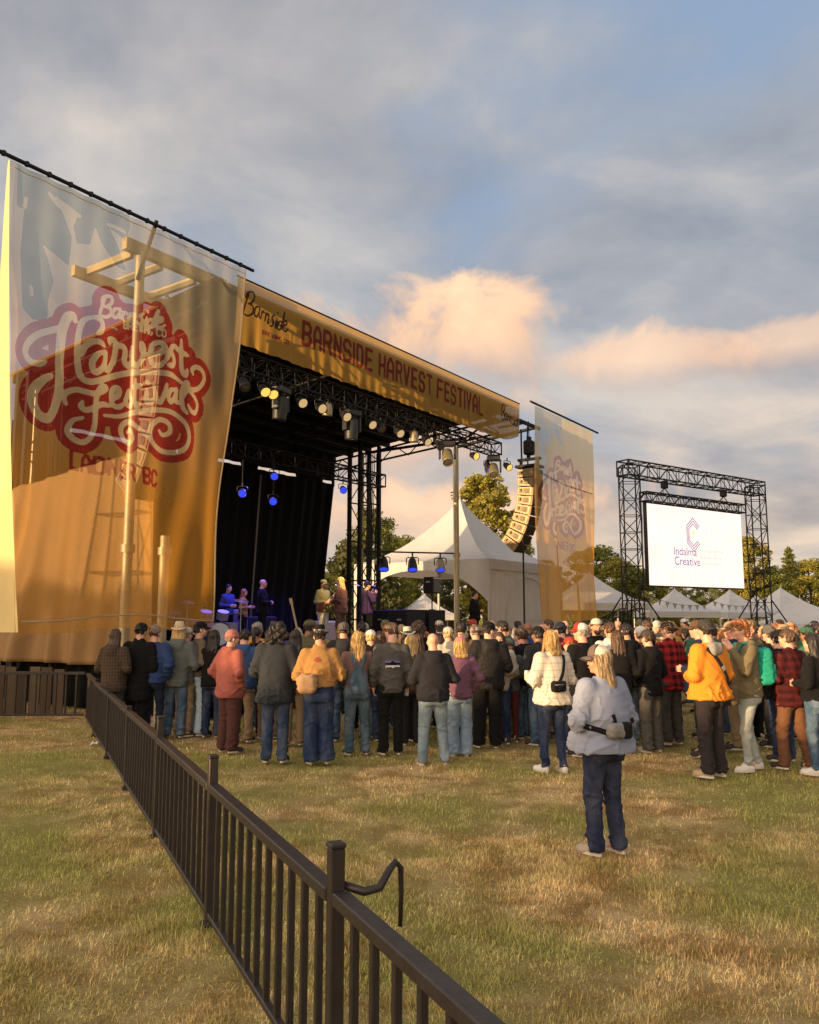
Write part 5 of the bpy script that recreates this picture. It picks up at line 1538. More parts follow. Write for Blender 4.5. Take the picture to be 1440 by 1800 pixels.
ARM = {'down': ((.245, -.03, 1.13), (.235, .06, .90)), 'pocket': ((.285, -.09, 1.15), (.205, .06, .95)), 'front': ((.262, -.03, 1.13), (.10, .21, 1.12)),
       'fold': ((.26, .03, 1.13), (-.04, .19, 1.17)), 'phone': ((.235, .12, 1.2), (.09, .27, 1.43)), 'hip': ((.34, -.06, 1.17), (.20, -.01, 1.0)), 'up': ((.27, .08, 1.18), (.17, .20, 1.40)), 'drink': ((.27, -.02, 1.14), (.20, .22, 1.17))}
def rot_head(yaw, pitch): return np.array(Matrix.Rotation(R(yaw), 3, 'Z') @ Matrix.Rotation(R(pitch), 3, 'X'))
class Fig:
    """one dressed person in local metres for 1.75 m; +Y is forward"""
    def __init__(s, **p):
        s.p = dict(girth=1.0, sex='m', armL='down', armR='down', yaw=0, pitch=0, stance=.10, stepL=0., stepR=0., seed=1, hem=.82, top='sweater', legs='straight', slim=1.0)
        s.p.update(p)
        s.hc = np.array((0, .022, 1.633)); s.HM = rot_head(s.p['yaw'], s.p['pitch']); s.HS = .93
        s.arms = {}
        for sd, nm in ((-1, 'armL'), (1, 'armR')):
            a = s.p[nm]; el, wr = ARM[a] if isinstance(a, str) else a
            gx = .03 * (s.p['girth'] - 1) / .25
            s.arms[sd] = (np.array((sd * .178, -.01, 1.405)), np.array((sd * (el[0] + gx), el[1], el[2])), np.array((sd * wr[0], wr[1], wr[2])))
        st = s.p['stance']
        s.leg = {}
        for sd, stp in ((-1, s.p['stepL']), (1, s.p['stepR'])):
            hip = np.array((sd * .088, 0, .88)); ank = np.array((sd * st, stp - .015, .085))
            kn = (hip + ank) / 2 + np.array((sd * .005, .028 + abs(stp) * .25, 0))
            s.leg[sd] = (hip, kn, ank)
    def H(s, p): return s.hc + s.HS * (s.HM @ np.array(p))
    # ---- naked body: head, neck, hands and a core under the clothes, one surface
    def body(s, h=.0105):
        b = Blob((-.48, -.42, .0), (.48, .48, 1.78), h); H = s.H; M = s.HM
        EL = lambda c, r, k, M, sub=False: b.ell(c, np.array(r) * s.HS, k, M, sub)
        f = .94 if s.p['sex'] == 'f' else 1.0
        EL(H((0, -.017, .035)), (.076 * f, .096, .088), .02, M); EL(H((0, .022, -.045)), (.058 * f, .066, .074), .03, M)
        EL(H((0, .064, -.096)), (.024, .022, .018), .02, M); b.cone(H((0, .084, .012)), H((0, .098, -.027)), .009, .0125, .012)
        b.cone(H((-.034, .080, .022)), H((.034, .080, .022)), .012, .012, .012); EL(H((0, .088, -.062)), (.024, .011, .011), .01, M)
        for sd in (-1, 1):
            EL(H((sd * .077 * f, -.008, -.012)), (.012, .022, .033), .008, M)
            EL(H((sd * .031, .092, .003)), (.014, .010, .009), .008, M, True)
            EL(H((sd * .045, .055, -.03)), (.022, .026, .03), .02, M)
        nr = .048 if s.p['sex'] == 'f' else .057
        b.cone(H((0, -.025, -.06)), (0, -.028, 1.44), nr, nr + .012, .03)
        b.loft([(.80, .14, .105, 0, 0), (1.05, .125, .095, 0, 0), (1.30, .15, .10, 0, 0), (1.40, .14, .09, 0, -.01), (1.47, .07, .065, 0, -.02)], .03)
        for sd in (-1, 1):
            sh, el, wr = s.arms[sd]
            b.cone(sh, el, .048, .038, .03); b.cone(el, wr, .038, .027, .02)
            s.hand(b, wr, el, sd)
            hip, kn, an = s.leg[sd]
            b.cone(hip, kn, .075, .05, .03); b.cone(kn, an, .05, .033, .02); b.cone(an, an + np.array((0, .11, -.045)), .032, .028, .02)
        return b.mesh()
    def hand(s, b, wr, el, sd):
        d = wr - el; d = d / np.linalg.norm(d)
        curl = s.p.get('curl', .5)
        inw = np.array((-sd, 0, 0.)) if abs(d[0]) < .8 else np.array((0, -1., 0))
        n = inw - d * (inw @ d); n /= np.linalg.norm(n)             # palm side
        ac = np.cross(d, n); ac = ac if ac[1] * 1 + ac[2] * .6 > 0 else -ac       # thumb side
        c = wr + d * .055
        b.cone(wr - d * .01, wr + d * .03, .027, .03, .015)
        for i in range(4): b.cone(c - d * .02 + ac * (i - 1.5) * .019, c + d * .03 + ac * (i - 1.5) * .02, .016, .013, .012)
        for i, L in enumerate((.060, .076, .080, .070)):
            p0 = c + d * .035 + ac * (i - 1.5) * .0205
            d1 = d * math.cos(curl * .8) + n * math.sin(curl * .8); d2 = d * math.cos(curl * 2) + n * math.sin(curl * 2)
            p1 = p0 + d1 * L * .5; p2 = p1 + d2 * L * .5
            b.cone(p0, p1, .0095, .009, .003); b.cone(p1, p2, .009, .008, .002)
        t0 = wr + d * .025 + ac * .024; t1 = t0 + (d * .7 + ac * .6 + n * .3) * .038; t2 = t1 + (d * .85 + ac * .1 + n * .5) * .032
        b.cone(t0, t1, .013, .0105, .008); b.cone(t1, t2, .0105, .009, .004)
    # ---- garments
    def top(s, h=.0135):
        p = s.p; g = p['girth']; hem = p['hem']; ty = p['top']; fem = p['sex'] == 'f'
        b = Blob((-.52, -.42, hem - .06), (.52, .45, 1.62), h)
        lo = {'sweater': 1.0, 'jacket': 1.06, 'puffer': 1.16, 'shirt': .96, 'over': 1.14, 'tee': .95}.get(ty, 1.0)
        k = g * lo
        ww = .93 if fem else 1.0
        by = .012 * (g - 1) / .2
        flare = {'over': 1.08, 'shirt': 1.04}.get(ty, .97)
        rows = [(hem, .180 * k * flare, .156 * k * flare, 0, by - .006), (hem + .05, .185 * k * flare, .158 * k * flare, 0, by - .006), (1.03, .178 * k * (1 if not fem else .95), .144 * k, 0, by), (1.16, .182 * k * ww, .140 * k, 0, .006), (1.28, .196 * k ** .6 * ww, .136 * k ** .7, 0, .004),
                (1.37, .196 * k ** .35 * ww, .118 * k ** .5, 0, -.004), (1.43, .158 * ww, .098, 0, -.014), (1.475, .105, .080, 0, -.020), (1.50, .078, .068, 0, -.018)]
        b.loft(rows, .03)
        ra = {'puffer': 1.35, 'over': 1.3, 'jacket': 1.15, 'sweater': 1.12, 'tee': .9, 'shirt': 1.02}.get(ty, 1.1) * (.9 + .1 * g) * (.92 if fem and ty != 'over' else 1)
        for sd in (-1, 1):
            sh, el, wr = s.arms[sd]
            b.cone(sh, el, .068 * ra, .056 * ra, .045)
            d = (wr - el); L = np.linalg.norm(d); d = d / L
            b.cone(el, el + d * (L - .015), .056 * ra, .041 * ra, .02)
            if ty in ('over', 'sweater', 'puffer'): b.cone(el + d * L * .45, el + d * L * .82, .05 * ra, .047 * ra, .02)
        if p.get('hood'):
            b.cone((-.075, -.075, 1.475), (.075, -.075, 1.475), .045, .045, .03); b.ell((0, -.112, 1.40), (.098, .05, .085), .03)
            b.cone((-.085, -.05, 1.49), (-.06, .045, 1.46), .032, .024, .02); b.cone((.085, -.05, 1.49), (.06, .045, 1.46), .032, .024, .02)
        elif p.get('collar'):
            b.cone((-.06, -.05, 1.505), (.06, -.05, 1.505), .026, .026, .015); b.cone((-.06, -.05, 1.505), (-.045, .05, 1.485), .024, .018, .015); b.cone((.06, -.05, 1.505), (.045, .05, 1.485), .024, .018, .015)
        b.cut((0, p.get('tail', 0), -1), -hem)
        V, F = b.mesh()
        amp = {'puffer': .012, 'over': .013, 'shirt': .009, 'tee': .007}.get(ty, .0105)
        els = [s.arms[sd][1] for sd in (-1, 1)]
        def mask(v):
            m = .34 + .75 * np.exp(-((v[:, 2] - (hem + .10)) / .14) ** 2)
            for e in els: m = m + .9 * np.exp(-(np.linalg.norm(v - e, axis=1) / .13) ** 2)
            return m * np.clip((1.5 - v[:, 2]) / .12, 0.15, 1)
        wv = ((0, 0, 60), (0, 0, 58), (3, 0, 62)) if ty == 'puffer' else ((0, 0, 40), (16, 6, 28), (-16, 9, 30), (24, -15, 10), (9, 5, 50))
        V = folds(V, F, amp, p['seed'] * 7 + 1, wv, mask)
        if ty in ('sweater', 'jacket', 'puffer') and not p.get('nocuff'):      # gathered hem
            kk = np.clip(1 - (V[:, 2] - hem) / .045, 0, 1)
            V[:, 0] *= 1 - .05 * kk; V[:, 1] *= 1 - .05 * kk
        return V, F
    def trousers(s, h=.0135):
        p = s.p; ty = p['legs']; k = p.get('hipk', .5 + .5 * p['girth'])
        b = Blob((-.36, -.42, .02), (.36, .42, 1.1), h)
        rt, rk, ra = {'slim': (.094, .062, .046), 'straight': (.097, .072, .066), 'wide': (.101, .088, .098), 'baggy': (.108, .092, .082), 'skirt': (.1, .1, .1)}[ty]
        fem = 1.04 if p['sex'] == 'f' else 1.0
        b.loft([(.80, .155 * k * fem, .118 * k, 0, -.005), (.88, .170 * k * fem, .128 * k, 0, -.008), (.98, .160 * k, .118 * k, 0, 0), (1.07, .148 * k, .110 * k, 0, 0)], .03)
        for sd in (-1, 1):
            hip, kn, an = s.leg[sd]
            b.ell((sd * .074, -.058, .855), (.088 * k, .075 * k, .092), .04)
            b.cone(hip, kn, rt * k, rk * (.6 + .4 * k), .03); end = an + np.array((0, 0, -.05))
            b.cone(kn, end, rk * (.6 + .4 * k), ra, .02)
        b.cut((0, 0, -1), -.042 if ty != 'slim' else -.07)
        V, F = b.mesh()
        kz = s.leg[1][1][2]
        mask = lambda v: (.35 + .9 * np.exp(-((v[:, 2] - kz) / .11) ** 2) + 1.3 * np.exp(-((v[:, 2] - .12) / .10) ** 2) + .8 * np.exp(-((v[:, 2] - .82) / .06) ** 2)) * np.clip((1.0 - v[:, 2]) / .1, .1, 1)
        return folds(V, F, .0095, p['seed'] * 5 + 3, ((0, 4, 46), (9, 0, 38), (-9, 3, 42), (0, 14, 24)), mask), F
    def shoe(s, sd, h=.011):
        hip, kn, an = s.leg[sd]; x, y = an[0], an[1]; tw = sd * .035
        b = Blob((x - .1, y - .14, -.01), (x + .1, y + .24, .16), h)
        b.cone((x, y - .022, .040), (x + tw, y + .145, .034), .037, .040, .02); b.cone((x, y - .005, .065), (x + tw * .5, y + .07, .060), .036, .033, .02)
        b.ell((x + tw * .8, y + .12, .025), (.045, .065, .03), .02)
        b.cut((0, 0, -1), 0.0)
        return b.mesh()
    def sole(s, sd):
        an = s.leg[sd][2]; m = MB(); x, y = an[0], an[1]; tw = sd * .035; pts = []
        for t in np.linspace(0, 2 * math.pi, 20, endpoint=False):
            u, v = math.cos(t), math.sin(t); pts.append((x + tw * (.5 + .5 * v) + u * (.044 + .004 * v), y + .066 + v * .130))
        n = len(pts); m.add([(a, c, 0.002) for a, c in pts] + [(a, c, .026) for a, c in pts], [tuple(range(n - 1, -1, -1)), tuple(range(n, 2 * n))] + [(i, (i + 1) % n, n + (i + 1) % n, n + i) for i in range(n)])
        return m
    def hair(s, style, h=.0095):
        b = Blob((-.24, -.30, -.62), (.24, .2, .18), h); sd_ = s.p['seed']
        L = {'short': 0, 'buzz': 0, 'bob': .20, 'long': .36, 'mid': .27, 'pony': .3, 'curly': .16, 'shag': .08, 'fringe': .02}[style]
        if style == 'buzz': b.ell((0, -.018, .038), (.080, .100, .091), .01)
        elif style == 'curly':
            b.ell((0, -.025, .035), (.115, .125, .112), .02); b.ell((0, -.06, -.06), (.125, .085, .12), .04)
        else: b.ell((0, -.020, .042), (.087, .107, .097), .01)
        if style in ('short', 'buzz', 'fringe', 'shag'):
            b.ell((0, -.055, -.02), (.074, .055, .06), .02)
            if style in ('fringe', 'shag'): b.ell((.01, .06, .085), (.075, .05, .038), .02); b.ell((0, 0, .085), (.088, .10, .06), .02)
            if style == 'shag': b.ell((0, -.06, -.04), (.088, .06, .09), .03)
            b.cut((0, 1, -.75), .028 if style not in ('fringe', 'shag') else .045); b.cut((0, -.45, -1), .078 if style != 'shag' else .13)
            for sd in (-1, 1): b.ell((sd * .09, .045, -.045), (.05, .06, .062), 0, None, True)
        elif style == 'pony':
            b.cut((0, 1, -.75), .028); b.cut((0, -.45, -1), .06)
            b.cone((0, -.11, .03), (0, -.155, -.03), .03, .034, .02); b.cone((0, -.155, -.03), (0.01, -.15, -L), .034, .016, .02)
        else:
            for sd in (-1, 1): b.ell((sd * .03, .09, -.02), (.05, .075, .085), .0, None, True)
            b.ell((0, .1, -.06), (.06, .07, .12), .0, None, True)
            w0, w1 = (.098, .108) if style != 'curly' else (.13, .12)
            b.loft([(-L, w1 * .80, .022, 0, -.128), (-L * .75, w1, .036, 0, -.118), (-.13, w1 * .97, .045, 0, -.085), (-.05, w0, .06, 0, -.06), (.04, w0 * .85, .07, 0, -.04)], .03)
            for sd in (-1, 1): b.cone((sd * .076, -.02, .02), (sd * .093, -.045, -min(L, .22)), .028, .022, .03)
            if s.p.get('frontlocks'):
                for sd in (-1, 1): b.cone((sd * .072, .03, .0), (sd * .085, .06, -L * .8), .02, .014, .02)
        V, F = b.mesh()
        g = np.random.default_rng(sd_ + 50); N = vnormals(V, F)
        a = np.arctan2(V[:, 0], -V[:, 1] + .02)
        st = np.sin(a * 17 + 2 * np.sin(V[:, 2] * 12 + sd_)) + .7 * np.sin(a * 31 + 3 * np.sin(V[:, 2] * 9)) + .6 * np.sin(V[:, 0] * 150 + np.sin(V[:, 2] * 20) * 2)
        amp = .0035 if style != 'curly' else .0
        d = st * amp
        if style in ('curly',):
            for _ in range(6): d = d + .0085 * np.sin(V @ g.normal(0, 75, 3) + g.uniform(0, 6))
        if style in ('short', 'fringe', 'shag'):
            for _ in range(4): d = d + .0035 * np.sin(V @ g.normal(0, 80, 3) + g.uniform(0, 6))
        V = V + N * d[:, None]
        return s.hc + s.HS * (V @ s.HM.T), F
def xf(fig, mb):
    """head-local simple mesh -> figure space"""
    mb.v = [tuple(fig.H(v)) for v in mb.v]; return mb
def cap_parts(fig, kind, back=False):
    """(crown_front, crown_back, bill, button)"""
    n, m = 24, 8; out = []
    Rz = Matrix.Rotation(math.pi if back else 0, 3, 'Z')
    for front in (True, False):
        mb = MB(); vs = []; fs = []
        a0, a1 = (R(15), R(165)) if front else (R(165), R(375))
        k = 16
        for i in range(m + 1):
            e = (math.pi / 2) * i / m
            for j in range(k + 1):
                a = a0 + (a1 - a0) * j / k
                up = .115 if front and kind == 'trucker' else .098
                r = math.cos(e) ** .75
                p = Vector((.092 * r * math.cos(a), .112 * r * math.sin(a) - .012, .042 + up * (math.sin(e) ** .9)))
                vs.append(Rz @ p if not back else Vector((-p.x, -p.y - .02, p.z)))
        for i in range(m):
            for j in range(k): q = i * (k + 1) + j; fs.append((q, q + 1, q + k + 2, q + k + 1))
        mb.add(vs, fs, True); out.append(xf(fig, mb))
    mb = MB(); vs = []; fs = []
    for lay in (0, 1):
        for i in range(9):
            a = R(22) + (R(158) - R(22)) * i / 8
            for j in range(5):
                f = j / 4
                x = .092 * math.cos(a) * (1 + .02 * f); y = .112 * math.sin(a) - .012 + f * .078 * math.sin(a) ** .6
                z = .046 - .018 * f - .030 * (x / .09) ** 2 * (.4 + .6 * f) - lay * .006
                p = Vector((x, y, z)); vs.append(p if not back else Vector((-p.x, -p.y - .02, p.z)))
    for lay in (0, 1):
        for i in range(8):
            for j in range(4):
                q = lay * 45 + i * 5 + j; f = (q, q + 5, q + 6, q + 1); fs.append(f if lay else f[::-1])
    rim = [0 * 5 + j for j in range(5)] + [i * 5 + 4 for i in range(1, 9)] + [8 * 5 + j for j in (3, 2, 1, 0)]
    for a, b in zip(rim, rim[1:]): fs.append((a, b, b + 45, a + 45))
    mb.add(vs, fs, True); out.append(xf(fig, mb))
    bt = MB(); bt.lathe([(.0, .007), (.008, .004), (.010, 0)], (0, -.012, .042 + (.112 if kind == 'trucker' else .098)), n=8); out.append(xf(fig, bt))
    return out
def brim_hat(fig, ch, cr, br, curl, taper=.86):
    mb = MB(); vs = []; fs = []; n = 28
    prof = [(br, .0), (br * .97, .004), (cr + .012, .012), (cr, .018), (cr * .98, .05), (cr * taper, ch), (cr * taper * .8, ch + .012), (cr * .35, ch - .012), (.001, ch - .018)]
    prof = [(br * .98, -.006)] + prof
    for r, z in prof:
        for i in range(n):
            a = 2 * math.pi * i / n; k = max(0, (r - cr) / (br - cr))
            x, y = r * math.cos(a) * .92, r * math.sin(a) * 1.12
            vs.append((x, y - .012, z + .045 + curl * k * (abs(math.cos(a)) ** 3) - .02 * k * abs(math.sin(a)) ** 3))
    for k in range(len(prof) - 1):
        for i in range(n): j = (i + 1) % n; fs.append((k * n + i, k * n + j, (k + 1) * n + j, (k + 1) * n + i))
    mb.add(vs, fs, True)
    bd = MB(); bd.lathe([(cr * 1.012, .02), (cr * 1.0, .052)], (0, -.012, .045), n=28, sx=.93, sy=1.13)
    return xf(fig, mb), xf(fig, bd)

SKINS = {'fair': skin('fair_skin', (.62, .36, .25)), 'tan': skin('tan_skin', (.50, .27, .17)), 'rosy': skin('rosy_skin', (.66, .34, .24)), 'brown': skin('brown_skin', (.26, .13, .075))}
HAIRS = {'blond': hair('blond_hair', (.52, .33, .12)), 'brown': hair('brown_hair', (.075, .040, .02)), 'dark': hair('dark_hair', (.02, .014, .011)), 'ginger': hair('ginger_hair', (.30, .11, .03)), 'grey': hair('grey_hair', (.24, .22, .2)), 'darkblond': hair('dark_blond_hair', (.24, .14, .06)), 'ash': hair('ash_blond_hair', (.38, .27, .15))}
def bvh_of(V, F): return BVHTree.FromPolygons([Vector(v) for v in V], [tuple(f) for f in F])
def project(bvh, x, z, back=True, off=.006):
    o = Vector((x, -1 if back else 1, z)); d = Vector((0, 1 if back else -1, 0))
    hit = bvh.ray_cast(o, d)
    if hit[0] is None: return Vector((x, -.12 if back else .12, z))
    return hit[0] - d * off
def ribbon(bvh, pts, w, nm, mat, parent, back=True, off=.008):
    """strap lying on a garment: pts are (x, z)"""
    P = np.array(pts, float); t = np.linspace(0, len(P) - 1, 26)
    xs = np.interp(t, range(len(P)), P[:, 0]); zs = np.interp(t, range(len(P)), P[:, 1]); V = []; F = []
    for i in range(len(t)):
        a, b = max(0, i - 1), min(len(t) - 1, i + 1); d = np.array([xs[b] - xs[a], zs[b] - zs[a]]); d /= np.linalg.norm(d) + 1e-9
        for sg in (-1, 0, 1):
            V.append(project(bvh, xs[i] - d[1] * sg * w / 2, zs[i] + d[0] * sg * w / 2, back, off))
    for i in range(len(t) - 1):
        for j in (0, 1): q = i * 3 + j; F.append((q, q + 1, q + 4, q + 3))
    me = np_mesh(nm, [tuple(v) for v in V], F); o = link(nm, me, parent, mat)
    m = o.modifiers.new('thick', 'SOLIDIFY'); m.thickness = .006; m.offset = 0
    return o
def decal_text(bvh, txt, size, cx, cz, mat, nm, parent, sx=1.0, bold=0.0):
    cu = bpy.data.curves.new('t', 'FONT'); cu.body = txt; cu.size = size; cu.align_x = 'CENTER'; cu.offset = bold
    ob = bpy.data.objects.new('t', cu); COL.objects.link(ob); bpy.context.view_layer.update()
    me = bpy.data.meshes.new_from_object(ob.evaluated_get(bpy.context.evaluated_depsgraph_get())); bpy.data.objects.remove(ob)
    for v in me.vertices:
        q = project(bvh, cx + v.co.x * sx, cz + v.co.y, True, .012); v.co = q
    me.materials.clear(); return link(nm, me, parent, mat)
def decal_patch(bvh, x0, x1, z0, z1, mat, nm, parent, off=.006, fn=None):
    V = []; F = []; n, m = 14, 8
    for i in range(n + 1):
        for j in range(m + 1):
            x = x0 + (x1 - x0) * i / n; zt = z1 if fn is None else fn((x - x0) / (x1 - x0)); V.append(project(bvh, x, z0 + (zt - z0) * j / m, True, off))
    for i in range(n):
        for j in range(m): q = i * (m + 1) + j; F.append((q, q + m + 1, q + m + 2, q + 1))
    return link(nm, np_mesh(nm, [tuple(v) for v in V], F), parent, mat)

DKEYE = plain('eye_dark', (.03, .02, .015), .2, 0, .1, 5, 0, .6); EYEW = plain('eye_white', (.62, .58, .54), .3, 0, .05, 5, 0); LIP = plain('lip', (.42, .16, .13), .45, 0, .1)
def dress(name, loc, rz, height, label, cat='person', group='people in the crowd', skin_='fair', hairs=None, haircol='brown', hat=None, topmat=None, legmat=None, shoemat=None, solemat=None, face=False, fine=False, strands=0, **kw):
    """build one person with parts; returns (root, fig, bvh of the top)"""
    fig = Fig(**kw)
    e = empty(name, loc, rz, label, cat, group); k = height / 1.75; e.scale = (k, k, k)
    q = .85 if fine else 1.0
    V, F = fig.body(.0105 * q); link('body', np_mesh('body', V, F), e, SKINS[skin_])
    V, F = fig.top(.0135 * q); o = link('top', np_mesh('top', V, F), e, topmat); bv = bvh_of(V, F)
    o['label'] = kw.get('topname', 'upper garment')
    V, F = fig.trousers(.0135 * q); link('trousers', np_mesh('trousers', V, F), e, legmat)
    for sd in (-1, 1):
        V, F = fig.shoe(sd, .011 * q); o = link('shoe', np_mesh('shoe', V, F), e, shoemat or fabric('shoe_dark', (.05, .04, .035)))
        fig.sole(sd).build('sole', solemat or plain('pale_sole', (.55, .5, .42), .7), o)
    if hairs:
        V, F = fig.hair(hairs, .0095 * q); ho = link('hair', np_mesh('hair', V, F), e, HAIRS[haircol])
        if strands: hair_strands(V, F, strands, ho, HAIRS[haircol], kw.get('seed', 1))
    if hat:
        kind, m1, m2 = hat[0], hat[1], hat[2] if len(hat) > 2 else hat[1]
        if kind in ('cap', 'cap_back', 'trucker', 'trucker_back'):
            fr, bk, bl, bt = cap_parts(fig, 'trucker' if kind.startswith('trucker') else 'cap', kind.endswith('_back'))
            c = empty('cap', (0, 0, 0)); c.parent = e
            fr.build('cap_front', m1, c); bk.build('cap_back', m2, c); bl.build('cap_bill', hat[3] if len(hat) > 3 else m1, c); bt.build('cap_button', m1, c)
            for o in c.children: md = o.modifiers.new('t', 'SOLIDIFY'); md.thickness = .004; md.offset = 0
        elif kind == 'beanie':
            b = Blob((-.13, -.15, -.05), (.13, .13, .17), .009); b.ell((0, -.018, .045), (.092, .112, .108), .01); b.ell((0, -.016, .035), (.097, .117, .04), .01); b.cut((0, 0, -1), -.0); V, F = b.mesh()
            link('beanie', np_mesh('beanie', fig.hc + fig.HS * (V @ fig.HM.T), F), e, m1)
        else:
            ch, cr, br, cu = {'cowboy': (.115, .088, .165, .045), 'fedora': (.11, .09, .145, .012), 'flat': (.06, .095, .115, .0)}[kind]
            a, b = brim_hat(fig, ch, cr, br, cu); h = a.build('hat', m1, e); b.build('hat_band', m2, h)
    if face:
        for sd in (-1, 1):
            m = MB(); c = (sd * .031, .083, .003); m.lathe([(.0, .011), (.006, .0095), (.0105, .004), (.0105, -.004), (.0, -.010)], c, rot=Matrix.Rotation(R(-90), 3, 'X'), n=10); ey = xf(fig, m).build('eye', EYEW, e)
            m = MB(); m.lathe([(.0, .0125), (.004, .012), (.0055, .0095)], c, rot=Matrix.Rotation(R(-90), 3, 'X'), n=10); xf(fig, m).build('iris', DKEYE, ey)
            m = MB(); m.path([(sd * .015, .094, .024), (sd * .032, .094, .029), (sd * .05, .082, .023)], [.004, .005, .003], 5); xf(fig, m).build('eyebrow', HAIRS[haircol], e)
        m = MB(); m.path([(-.025, .087, -.060), (-.010, .097, -.062), (.010, .097, -.062), (.025, .087, -.060)], [.003, .006, .006, .003], 6); xf(fig, m).build('lips', LIP, e)
        if face == 'glasses':
            m = MB()
            for sd in (-1, 1):
                m.path([(sd * .033 + .023 * math.cos(t), .104 - abs(math.cos(t)) * .004, .002 + .019 * math.sin(t)) for t in np.linspace(0, 2 * math.pi, 16)], .0028, 5)
                m.path([(sd * .056, .10, .004), (sd * .078, .05, .004), (sd * .082, -.01, .0)], .0025, 5)
            m.path([(-.01, .106, .004), (.01, .106, .004)], .0025, 5); xf(fig, m).build('glasses', BLACK, e)
        if face == 'beard':
            b = Blob((-.1, -.05, -.16), (.1, .14, .03), .008); b.ell((0, .03, -.068), (.064, .068, .062), .01); b.ell((0, .07, -.10), (.035, .035, .03), .02); b.cut((0, -1, -.3), .0); b.cut((0, 0, 1), -.045)
            V, F = b.mesh(); link('beard', np_mesh('beard', fig.hc + fig.HS * (V @ fig.HM.T), F), e, HAIRS[haircol])
    return e, fig, bv
def hair_strands(V, F, n, parent, mat, seed):
    """loose fine locks lying on and hanging from the hair"""
    g = random.Random(seed); bv = bvh_of(V, F); zt = V[:, 2].max(); zb = V[:, 2].min(); m = MB()
    cand = np.argwhere(V[:, 2] > zt - (zt - zb) * .55).ravel()
    for _ in range(n):
        p = Vector(V[g.choice(cand)]); pts = []; off = g.uniform(.001, .006); sw = Vector((g.gauss(0, .18), g.gauss(0, .18), 0)); L = g.randint(7, 17)
        for k in range(L):
            hit = bv.find_nearest(p)
            if hit[0] is None: break
            nn = (p - hit[0]); nn = hit[1] if nn.length < 1e-5 else nn.normalized()
            nn = hit[1] if hit[1].z < .97 else nn
            q = hit[0] + hit[1] * off; pts.append(q if k < L - 2 or p.z > zb else p)
            d = Vector((0, 0, -1)) + sw * .25; d = d - hit[1] * d.dot(hit[1])
            if d.length < .15: d = Vector((g.gauss(0, 1), -1, -.6))
            p = q + d.normalized() * .026
            if p.z < zb - .03: break
        if len(pts) > 3: m.path(pts, [.0022 * (1 - .75 * i / len(pts)) for i in range(len(pts))], 3)
    o = m.build('hair_strands', mat, parent); o['kind'] = 'stuff'
    return o
def soft_box(c, r, k, h=.012, M=None):
    b = Blob(np.array(c) - np.array(r) * 1.3 - .03, np.array(c) + np.array(r) * 1.3 + .03, h)
    X = b.ax[0][:, None, None] - c[0]; Y = b.ax[1][None, :, None] - c[1]; Z = b.ax[2][None, None, :] - c[2]
    qx, qy, qz = np.abs(X) - (r[0] - k), np.abs(Y) - (r[1] - k), np.abs(Z) - (r[2] - k)
    b.D = (np.sqrt(np.maximum(qx, 0) ** 2 + np.maximum(qy, 0) ** 2 + np.maximum(qz, 0) ** 2) + np.minimum(np.maximum(qx, np.maximum(qy, qz)), 0) - k).astype(np.float32)
    return b.mesh()
def backpack(e, bv, mat, z=1.2, w=.15, hh=.22, y=-.21, dark=None):
    b = empty('backpack', (0, 0, 0)); b.parent = e
    V, F = soft_box((0, y, z), (w, .095, hh), .07); V = folds(V, F, .008, 5); link('pack_bag', np_mesh('pack_bag', V, F), b, mat)
    V, F = soft_box((0, y - .085, z - .07), (w * .8, .04, hh * .5), .035); link('front_pocket', np_mesh('front_pocket', V, F), b, dark or mat)
    for sx in (-1, 1):
        m = MB(); m.path([(sx * .08, y + .07, z + hh * .8), (sx * .095, -.06, 1.50), (sx * .11, .06, 1.475), (sx * .115, .13, 1.36), (sx * .13, .12, 1.18), (sx * .17, .0, 1.08), (sx * .12, y + .05, z - hh * .7)], .014, 6); m.build('shoulder_strap', dark or mat, b)
    m = MB(); m.path([(-.03, y - .02, z + hh * .95), (0, y - .02, z + hh * 1.12), (.03, y - .02, z + hh * .95)], .008, 6); m.build('grab_loop', dark or mat, b)
    return b
# ================================================================== PEOPLE
def face_rz(loc, target): d = Vector(target) - Vector(loc); return math.atan2(-d.x, d.y)
STAGE_MID = S(6.5, 2.5)
C = lambda nm, c, **k: fabric('cloth_' + nm, c, **k)
BLK = C('black', (.009, .0085, .009)); CHAR = C('charcoal', (.03, .03, .034)); NAVY = C('navy', (.016, .021, .04)); GRY = C('grey', (.11, .107, .103)); DENIM_D = denim('dark_denim', (.018, .03, .075), .25); DENIM_M = denim('mid_denim', (.05, .095, .16), .5); DENIM_L = denim('light_denim', (.17, .23, .275), .7); DENIM_P = denim('pale_denim', (.34, .44, .52), .6)
WSHOE = C('white_shoe', (.68, .64, .58)); TSHOE = C('tan_shoe', (.36, .22, .12)); BSHOE = C('black_shoe', (.02, .02, .02))
def stand(px, fy, hy, label, turn=0.0, **kw):
    p = gp(px, fy); zt = at(px, hy, p.y).z - kw.pop('hatextra', .02)
    h = min(1.95, max(1.48, zt))
    q = dress('person', (p.x, p.y, 0), face_rz(p, STAGE_MID) + R(turn), h, label, **kw)
    rr = random.Random(int(px)); q[0].rotation_euler.x = R(rr.gauss(0, .8)); q[0].rotation_euler.y = R(rr.gauss(0, .9))
    return q
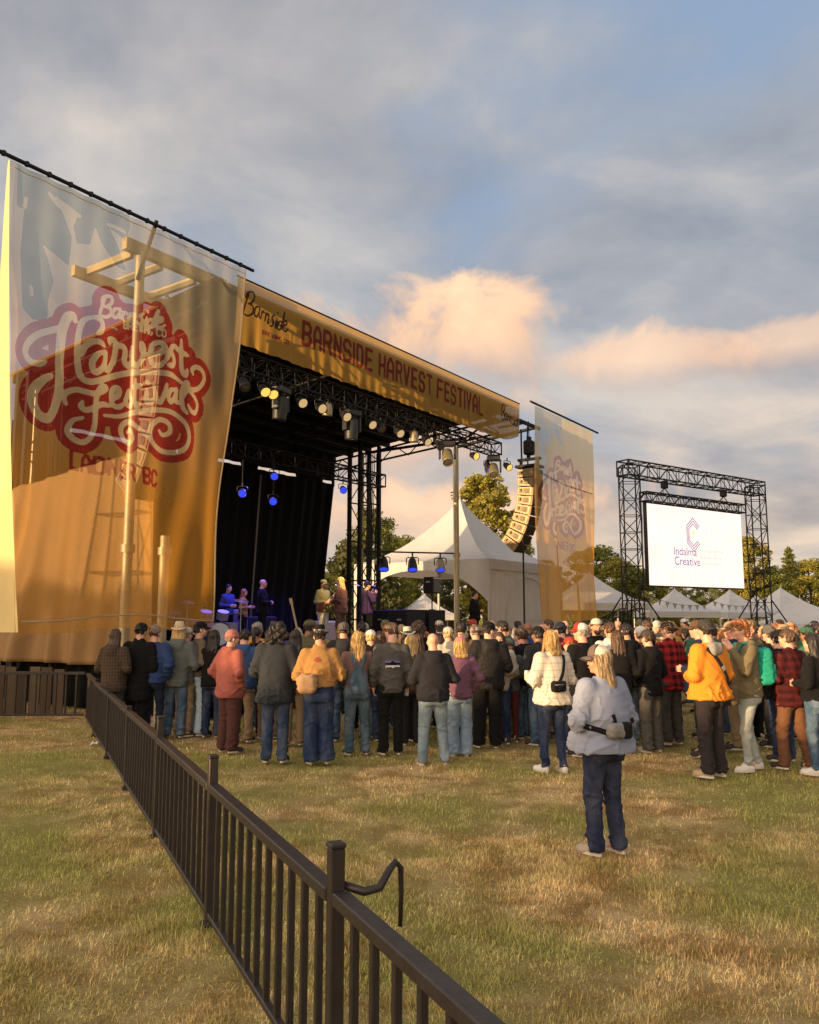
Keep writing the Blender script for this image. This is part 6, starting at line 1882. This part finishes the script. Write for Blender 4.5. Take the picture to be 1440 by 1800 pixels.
def can(e, fig, sd, mat=None, r=.033, hh=.12):
    wr, el = fig.arms[sd][2], fig.arms[sd][1]; d = (wr - el) / np.linalg.norm(wr - el); c = wr + d * .085
    k = e.scale[0]
    W = Matrix.Translation(e.location) @ Matrix.Rotation(e.rotation_euler[2], 4, 'Z')
    g = empty('drink_can', W @ (Vector(c) * k), 0)
    m = MB(); m.lathe([(r * .8, -hh / 2), (r, -hh / 2 + .01), (r, hh / 2 - .012), (r * .8, hh / 2)], n=14); m.build('can_body', mat or plain('pale_can', (.6, .6, .58), .35, .3), g)
    m = MB(); m.lathe([(.0, hh / 2 - .003), (r * .76, hh / 2 - .002)], n=14); m.build('lid', ALU, g)
    return g

# -- foreground woman with the two-tone cap
e, f, bv = stand(1064, 1500, 1134, 'woman in two-tone trucker cap and grey-blue sweatshirt standing alone in the foreground', 18, sex='f', girth=1.34, top='over', hem=.86, legs='straight', hipk=1.12, armL='front', armR='front', yaw=38, pitch=-2, stance=.115, stepL=.0, stepR=-.04, seed=3, group='people standing apart',
    hairs='mid', haircol='ash', skin_='tan', hat=('trucker', C('brown_cap', (.14, .10, .085)), C('mesh_cream', (.52, .50, .42)), C('cap_bill_brown', (.13, .10, .09))), topmat=C('grey_blue_sweat', (.25, .275, .36), var=.1), legmat=denim('indigo_denim', (.022, .028, .06), .2), shoemat=C('beige_trainer', (.38, .31, .23)), face=True, fine=True, strands=420, topname='oversized pale grey-blue sweatshirt')
V, F = soft_box((-.02, -.235, 1.06), (.13, .05, .065), .04, .01); b = link('waist_bag', np_mesh('waist_bag', folds(V, F, .006, 3), F), e, C('bag_grey', (.21, .20, .19)))
V, F = soft_box((.03, -.262, 1.06), (.05, .045, .072), .035, .01); link('bag_side', np_mesh('bag_side', V, F), b, BLK)
ribbon(bv, [(-.30, 1.10), (-.13, 1.045), (0, 1.03), (.13, 1.05), (.28, 1.12)], .045, 'bag_belt', BLK, e)
ribbon(bv, [(-.02, 1.06), (-.05, 1.14), (-.06, 1.19)], .035, 'bag_strap', BLK, e)

# -- front row, left to right
stand(400, 1322, 1106, 'person in salmon red rain jacket and loose maroon trousers near the fence', -35, girth=1.18, top='jacket', hood=True, hem=.78, legs='baggy', armL='pocket', armR='pocket', seed=11, hairs='short', haircol='grey', hat=('beanie', C('salmon_hood', (.40, .15, .12))), topmat=C('salmon', (.34, .105, .08)), legmat=C('maroon_pants', (.085, .035, .03)), yaw=-20)
stand(350, 1292, 1092, 'person in olive brown sweatshirt, black cap and light blue jeans near the fence', -50, top='sweater', hem=.86, legs='wide', armL='front', armR='front', seed=12, hairs='short', haircol='dark', hat=('cap', BLK), topmat=C('olive_sweat', (.14, .11, .075)), legmat=DENIM_P, yaw=-10)
stand(305, 1296, 1094, 'person in grey-green rain jacket and cream bucket hat by the fence', 15, top='jacket', hood=True, hem=.78, legs='straight', armL='front', armR='front', seed=13, hairs='mid', haircol='blond', hat=('fedora', C('cream_hat', (.58, .48, .36)), C('cream_hat', (.58, .48, .36))), topmat=C('sage_jacket', (.13, .14, .125)), legmat=DENIM_M)
stand(268, 1300, 1098, 'person in blue padded jacket and grey beanie by the fence', 5, top='puffer', hem=.86, legs='slim', armL='pocket', armR='pocket', seed=14, hairs='short', haircol='brown', hat=('beanie', C('grey_beanie', (.25, .18, .15))), topmat=C('blue_puffer', (.025, .05, .14), rough=.6), legmat=NAVY)
stand(234, 1302, 1094, 'tall person in long black coat behind the fence', 10, girth=1.08, top='jacket', collar=True, hem=.60, legs='straight', armL='pocket', armR='down', seed=15, hairs='short', haircol='dark', hat=('cap_back', BLK), topmat=BLK, legmat=BLK, nocuff=True)
stand(196, 1306, 1104, 'person in brown patterned jacket behind the fence, leftmost of the crowd', 0, girth=1.05, top='jacket', hood=True, hem=.78, legs='straight', armL='front', armR='front', seed=16, hairs='mid', haircol='brown', topmat=plaid('camo_check', (.085, .06, .04), (.045, .032, .024), .05), legmat=CHAR)
stand(141, 1228, 1104, 'dark dressed person standing alone at the far fence corner', -10, top='jacket', hem=.72, legs='straight', seed=17, hairs='short', haircol='dark', topmat=NAVY, legmat=BLK, group='people standing apart')
e, f, bv = stand(482, 1340, 1092, 'woman with big dark curly hair in charcoal sweatshirt and blue jeans', 0, sex='f', girth=1.1, top='over', hem=.74, legs='straight', armL='front', armR='front', seed=21, hairs='curly', haircol='dark', strands=150, topmat=C('charcoal_sweat', (.028, .031, .037)), legmat=denim('skirted_denim', (.03, .05, .10), .3), yaw=5)
e, f, bv = stand(560, 1342, 1096, 'person in tan fringed suede jacket and black brimmed hat', 4, girth=1.22, top='jacket', collar=True, hem=.98, legs='wide', hipk=1.14, armL='front', armR='front', seed=22, hairs='short', haircol='dark', hat=('fedora', BLK, C('hat_band_cream', (.5, .42, .3))), topmat=C('tan_suede', (.33, .175, .06), var=.3), legmat=denim('navy_wide_denim', (.02, .035, .085), .2), shoemat=TSHOE, skin_='tan', nocuff=True, hatextra=.05)
fr = empty('fringe', (0, 0, 0)); fr.parent = e
for i in range(22):
    x = -.03 + i * .0115; z = 1.235 - .0035 * abs(i - 8)
    a = project(bv, x, z, True, .012); m = MB(); L = .085 + .02 * math.sin(i * 2.1)
    m.path([a, a + Vector((.001 * math.sin(i * 3), -.006, -L * .5)), a + Vector((.004 * math.sin(i), -.002, -L))], [.0042, .004, .002], 4); m.build('fringe_strip', C('tan_suede', (.33, .175, .06), var=.3), fr)
for x, z, r in ((-.035, 1.345, .02), (-.01, 1.33, .016), (-.055, 1.33, .015), (-.03, 1.315, .012)): decal_patch(bv, x - r, x + r, z - r, z + r, C('rose_stitch', (.30, .07, .05)), 'rose_embroidery', e, .012)
V, F = soft_box((-.16, -.19, 1.03), (.13, .10, .13), .08); link('tied_jumper', np_mesh('tied_jumper', folds(V, F, .012, 9), F), e, C('tan_fleece', (.36, .22, .12)))
e, f, bv = stand(628, 1326, 1108, 'woman with long blonde hair in blue denim overalls and mauve top', 6, sex='f', girth=.98, top='shirt', hem=.86, legs='straight', hipk=1.04, armL='front', armR='front', seed=23, hairs='long', haircol='blond', strands=200, topmat=C('mauve_shirt', (.20, .115, .10)), legmat=denim('overall_denim', (.065, .115, .155), .5), stance=.12)
OV = denim('overall_denim', (.065, .115, .155), .5)
decal_patch(bv, -.135, .135, .87, 1.2, OV, 'overall_back', e, .010, lambda u: 1.10 + .18 * (1 - abs(2 * u - 1)) ** .7)
for sx in (-1, 1): ribbon(bv, [(sx * .03, 1.22), (sx * .075, 1.34), (sx * .105, 1.43)], .045, 'overall_strap', OV, e, True, .012)
e, f, bv = stand(687, 1326, 1094, 'young man in grey long-sleeved shirt with white mountain logo print on the back', 2, girth=.97, top='sweater', hem=.82, legs='straight', armL='down', armR='down', seed=24, hairs='fringe', haircol='brown', yaw=28, pitch=-14, topmat=C('grey_longsleeve', (.085, .08, .072)), legmat=BLK, shoemat=BSHOE, nocuff=True)
decal_patch(bv, -.105, .105, 1.245, 1.262, C('logo_blue', (.10, .13, .34)), 'logo_stripe', e, .008); decal_patch(bv, -.105, .105, 1.228, 1.243, C('logo_violet', (.24, .17, .33)), 'logo_stripe', e, .008)
decal_patch(bv, -.10, .10, 1.205, 1.22, BLK, 'logo_mountain', e, .0085, lambda u: 1.215 + .035 * max(0, 1 - abs(u - .5) * 4) + .012 * math.sin(u * 19) ** 2)
decal_patch(bv, -.10, .105, 1.160, 1.206, C('logo_black', (.012, .012, .012)), 'logo_ground', e, .008)
decal_text(bv, 'patagonia', .052, .0, 1.168, C('logo_white', (.8, .8, .78)), 'logo_lettering', e, 1.0, .0012)
tag(can(e, f, 1), 'pale drink can in the right hand of the man in the grey logo shirt', 'can', 'drink cans')
stand(762, 1344, 1113, 'bald man in black hooded sweatshirt and faded blue jeans seen from behind', 0, girth=1.24, top='sweater', hood=True, hem=.84, legs='straight', hipk=1.12, armL='front', armR='front', seed=25, skin_='rosy', topmat=C('faded_black_hoodie', (.019, .019, .024)), legmat=DENIM_L, shoemat=TSHOE, stance=.155, hatextra=0)
stand(808, 1330, 1118, 'woman in pink cap and mauve jumper with loose pale blue jeans', -4, sex='f', girth=1.06, top='sweater', hem=.84, legs='wide', armL='front', armR='pocket', seed=26, hairs='bob', haircol='blond', strands=120, hat=('cap', C('pink_cap', (.50, .16, .18))), topmat=C('mauve_jumper', (.16, .075, .115)), legmat=denim('loose_pale_denim', (.20, .28, .37), .6), shoemat=WSHOE)
stand(856, 1314, 1092, 'tall man in black puffer jacket and black cap with green brim, looking right', -12, girth=1.1, top='puffer', hood=True, hem=.82, legs='baggy', armL='pocket', armR='front', seed=27, hairs='short', haircol='dark', hat=('cap', BLK, BLK, C('teal_brim', (.03, .16, .13))), yaw=-58, topmat=C('black_puffer', (.016, .014, .014), rough=.6), legmat=BLK, face=True, stance=.12)
e, f, bv = stand(897, 1302, 1121, 'woman in sage cap and glasses facing the camera, grey jacket and backpack', 148, sex='f', top='jacket', collar=True, hem=.84, legs='slim', armL='front', armR='pocket', seed=28, hairs='mid', haircol='brown', hat=('cap', C('sage_cap', (.17, .18, .14))), topmat=C('slate_jacket', (.085, .09, .095)), legmat=C('wine_pants', (.09, .02, .022)), face='glasses', pitch=8, yaw=14)
backpack(e, bv, C('pack_grey', (.17, .175, .165)))
stand(922, 1296, 1104, 'dark haired man in black hooded jacket behind the woman in the sage cap', -8, top='jacket', hood=True, hem=.80, legs='straight', armL='front', armR='front', seed=29, hairs='buzz', haircol='dark', skin_='brown', topmat=BLK, legmat=C('slate_pants', (.05, .055, .065)), yaw=-30)
e, f, bv = stand(974, 1358, 1106, 'blonde woman in white checked overshirt with black cross-body bag, holding a can', 10, sex='f', girth=1.12, top='over', hem=.84, tail=.25, legs='slim', hipk=1.1, armL='drink', armR='front', seed=30, hairs='bob', haircol='blond', strands=200, topmat=plaid('white_check', (.62, .56, .47), (.34, .28, .22), .085, thin=True), legmat=DENIM_D, shoemat=WSHOE, stance=.10, stepL=.06, stepR=-.06, frontlocks=True, yaw=8)
ribbon(bv, [(.115, 1.45), (.09, 1.35), (.04, 1.22), (-.02, 1.12)], .042, 'bag_strap', BLK, e)
V, F = soft_box((-.06, -.215, 1.075), (.105, .045, .07), .035, .01); b = link('crossbody_bag', np_mesh('crossbody_bag', folds(V, F, .006, 4), F), e, BLK)
m = MB(); m.path([(-.15, -.262, 1.10), (.03, -.262, 1.10)], .004, 5); m.build('zip', ALU, b)
tag(can(e, f, -1), 'slim silver can held by the blonde woman in the white checked overshirt', 'can', 'drink cans')
stand(1148, 1322, 1106, 'man in black hooded top, dark grey cap and grey trousers beside the red check shirt', 4, girth=1.06, top='sweater', hood=True, hem=.80, legs='baggy', armL='front', armR='front', seed=31, hairs='short', haircol='brown', hat=('cap', C('dark_grey_cap', (.05, .042, .042))), topmat=BLK, legmat=C('grey_cargo', (.085, .078, .07)), shoemat=C('stone_shoe', (.4, .34, .27)))
stand(1184, 1308, 1092, 'man in red and black check shirt and black cap with white badge', -6, girth=1.02, top='shirt', collar=True, hem=.78, legs='straight', armL='front', armR='front', seed=32, hairs='short', haircol='brown', hat=('cap_back', BLK), yaw=14, topmat=plaid('red_buffalo', (.36, .025, .025), (.012, .008, .009), .11), legmat=C('grey_work', (.075, .068, .06)), shoemat=TSHOE)
e, f, bv = stand(1256, 1366, 1088, 'man in bright orange sweatshirt and black flat cap with a bag strap across his back', 6, girth=1.12, top='over', hood=False, hem=.86, legs='straight', hipk=1.06, armL='front', armR='front', seed=33, hairs='short', haircol='dark', hat=('cap_back', C('dark_flat_cap', (.05, .04, .034))), yaw=-12, topmat=C('orange_fleece', (.72, .24, .025), var=.12), legmat=C('brown_black_trouser', (.03, .024, .026)), shoemat=C('sand_shoe', (.42, .30, .19)), topname='bright orange sweatshirt')
V, F = soft_box((0, -.115, 1.435), (.10, .055, .075), .05, .011); link('grey_hood', np_mesh('grey_hood', folds(V, F, .008, 8), F), e, C('hood_grey', (.26, .245, .22)))
STR = C('strap_black', (.02, .018, .016)); ribbon(bv, [(-.13, 1.44), (-.06, 1.36), (.03, 1.22), (.12, 1.08), (.18, .97)], .05, 'bag_strap', STR, e)
p_ = project(bv, .035, 1.215, True, .018); m = MB(); m.box(p_, (.05, .012, .055), rot=Matrix.Rotation(R(-35), 3, 'Y'), bev=.004); m.build('strap_buckle', ALU, e)
V, F = soft_box((.25, -.06, .90), (.07, .11, .12), .05, .011); link('hip_bag', np_mesh('hip_bag', folds(V, F, .007, 2), F), e, C('bag_brown', (.12, .085, .05)))
e, f, bv = stand(1326, 1354, 1088, 'boy with glasses in olive parka and faded jeans with a green backpack, hand raised', 62, top='jacket', hood=True, hem=.84, legs='slim', girth=.98, armL=((.25, .09, 1.17), (.16, .20, 1.41)), armR='down', seed=34, hairs='shag', haircol='ginger', topmat=C('olive_parka', (.17, .135, .075)), legmat=denim('faded_jeans', (.34, .36, .33), .6), shoemat=WSHOE, face='glasses', skin_='fair', stance=.09, stepL=.10, stepR=-.08, curl=.15)
backpack(e, bv, C('teal_pack', (.02, .30, .21)), dark=C('teal_dark', (.012, .17, .13)))
stand(1401, 1352, 1104, 'man in dark maroon check jacket and brown trousers near the right edge', -8, girth=1.1, top='jacket', collar=True, hem=.78, legs='straight', armL='front', armR='front', seed=35, hairs='short', haircol='brown', yaw=20, topmat=plaid('maroon_check', (.095, .016, .018), (.03, .008, .01), .10), legmat=C('rust_pants', (.16, .075, .04)), stance=.13, stepL=.08, stepR=-.1)
stand(1440, 1362, 1112, 'woman with dark hair in black top and blue jeans cut by the right edge', 12, sex='f', top='sweater', hem=.88, legs='slim', armL='front', armR='front', seed=36, hairs='long', haircol='dark', topmat=BLK, legmat=DENIM_M, shoemat=WSHOE)

# ================================================================== THE MUSICIANS
def on_stage(px, t, label, turn, h=1.76, **kw):
    s_ = to_stage_plane(px, 1060, t)[0]; p = S(s_, t, DECK)
    return dress('person', p, SRZ + math.pi + R(turn), h, label, group='people on the stage', **kw)
e, f, bv = on_stage(568, 3.3, 'musician in green cap, olive waistcoat and cream trousers holding a guitar', 0, top='jacket', hem=.86, legs='straight', armL='front', armR='front', seed=61, hairs='short', haircol='brown', hat=('cap', C('olive_cap', (.14, .15, .07))), topmat=C('olive_vest', (.14, .13, .06)), legmat=C('cream_trousers', (.62, .55, .42)), face='beard', skin_='tan')
g_ = guitar(S(to_stage_plane(560, 1070, 3.02)[0] - .05, 3.0, DECK + .92), SRZ, R(62), 'brown guitar held by the musician in the olive waistcoat', (.16, .06, .03))
g_.scale = (.85,) * 3
on_stage(599, 2.7, 'long haired blond singer in maroon shirt with his back to the crowd', 195, h=1.82, girth=1.15, top='shirt', hem=.80, legs='straight', armL='front', armR='drink', seed=62, hairs='long', haircol='blond', topmat=C('maroon_shirt', (.105, .05, .045)), legmat=C('brown_jeans', (.11, .065, .045)))
on_stage(645, 2.9, 'fiddle player in dark purple jacket at the right of the stage', 60, top='jacket', hem=.8, legs='slim', armL='up', armR='up', seed=63, hairs='short', haircol='dark', topmat=C('purple_jacket', (.06, .03, .09)), legmat=BLK, hat=('flat', BLK))
on_stage(461, 4.4, 'bald musician in black shirt standing left of the singers', 60, girth=1.08, top='shirt', hem=.8, legs='straight', armL='front', armR='front', seed=64, topmat=BLK, legmat=BLK, skin_='rosy', face='glasses')
on_stage(428, 4.9, 'blond drummer lit warm beside the left banner', 30, h=1.5, top='tee', hem=.86, legs='straight', armL='drink', armR='drink', seed=65, hairs='mid', haircol='ginger', topmat=C('mustard_tee', (.40, .22, .05)), legmat=BLK, sex='f')
on_stage(401, 5.1, 'musician lit blue right beside the left banner edge', 0, h=1.62, top='tee', hem=.86, legs='straight', armL='front', armR='front', seed=66, hairs='short', haircol='dark', topmat=C('blue_tee', (.05, .06, .20)), legmat=BLK)

# ================================================================== THE CROWD BEHIND THE FRONT ROW
CR = random.Random(4)
TOPC = {'black': BLK, 'charcoal': CHAR, 'navy': NAVY, 'grey': GRY, 'olive': C('olive', (.10, .095, .05)), 'brown': C('brownc', (.11, .065, .04)), 'maroon': C('maroonc', (.10, .025, .03)), 'tan': C('tanc', (.34, .24, .14)), 'cream': C('creamc', (.52, .46, .37)), 'blue': C('bluec', (.04, .08, .19)), 'red': C('redc', (.34, .035, .03)), 'green': C('greenc', (.04, .12, .07)), 'mustard': C('mustardc', (.42, .24, .05)), 'white': C('whitec', (.60, .58, .55)), 'pink': C('pinkc', (.45, .22, .22))}
HATC = dict(TOPC); HATC['orange'] = C('orangec', (.5, .18, .03))
LEGC = [DENIM_D, DENIM_M, BLK, CHAR, C('khaki', (.24, .17, .10)), DENIM_L]
ARCH = {}
SPECS = {'cap_m': dict(hairs='short', hat='cap', top='jacket', collar=True, armL='front', armR='front', seed=71), 'capback_m': dict(hairs='short', hat='cap_back', top='sweater', hood=True, armL='pocket', armR='pocket', seed=72),
         'short_m': dict(hairs='short', top='jacket', hood=True, armL='front', armR='front', seed=73, girth=1.08), 'buzz_m': dict(hairs='buzz', top='sweater', armL='front', armR='pocket', seed=74, girth=1.1),
         'long_f': dict(hairs='long', top='jacket', sex='f', armL='front', armR='front', seed=75), 'bob_f': dict(hairs='bob', top='sweater', sex='f', armL='front', armR='front', seed=76), 'curly_f': dict(hairs='curly', top='jacket', sex='f', armL='front', armR='pocket', seed=77),
         'beanie_m': dict(hairs='short', hat='beanie', top='puffer', armL='pocket', armR='pocket', seed=78), 'cowboy_f': dict(hairs='long', hat='cowboy', top='shirt', sex='f', armL='front', armR='front', seed=79), 'truck_m': dict(hairs='short', hat='trucker', top='sweater', armL='front', armR='front', seed=80, girth=1.12, yaw=35),
         'bald_m': dict(top='jacket', collar=True, armL='front', armR='front', seed=81, girth=1.1), 'pony_f': dict(hairs='pony', top='sweater', sex='f', armL='phone', armR='phone', seed=82), 'fringe_m': dict(hairs='fringe', top='jacket', armL='front', armR='front', seed=83, yaw=-30)}
WORDS = {'cap_m': '{hat} cap', 'capback_m': 'backward {hat} cap', 'short_m': 'short {hair} hair', 'buzz_m': 'cropped {hair} hair', 'long_f': 'long {hair} hair', 'bob_f': '{hair} bob', 'curly_f': 'curly {hair} hair', 'beanie_m': '{hat} beanie', 'cowboy_f': '{hat} cowboy hat', 'truck_m': '{hat} and white trucker cap', 'bald_m': 'bald head', 'pony_f': '{hair} ponytail', 'fringe_m': 'tousled {hair} hair'}
GARM = {'jacket': 'jacket', 'sweater': 'sweatshirt', 'puffer': 'padded jacket', 'shirt': 'shirt'}
HAIRN = {'brown': 'brown', 'dark': 'black', 'blond': 'blond', 'ginger': 'ginger', 'grey': 'grey', 'darkblond': 'dark blond', 'ash': 'ash blond'}
CROWD = []; USED = set()
ANCH = [(350, 'the person in light blue jeans'), (400, 'the salmon jacket'), (482, 'the curly haired woman'), (560, 'the fringed suede jacket'), (628, 'the denim overalls'), (687, 'the grey logo shirt'), (762, 'the bald man'), (808, 'the pink cap'), (856, 'the black puffer jacket'), (897, 'the sage cap'), (974, 'the white checked overshirt'), (1064, 'the two-tone cap'), (1148, 'the dark grey cap'), (1184, 'the red check shirt'), (1256, 'the orange sweatshirt'), (1326, 'the green backpack'), (1401, 'the maroon check jacket')]
def override(o, mats):
    nm = o.name.split('.')[0]
    if nm in mats and o.type == 'MESH':
        o.material_slots[0].link = 'OBJECT'; o.material_slots[0].material = mats[nm]
    for c in o.children: override(c, mats)
def crowd_person(px, Y, kind, top, hairc, hatc, hgt, turn=0., skin_='fair', label=None, leg=None, hat2=None):
    p = at(px, 1100, Y); p.z = 0
    for q in CROWD:
        if (q - p).length < .40: return None
    CROWD.append(p.copy())
    rz = face_rz(p, STAGE_MID) + R(turn); sp = dict(SPECS[kind]); hat = sp.pop('hat', None)
    if label is None:
        an = min(ANCH, key=lambda a: abs(a[0] - px)); sd = 'behind' if abs(an[0] - px) < 14 else ('behind and left of' if px < an[0] else 'behind and right of')
        w = WORDS[kind].format(hat=hatc, hair=HAIRN[hairc]); base = f'person with {w} in {top} {GARM[sp["top"]]}'
        for tail in (f', {sd} {an[1]}', f', {sd} {an[1]}, nearer the stage'):
            label = base + tail
            if label not in USED and len(label.split()) <= 16: break
        else: CROWD.pop(); return None
    if label in USED: CROWD.pop(); return None
    USED.add(label)
    lm = leg or CR.choice(LEGC); hm = HATC.get(hatc, BLK); h2 = HATC.get(hat2, hm) if hat2 else (HATC['white'] if kind == 'truck_m' else hm)
    if kind not in ARCH:
        hh = (hat, hm, h2) if hat else None
        e, _, _ = dress('person', p, rz, hgt, label, hairs=sp.pop('hairs', None), haircol=hairc, hat=hh, topmat=TOPC[top], legmat=lm, skin_=skin_, hem=.82, **{k: v for k, v in sp.items()})
        ARCH[kind] = e
    else:
        e = copy_tree(ARCH[kind]); e['label'] = label; e.location = p; e.rotation_euler = (0, 0, rz)
        k = hgt / 1.75; e.scale = (k * CR.uniform(.96, 1.05), k, k)
        override(e, {'top': TOPC[top], 'trousers': lm, 'hair': HAIRS[hairc], 'body': SKINS[skin_], 'cap_front': hm, 'cap_back': h2, 'cap_bill': hm, 'cap_button': hm, 'beanie': hm, 'hat': hm})
    return e
for a in ((604, 13.0, 'capback_m', 'charcoal', 'brown', 'grey', 1.80, 0, 'fair', 'man in backward grey cap and charcoal hoodie between the suede jacket and the overalls'),
          (578, 13.2, 'long_f', 'black', 'brown', None, 1.66, 0, 'fair', 'dark brown haired woman just right of the black brimmed hat'), (635, 14.2, 'short_m', 'navy', 'dark', None, 1.80, 0, 'fair', 'black haired man beyond the long blonde hair'),
          (652, 13.0, 'cap_m', 'black', 'blond', 'white', 1.68, 0, 'fair', 'person in white cap just right of the long blonde hair'), (668, 13.4, 'bob_f', 'brown', 'brown', None, 1.66, 0, 'fair', 'brunette just left of the grey logo shirt'),
          (722, 12.6, 'long_f', 'brown', 'blond', None, 1.62, 0, 'fair', 'girl with long straight blonde hair right of the grey logo shirt'), (716, 13.6, 'cowboy_f', 'tan', 'dark', 'cream', 1.70, 0, 'fair', 'woman in cream cowboy hat beyond the grey logo shirt'),
          (735, 15.2, 'curly_f', 'black', 'brown', None, 1.80, 0, 'fair', 'tall person with bushy brown curls beyond the bald man'), (748, 12.8, 'bob_f', 'tan', 'ginger', None, 1.62, 20, 'fair', 'ginger haired woman just left of the bald man'),
          (788, 13.6, 'cap_m', 'cream', 'ash', 'cream', 1.72, 0, 'fair', 'person in cream cap between the bald man and the pink cap'), (812, 14.0, 'fringe_m', 'olive', 'dark', None, 1.80, 0, 'fair', 'dark haired man in army green jacket beyond the pink cap'),
          (836, 13.6, 'capback_m', 'brown', 'grey', 'brown', 1.76, 0, 'fair', 'man in brown flat cap left of the tall black puffer jacket'), (878, 12.8, 'bob_f', 'cream', 'brown', None, 1.66, 150, 'fair', 'brunette woman turned to the camera left of the sage cap'),
          (892, 14.4, 'short_m', 'pink', 'darkblond', None, 1.74, 130, 'fair', 'fair man turned back from the stage above the sage cap'), (946, 12.6, 'cap_m', 'charcoal', 'dark', 'black', 1.74, 10, 'brown', 'man in black cap and charcoal jacket left of the white checked overshirt'),
          (986, 13.4, 'cap_m', 'maroon', 'dark', 'navy', 1.80, 0, 'fair', 'man in dark navy cap beyond the white checked overshirt'), (1002, 12.0, 'cap_m', 'black', 'ginger', 'red', 1.60, 20, 'fair', 'person in bright red cap right of the white checked overshirt'),
          (1022, 11.6, 'truck_m', 'black', 'grey', 'red', 1.80, 10, 'rosy', 'man in red and white trucker cap and black top'), (1085, 11.8, 'long_f', 'black', 'brown', None, 1.70, -20, 'fair', 'woman with long brown hair right of the two-tone cap'),
          (1072, 13.2, 'short_m', 'white', 'brown', None, 1.80, -20, 'tan', 'brown haired man in white patterned top beyond the two-tone cap'), (1120, 12.0, 'cap_m', 'charcoal', 'darkblond', 'black', 1.76, -10, 'fair', 'person in black cap just left of the dark grey cap'),
          (1100, 12.8, 'short_m', 'black', 'dark', None, 1.78, 0, 'tan', 'big man in black jacket between the two-tone cap and the dark grey cap'),
          (1228, 11.6, 'cap_m', 'navy', 'brown', 'brown', 1.84, 40, 'rosy', 'man in brown cap looking left, just left of the orange sweatshirt'), (1215, 11.4, 'cap_m', 'charcoal', 'dark', 'grey', 1.58, -50, 'fair', 'short person in grey cap tucked left of the orange sweatshirt'),
          (1287, 12.2, 'cap_m', 'navy', 'ginger', 'tan', 1.82, 30, 'rosy', 'man in tan cap just right of the orange sweatshirt'), (1352, 12.4, 'beanie_m', 'black', 'brown', 'grey', 1.76, 0, 'fair', 'person in grey beanie beyond the green backpack'),
          (1378, 13.2, 'cowboy_f', 'tan', 'ash', 'tan', 1.74, 0, 'fair', 'woman in tan brimmed hat left of the maroon check jacket'), (1420, 12.4, 'capback_m', 'green', 'dark', 'green', 1.74, 0, 'brown', 'person in bright green top right of the maroon check jacket'), (1366, 11.2, 'short_m', 'black', 'dark', None, 1.70, -10, 'fair', 'man in black trousers and black jacket behind the green backpack'),
          (328, 13.5, 'cap_m', 'grey', 'grey', 'cream', 1.72, -20, 'rosy', 'man in cream cap between the grey-green jacket and the olive brown sweatshirt'), (377, 13.4, 'long_f', 'black', 'dark', None, 1.68, 0, 'tan', 'dark haired woman left of the salmon red rain jacket'),
          (430, 12.9, 'short_m', 'blue', 'dark', None, 1.70, 0, 'fair', 'man in blue jacket between the salmon jacket and the curly haired woman'), (450, 13.6, 'pony_f', 'black', 'dark', None, 1.72, 0, 'tan', 'woman holding up a phone left of the curly haired woman'), (520, 12.6, 'long_f', 'charcoal', 'dark', None, 1.70, 0, 'fair', 'woman in charcoal jacket between the curly haired woman and the suede jacket')):
    crowd_person(*a)
# the smiling man with the pale backward cap
p = at(1048, 1100, 13.6); p.z = 0; CROWD.append(p.copy())
dress('person', p, face_rz(p, (1.5, 0, 0)) + R(12), 1.86, 'smiling man in backward cream cap facing the camera beyond the trucker cap', hairs='short', haircol='brown', hat=('cap_back', HATC['cream']), topmat=BLK, legmat=DENIM_D, top='sweater', armL='front', armR='front', seed=90, face='beard', skin_='tan')
kinds = list(SPECS)
for Y, step in ((13.4, 34), (14.8, 32), (16.4, 32), (18.4, 34), (21.0, 40), (24.5, 46)):
    px = 395 + CR.uniform(0, step)
    while px < 1455:
        p = at(px, 1100, Y + CR.uniform(-.4, .4)); q = Vector((p.x - OX, p.y - OY, 0))
        if q.dot(E2) < -1.1 and not (q.dot(E1) > 11.2 and q.dot(E2) > -2.0):
            kd = CR.choice(kinds); sp = SPECS[kd]
            crowd_person(px, p.y, kd, CR.choice(['black', 'black', 'charcoal', 'navy', 'grey', 'olive', 'brown', 'maroon', 'tan', 'blue', 'cream', 'red', 'green', 'charcoal', 'mustard']), CR.choice(list(HAIRS)), CR.choice(['black', 'navy', 'grey', 'cream', 'tan', 'olive', 'red', 'blue', 'white', 'brown']), CR.uniform(1.6, 1.72) if sp.get('sex') == 'f' else CR.uniform(1.7, 1.84), CR.gauss(0, 22) if CR.random() > .1 else CR.uniform(90, 200), CR.choice(['fair', 'fair', 'tan', 'rosy', 'brown']))
        px += step * CR.uniform(.7, 1.35)
# two people by the marquee
for px, Y, kd, top, hc, lb in ((835, 27.6, 'short_m', 'black', 'dark', 'man in black standing inside the marquee opening'), (848, 27.4, 'short_m', 'white', 'dark', 'man in white shirt standing at the marquee corner')):
    e = crowd_person(px, Y, kd, top, hc, None, 1.78, 100, 'fair', lb)
    if e: e.location.z = .95
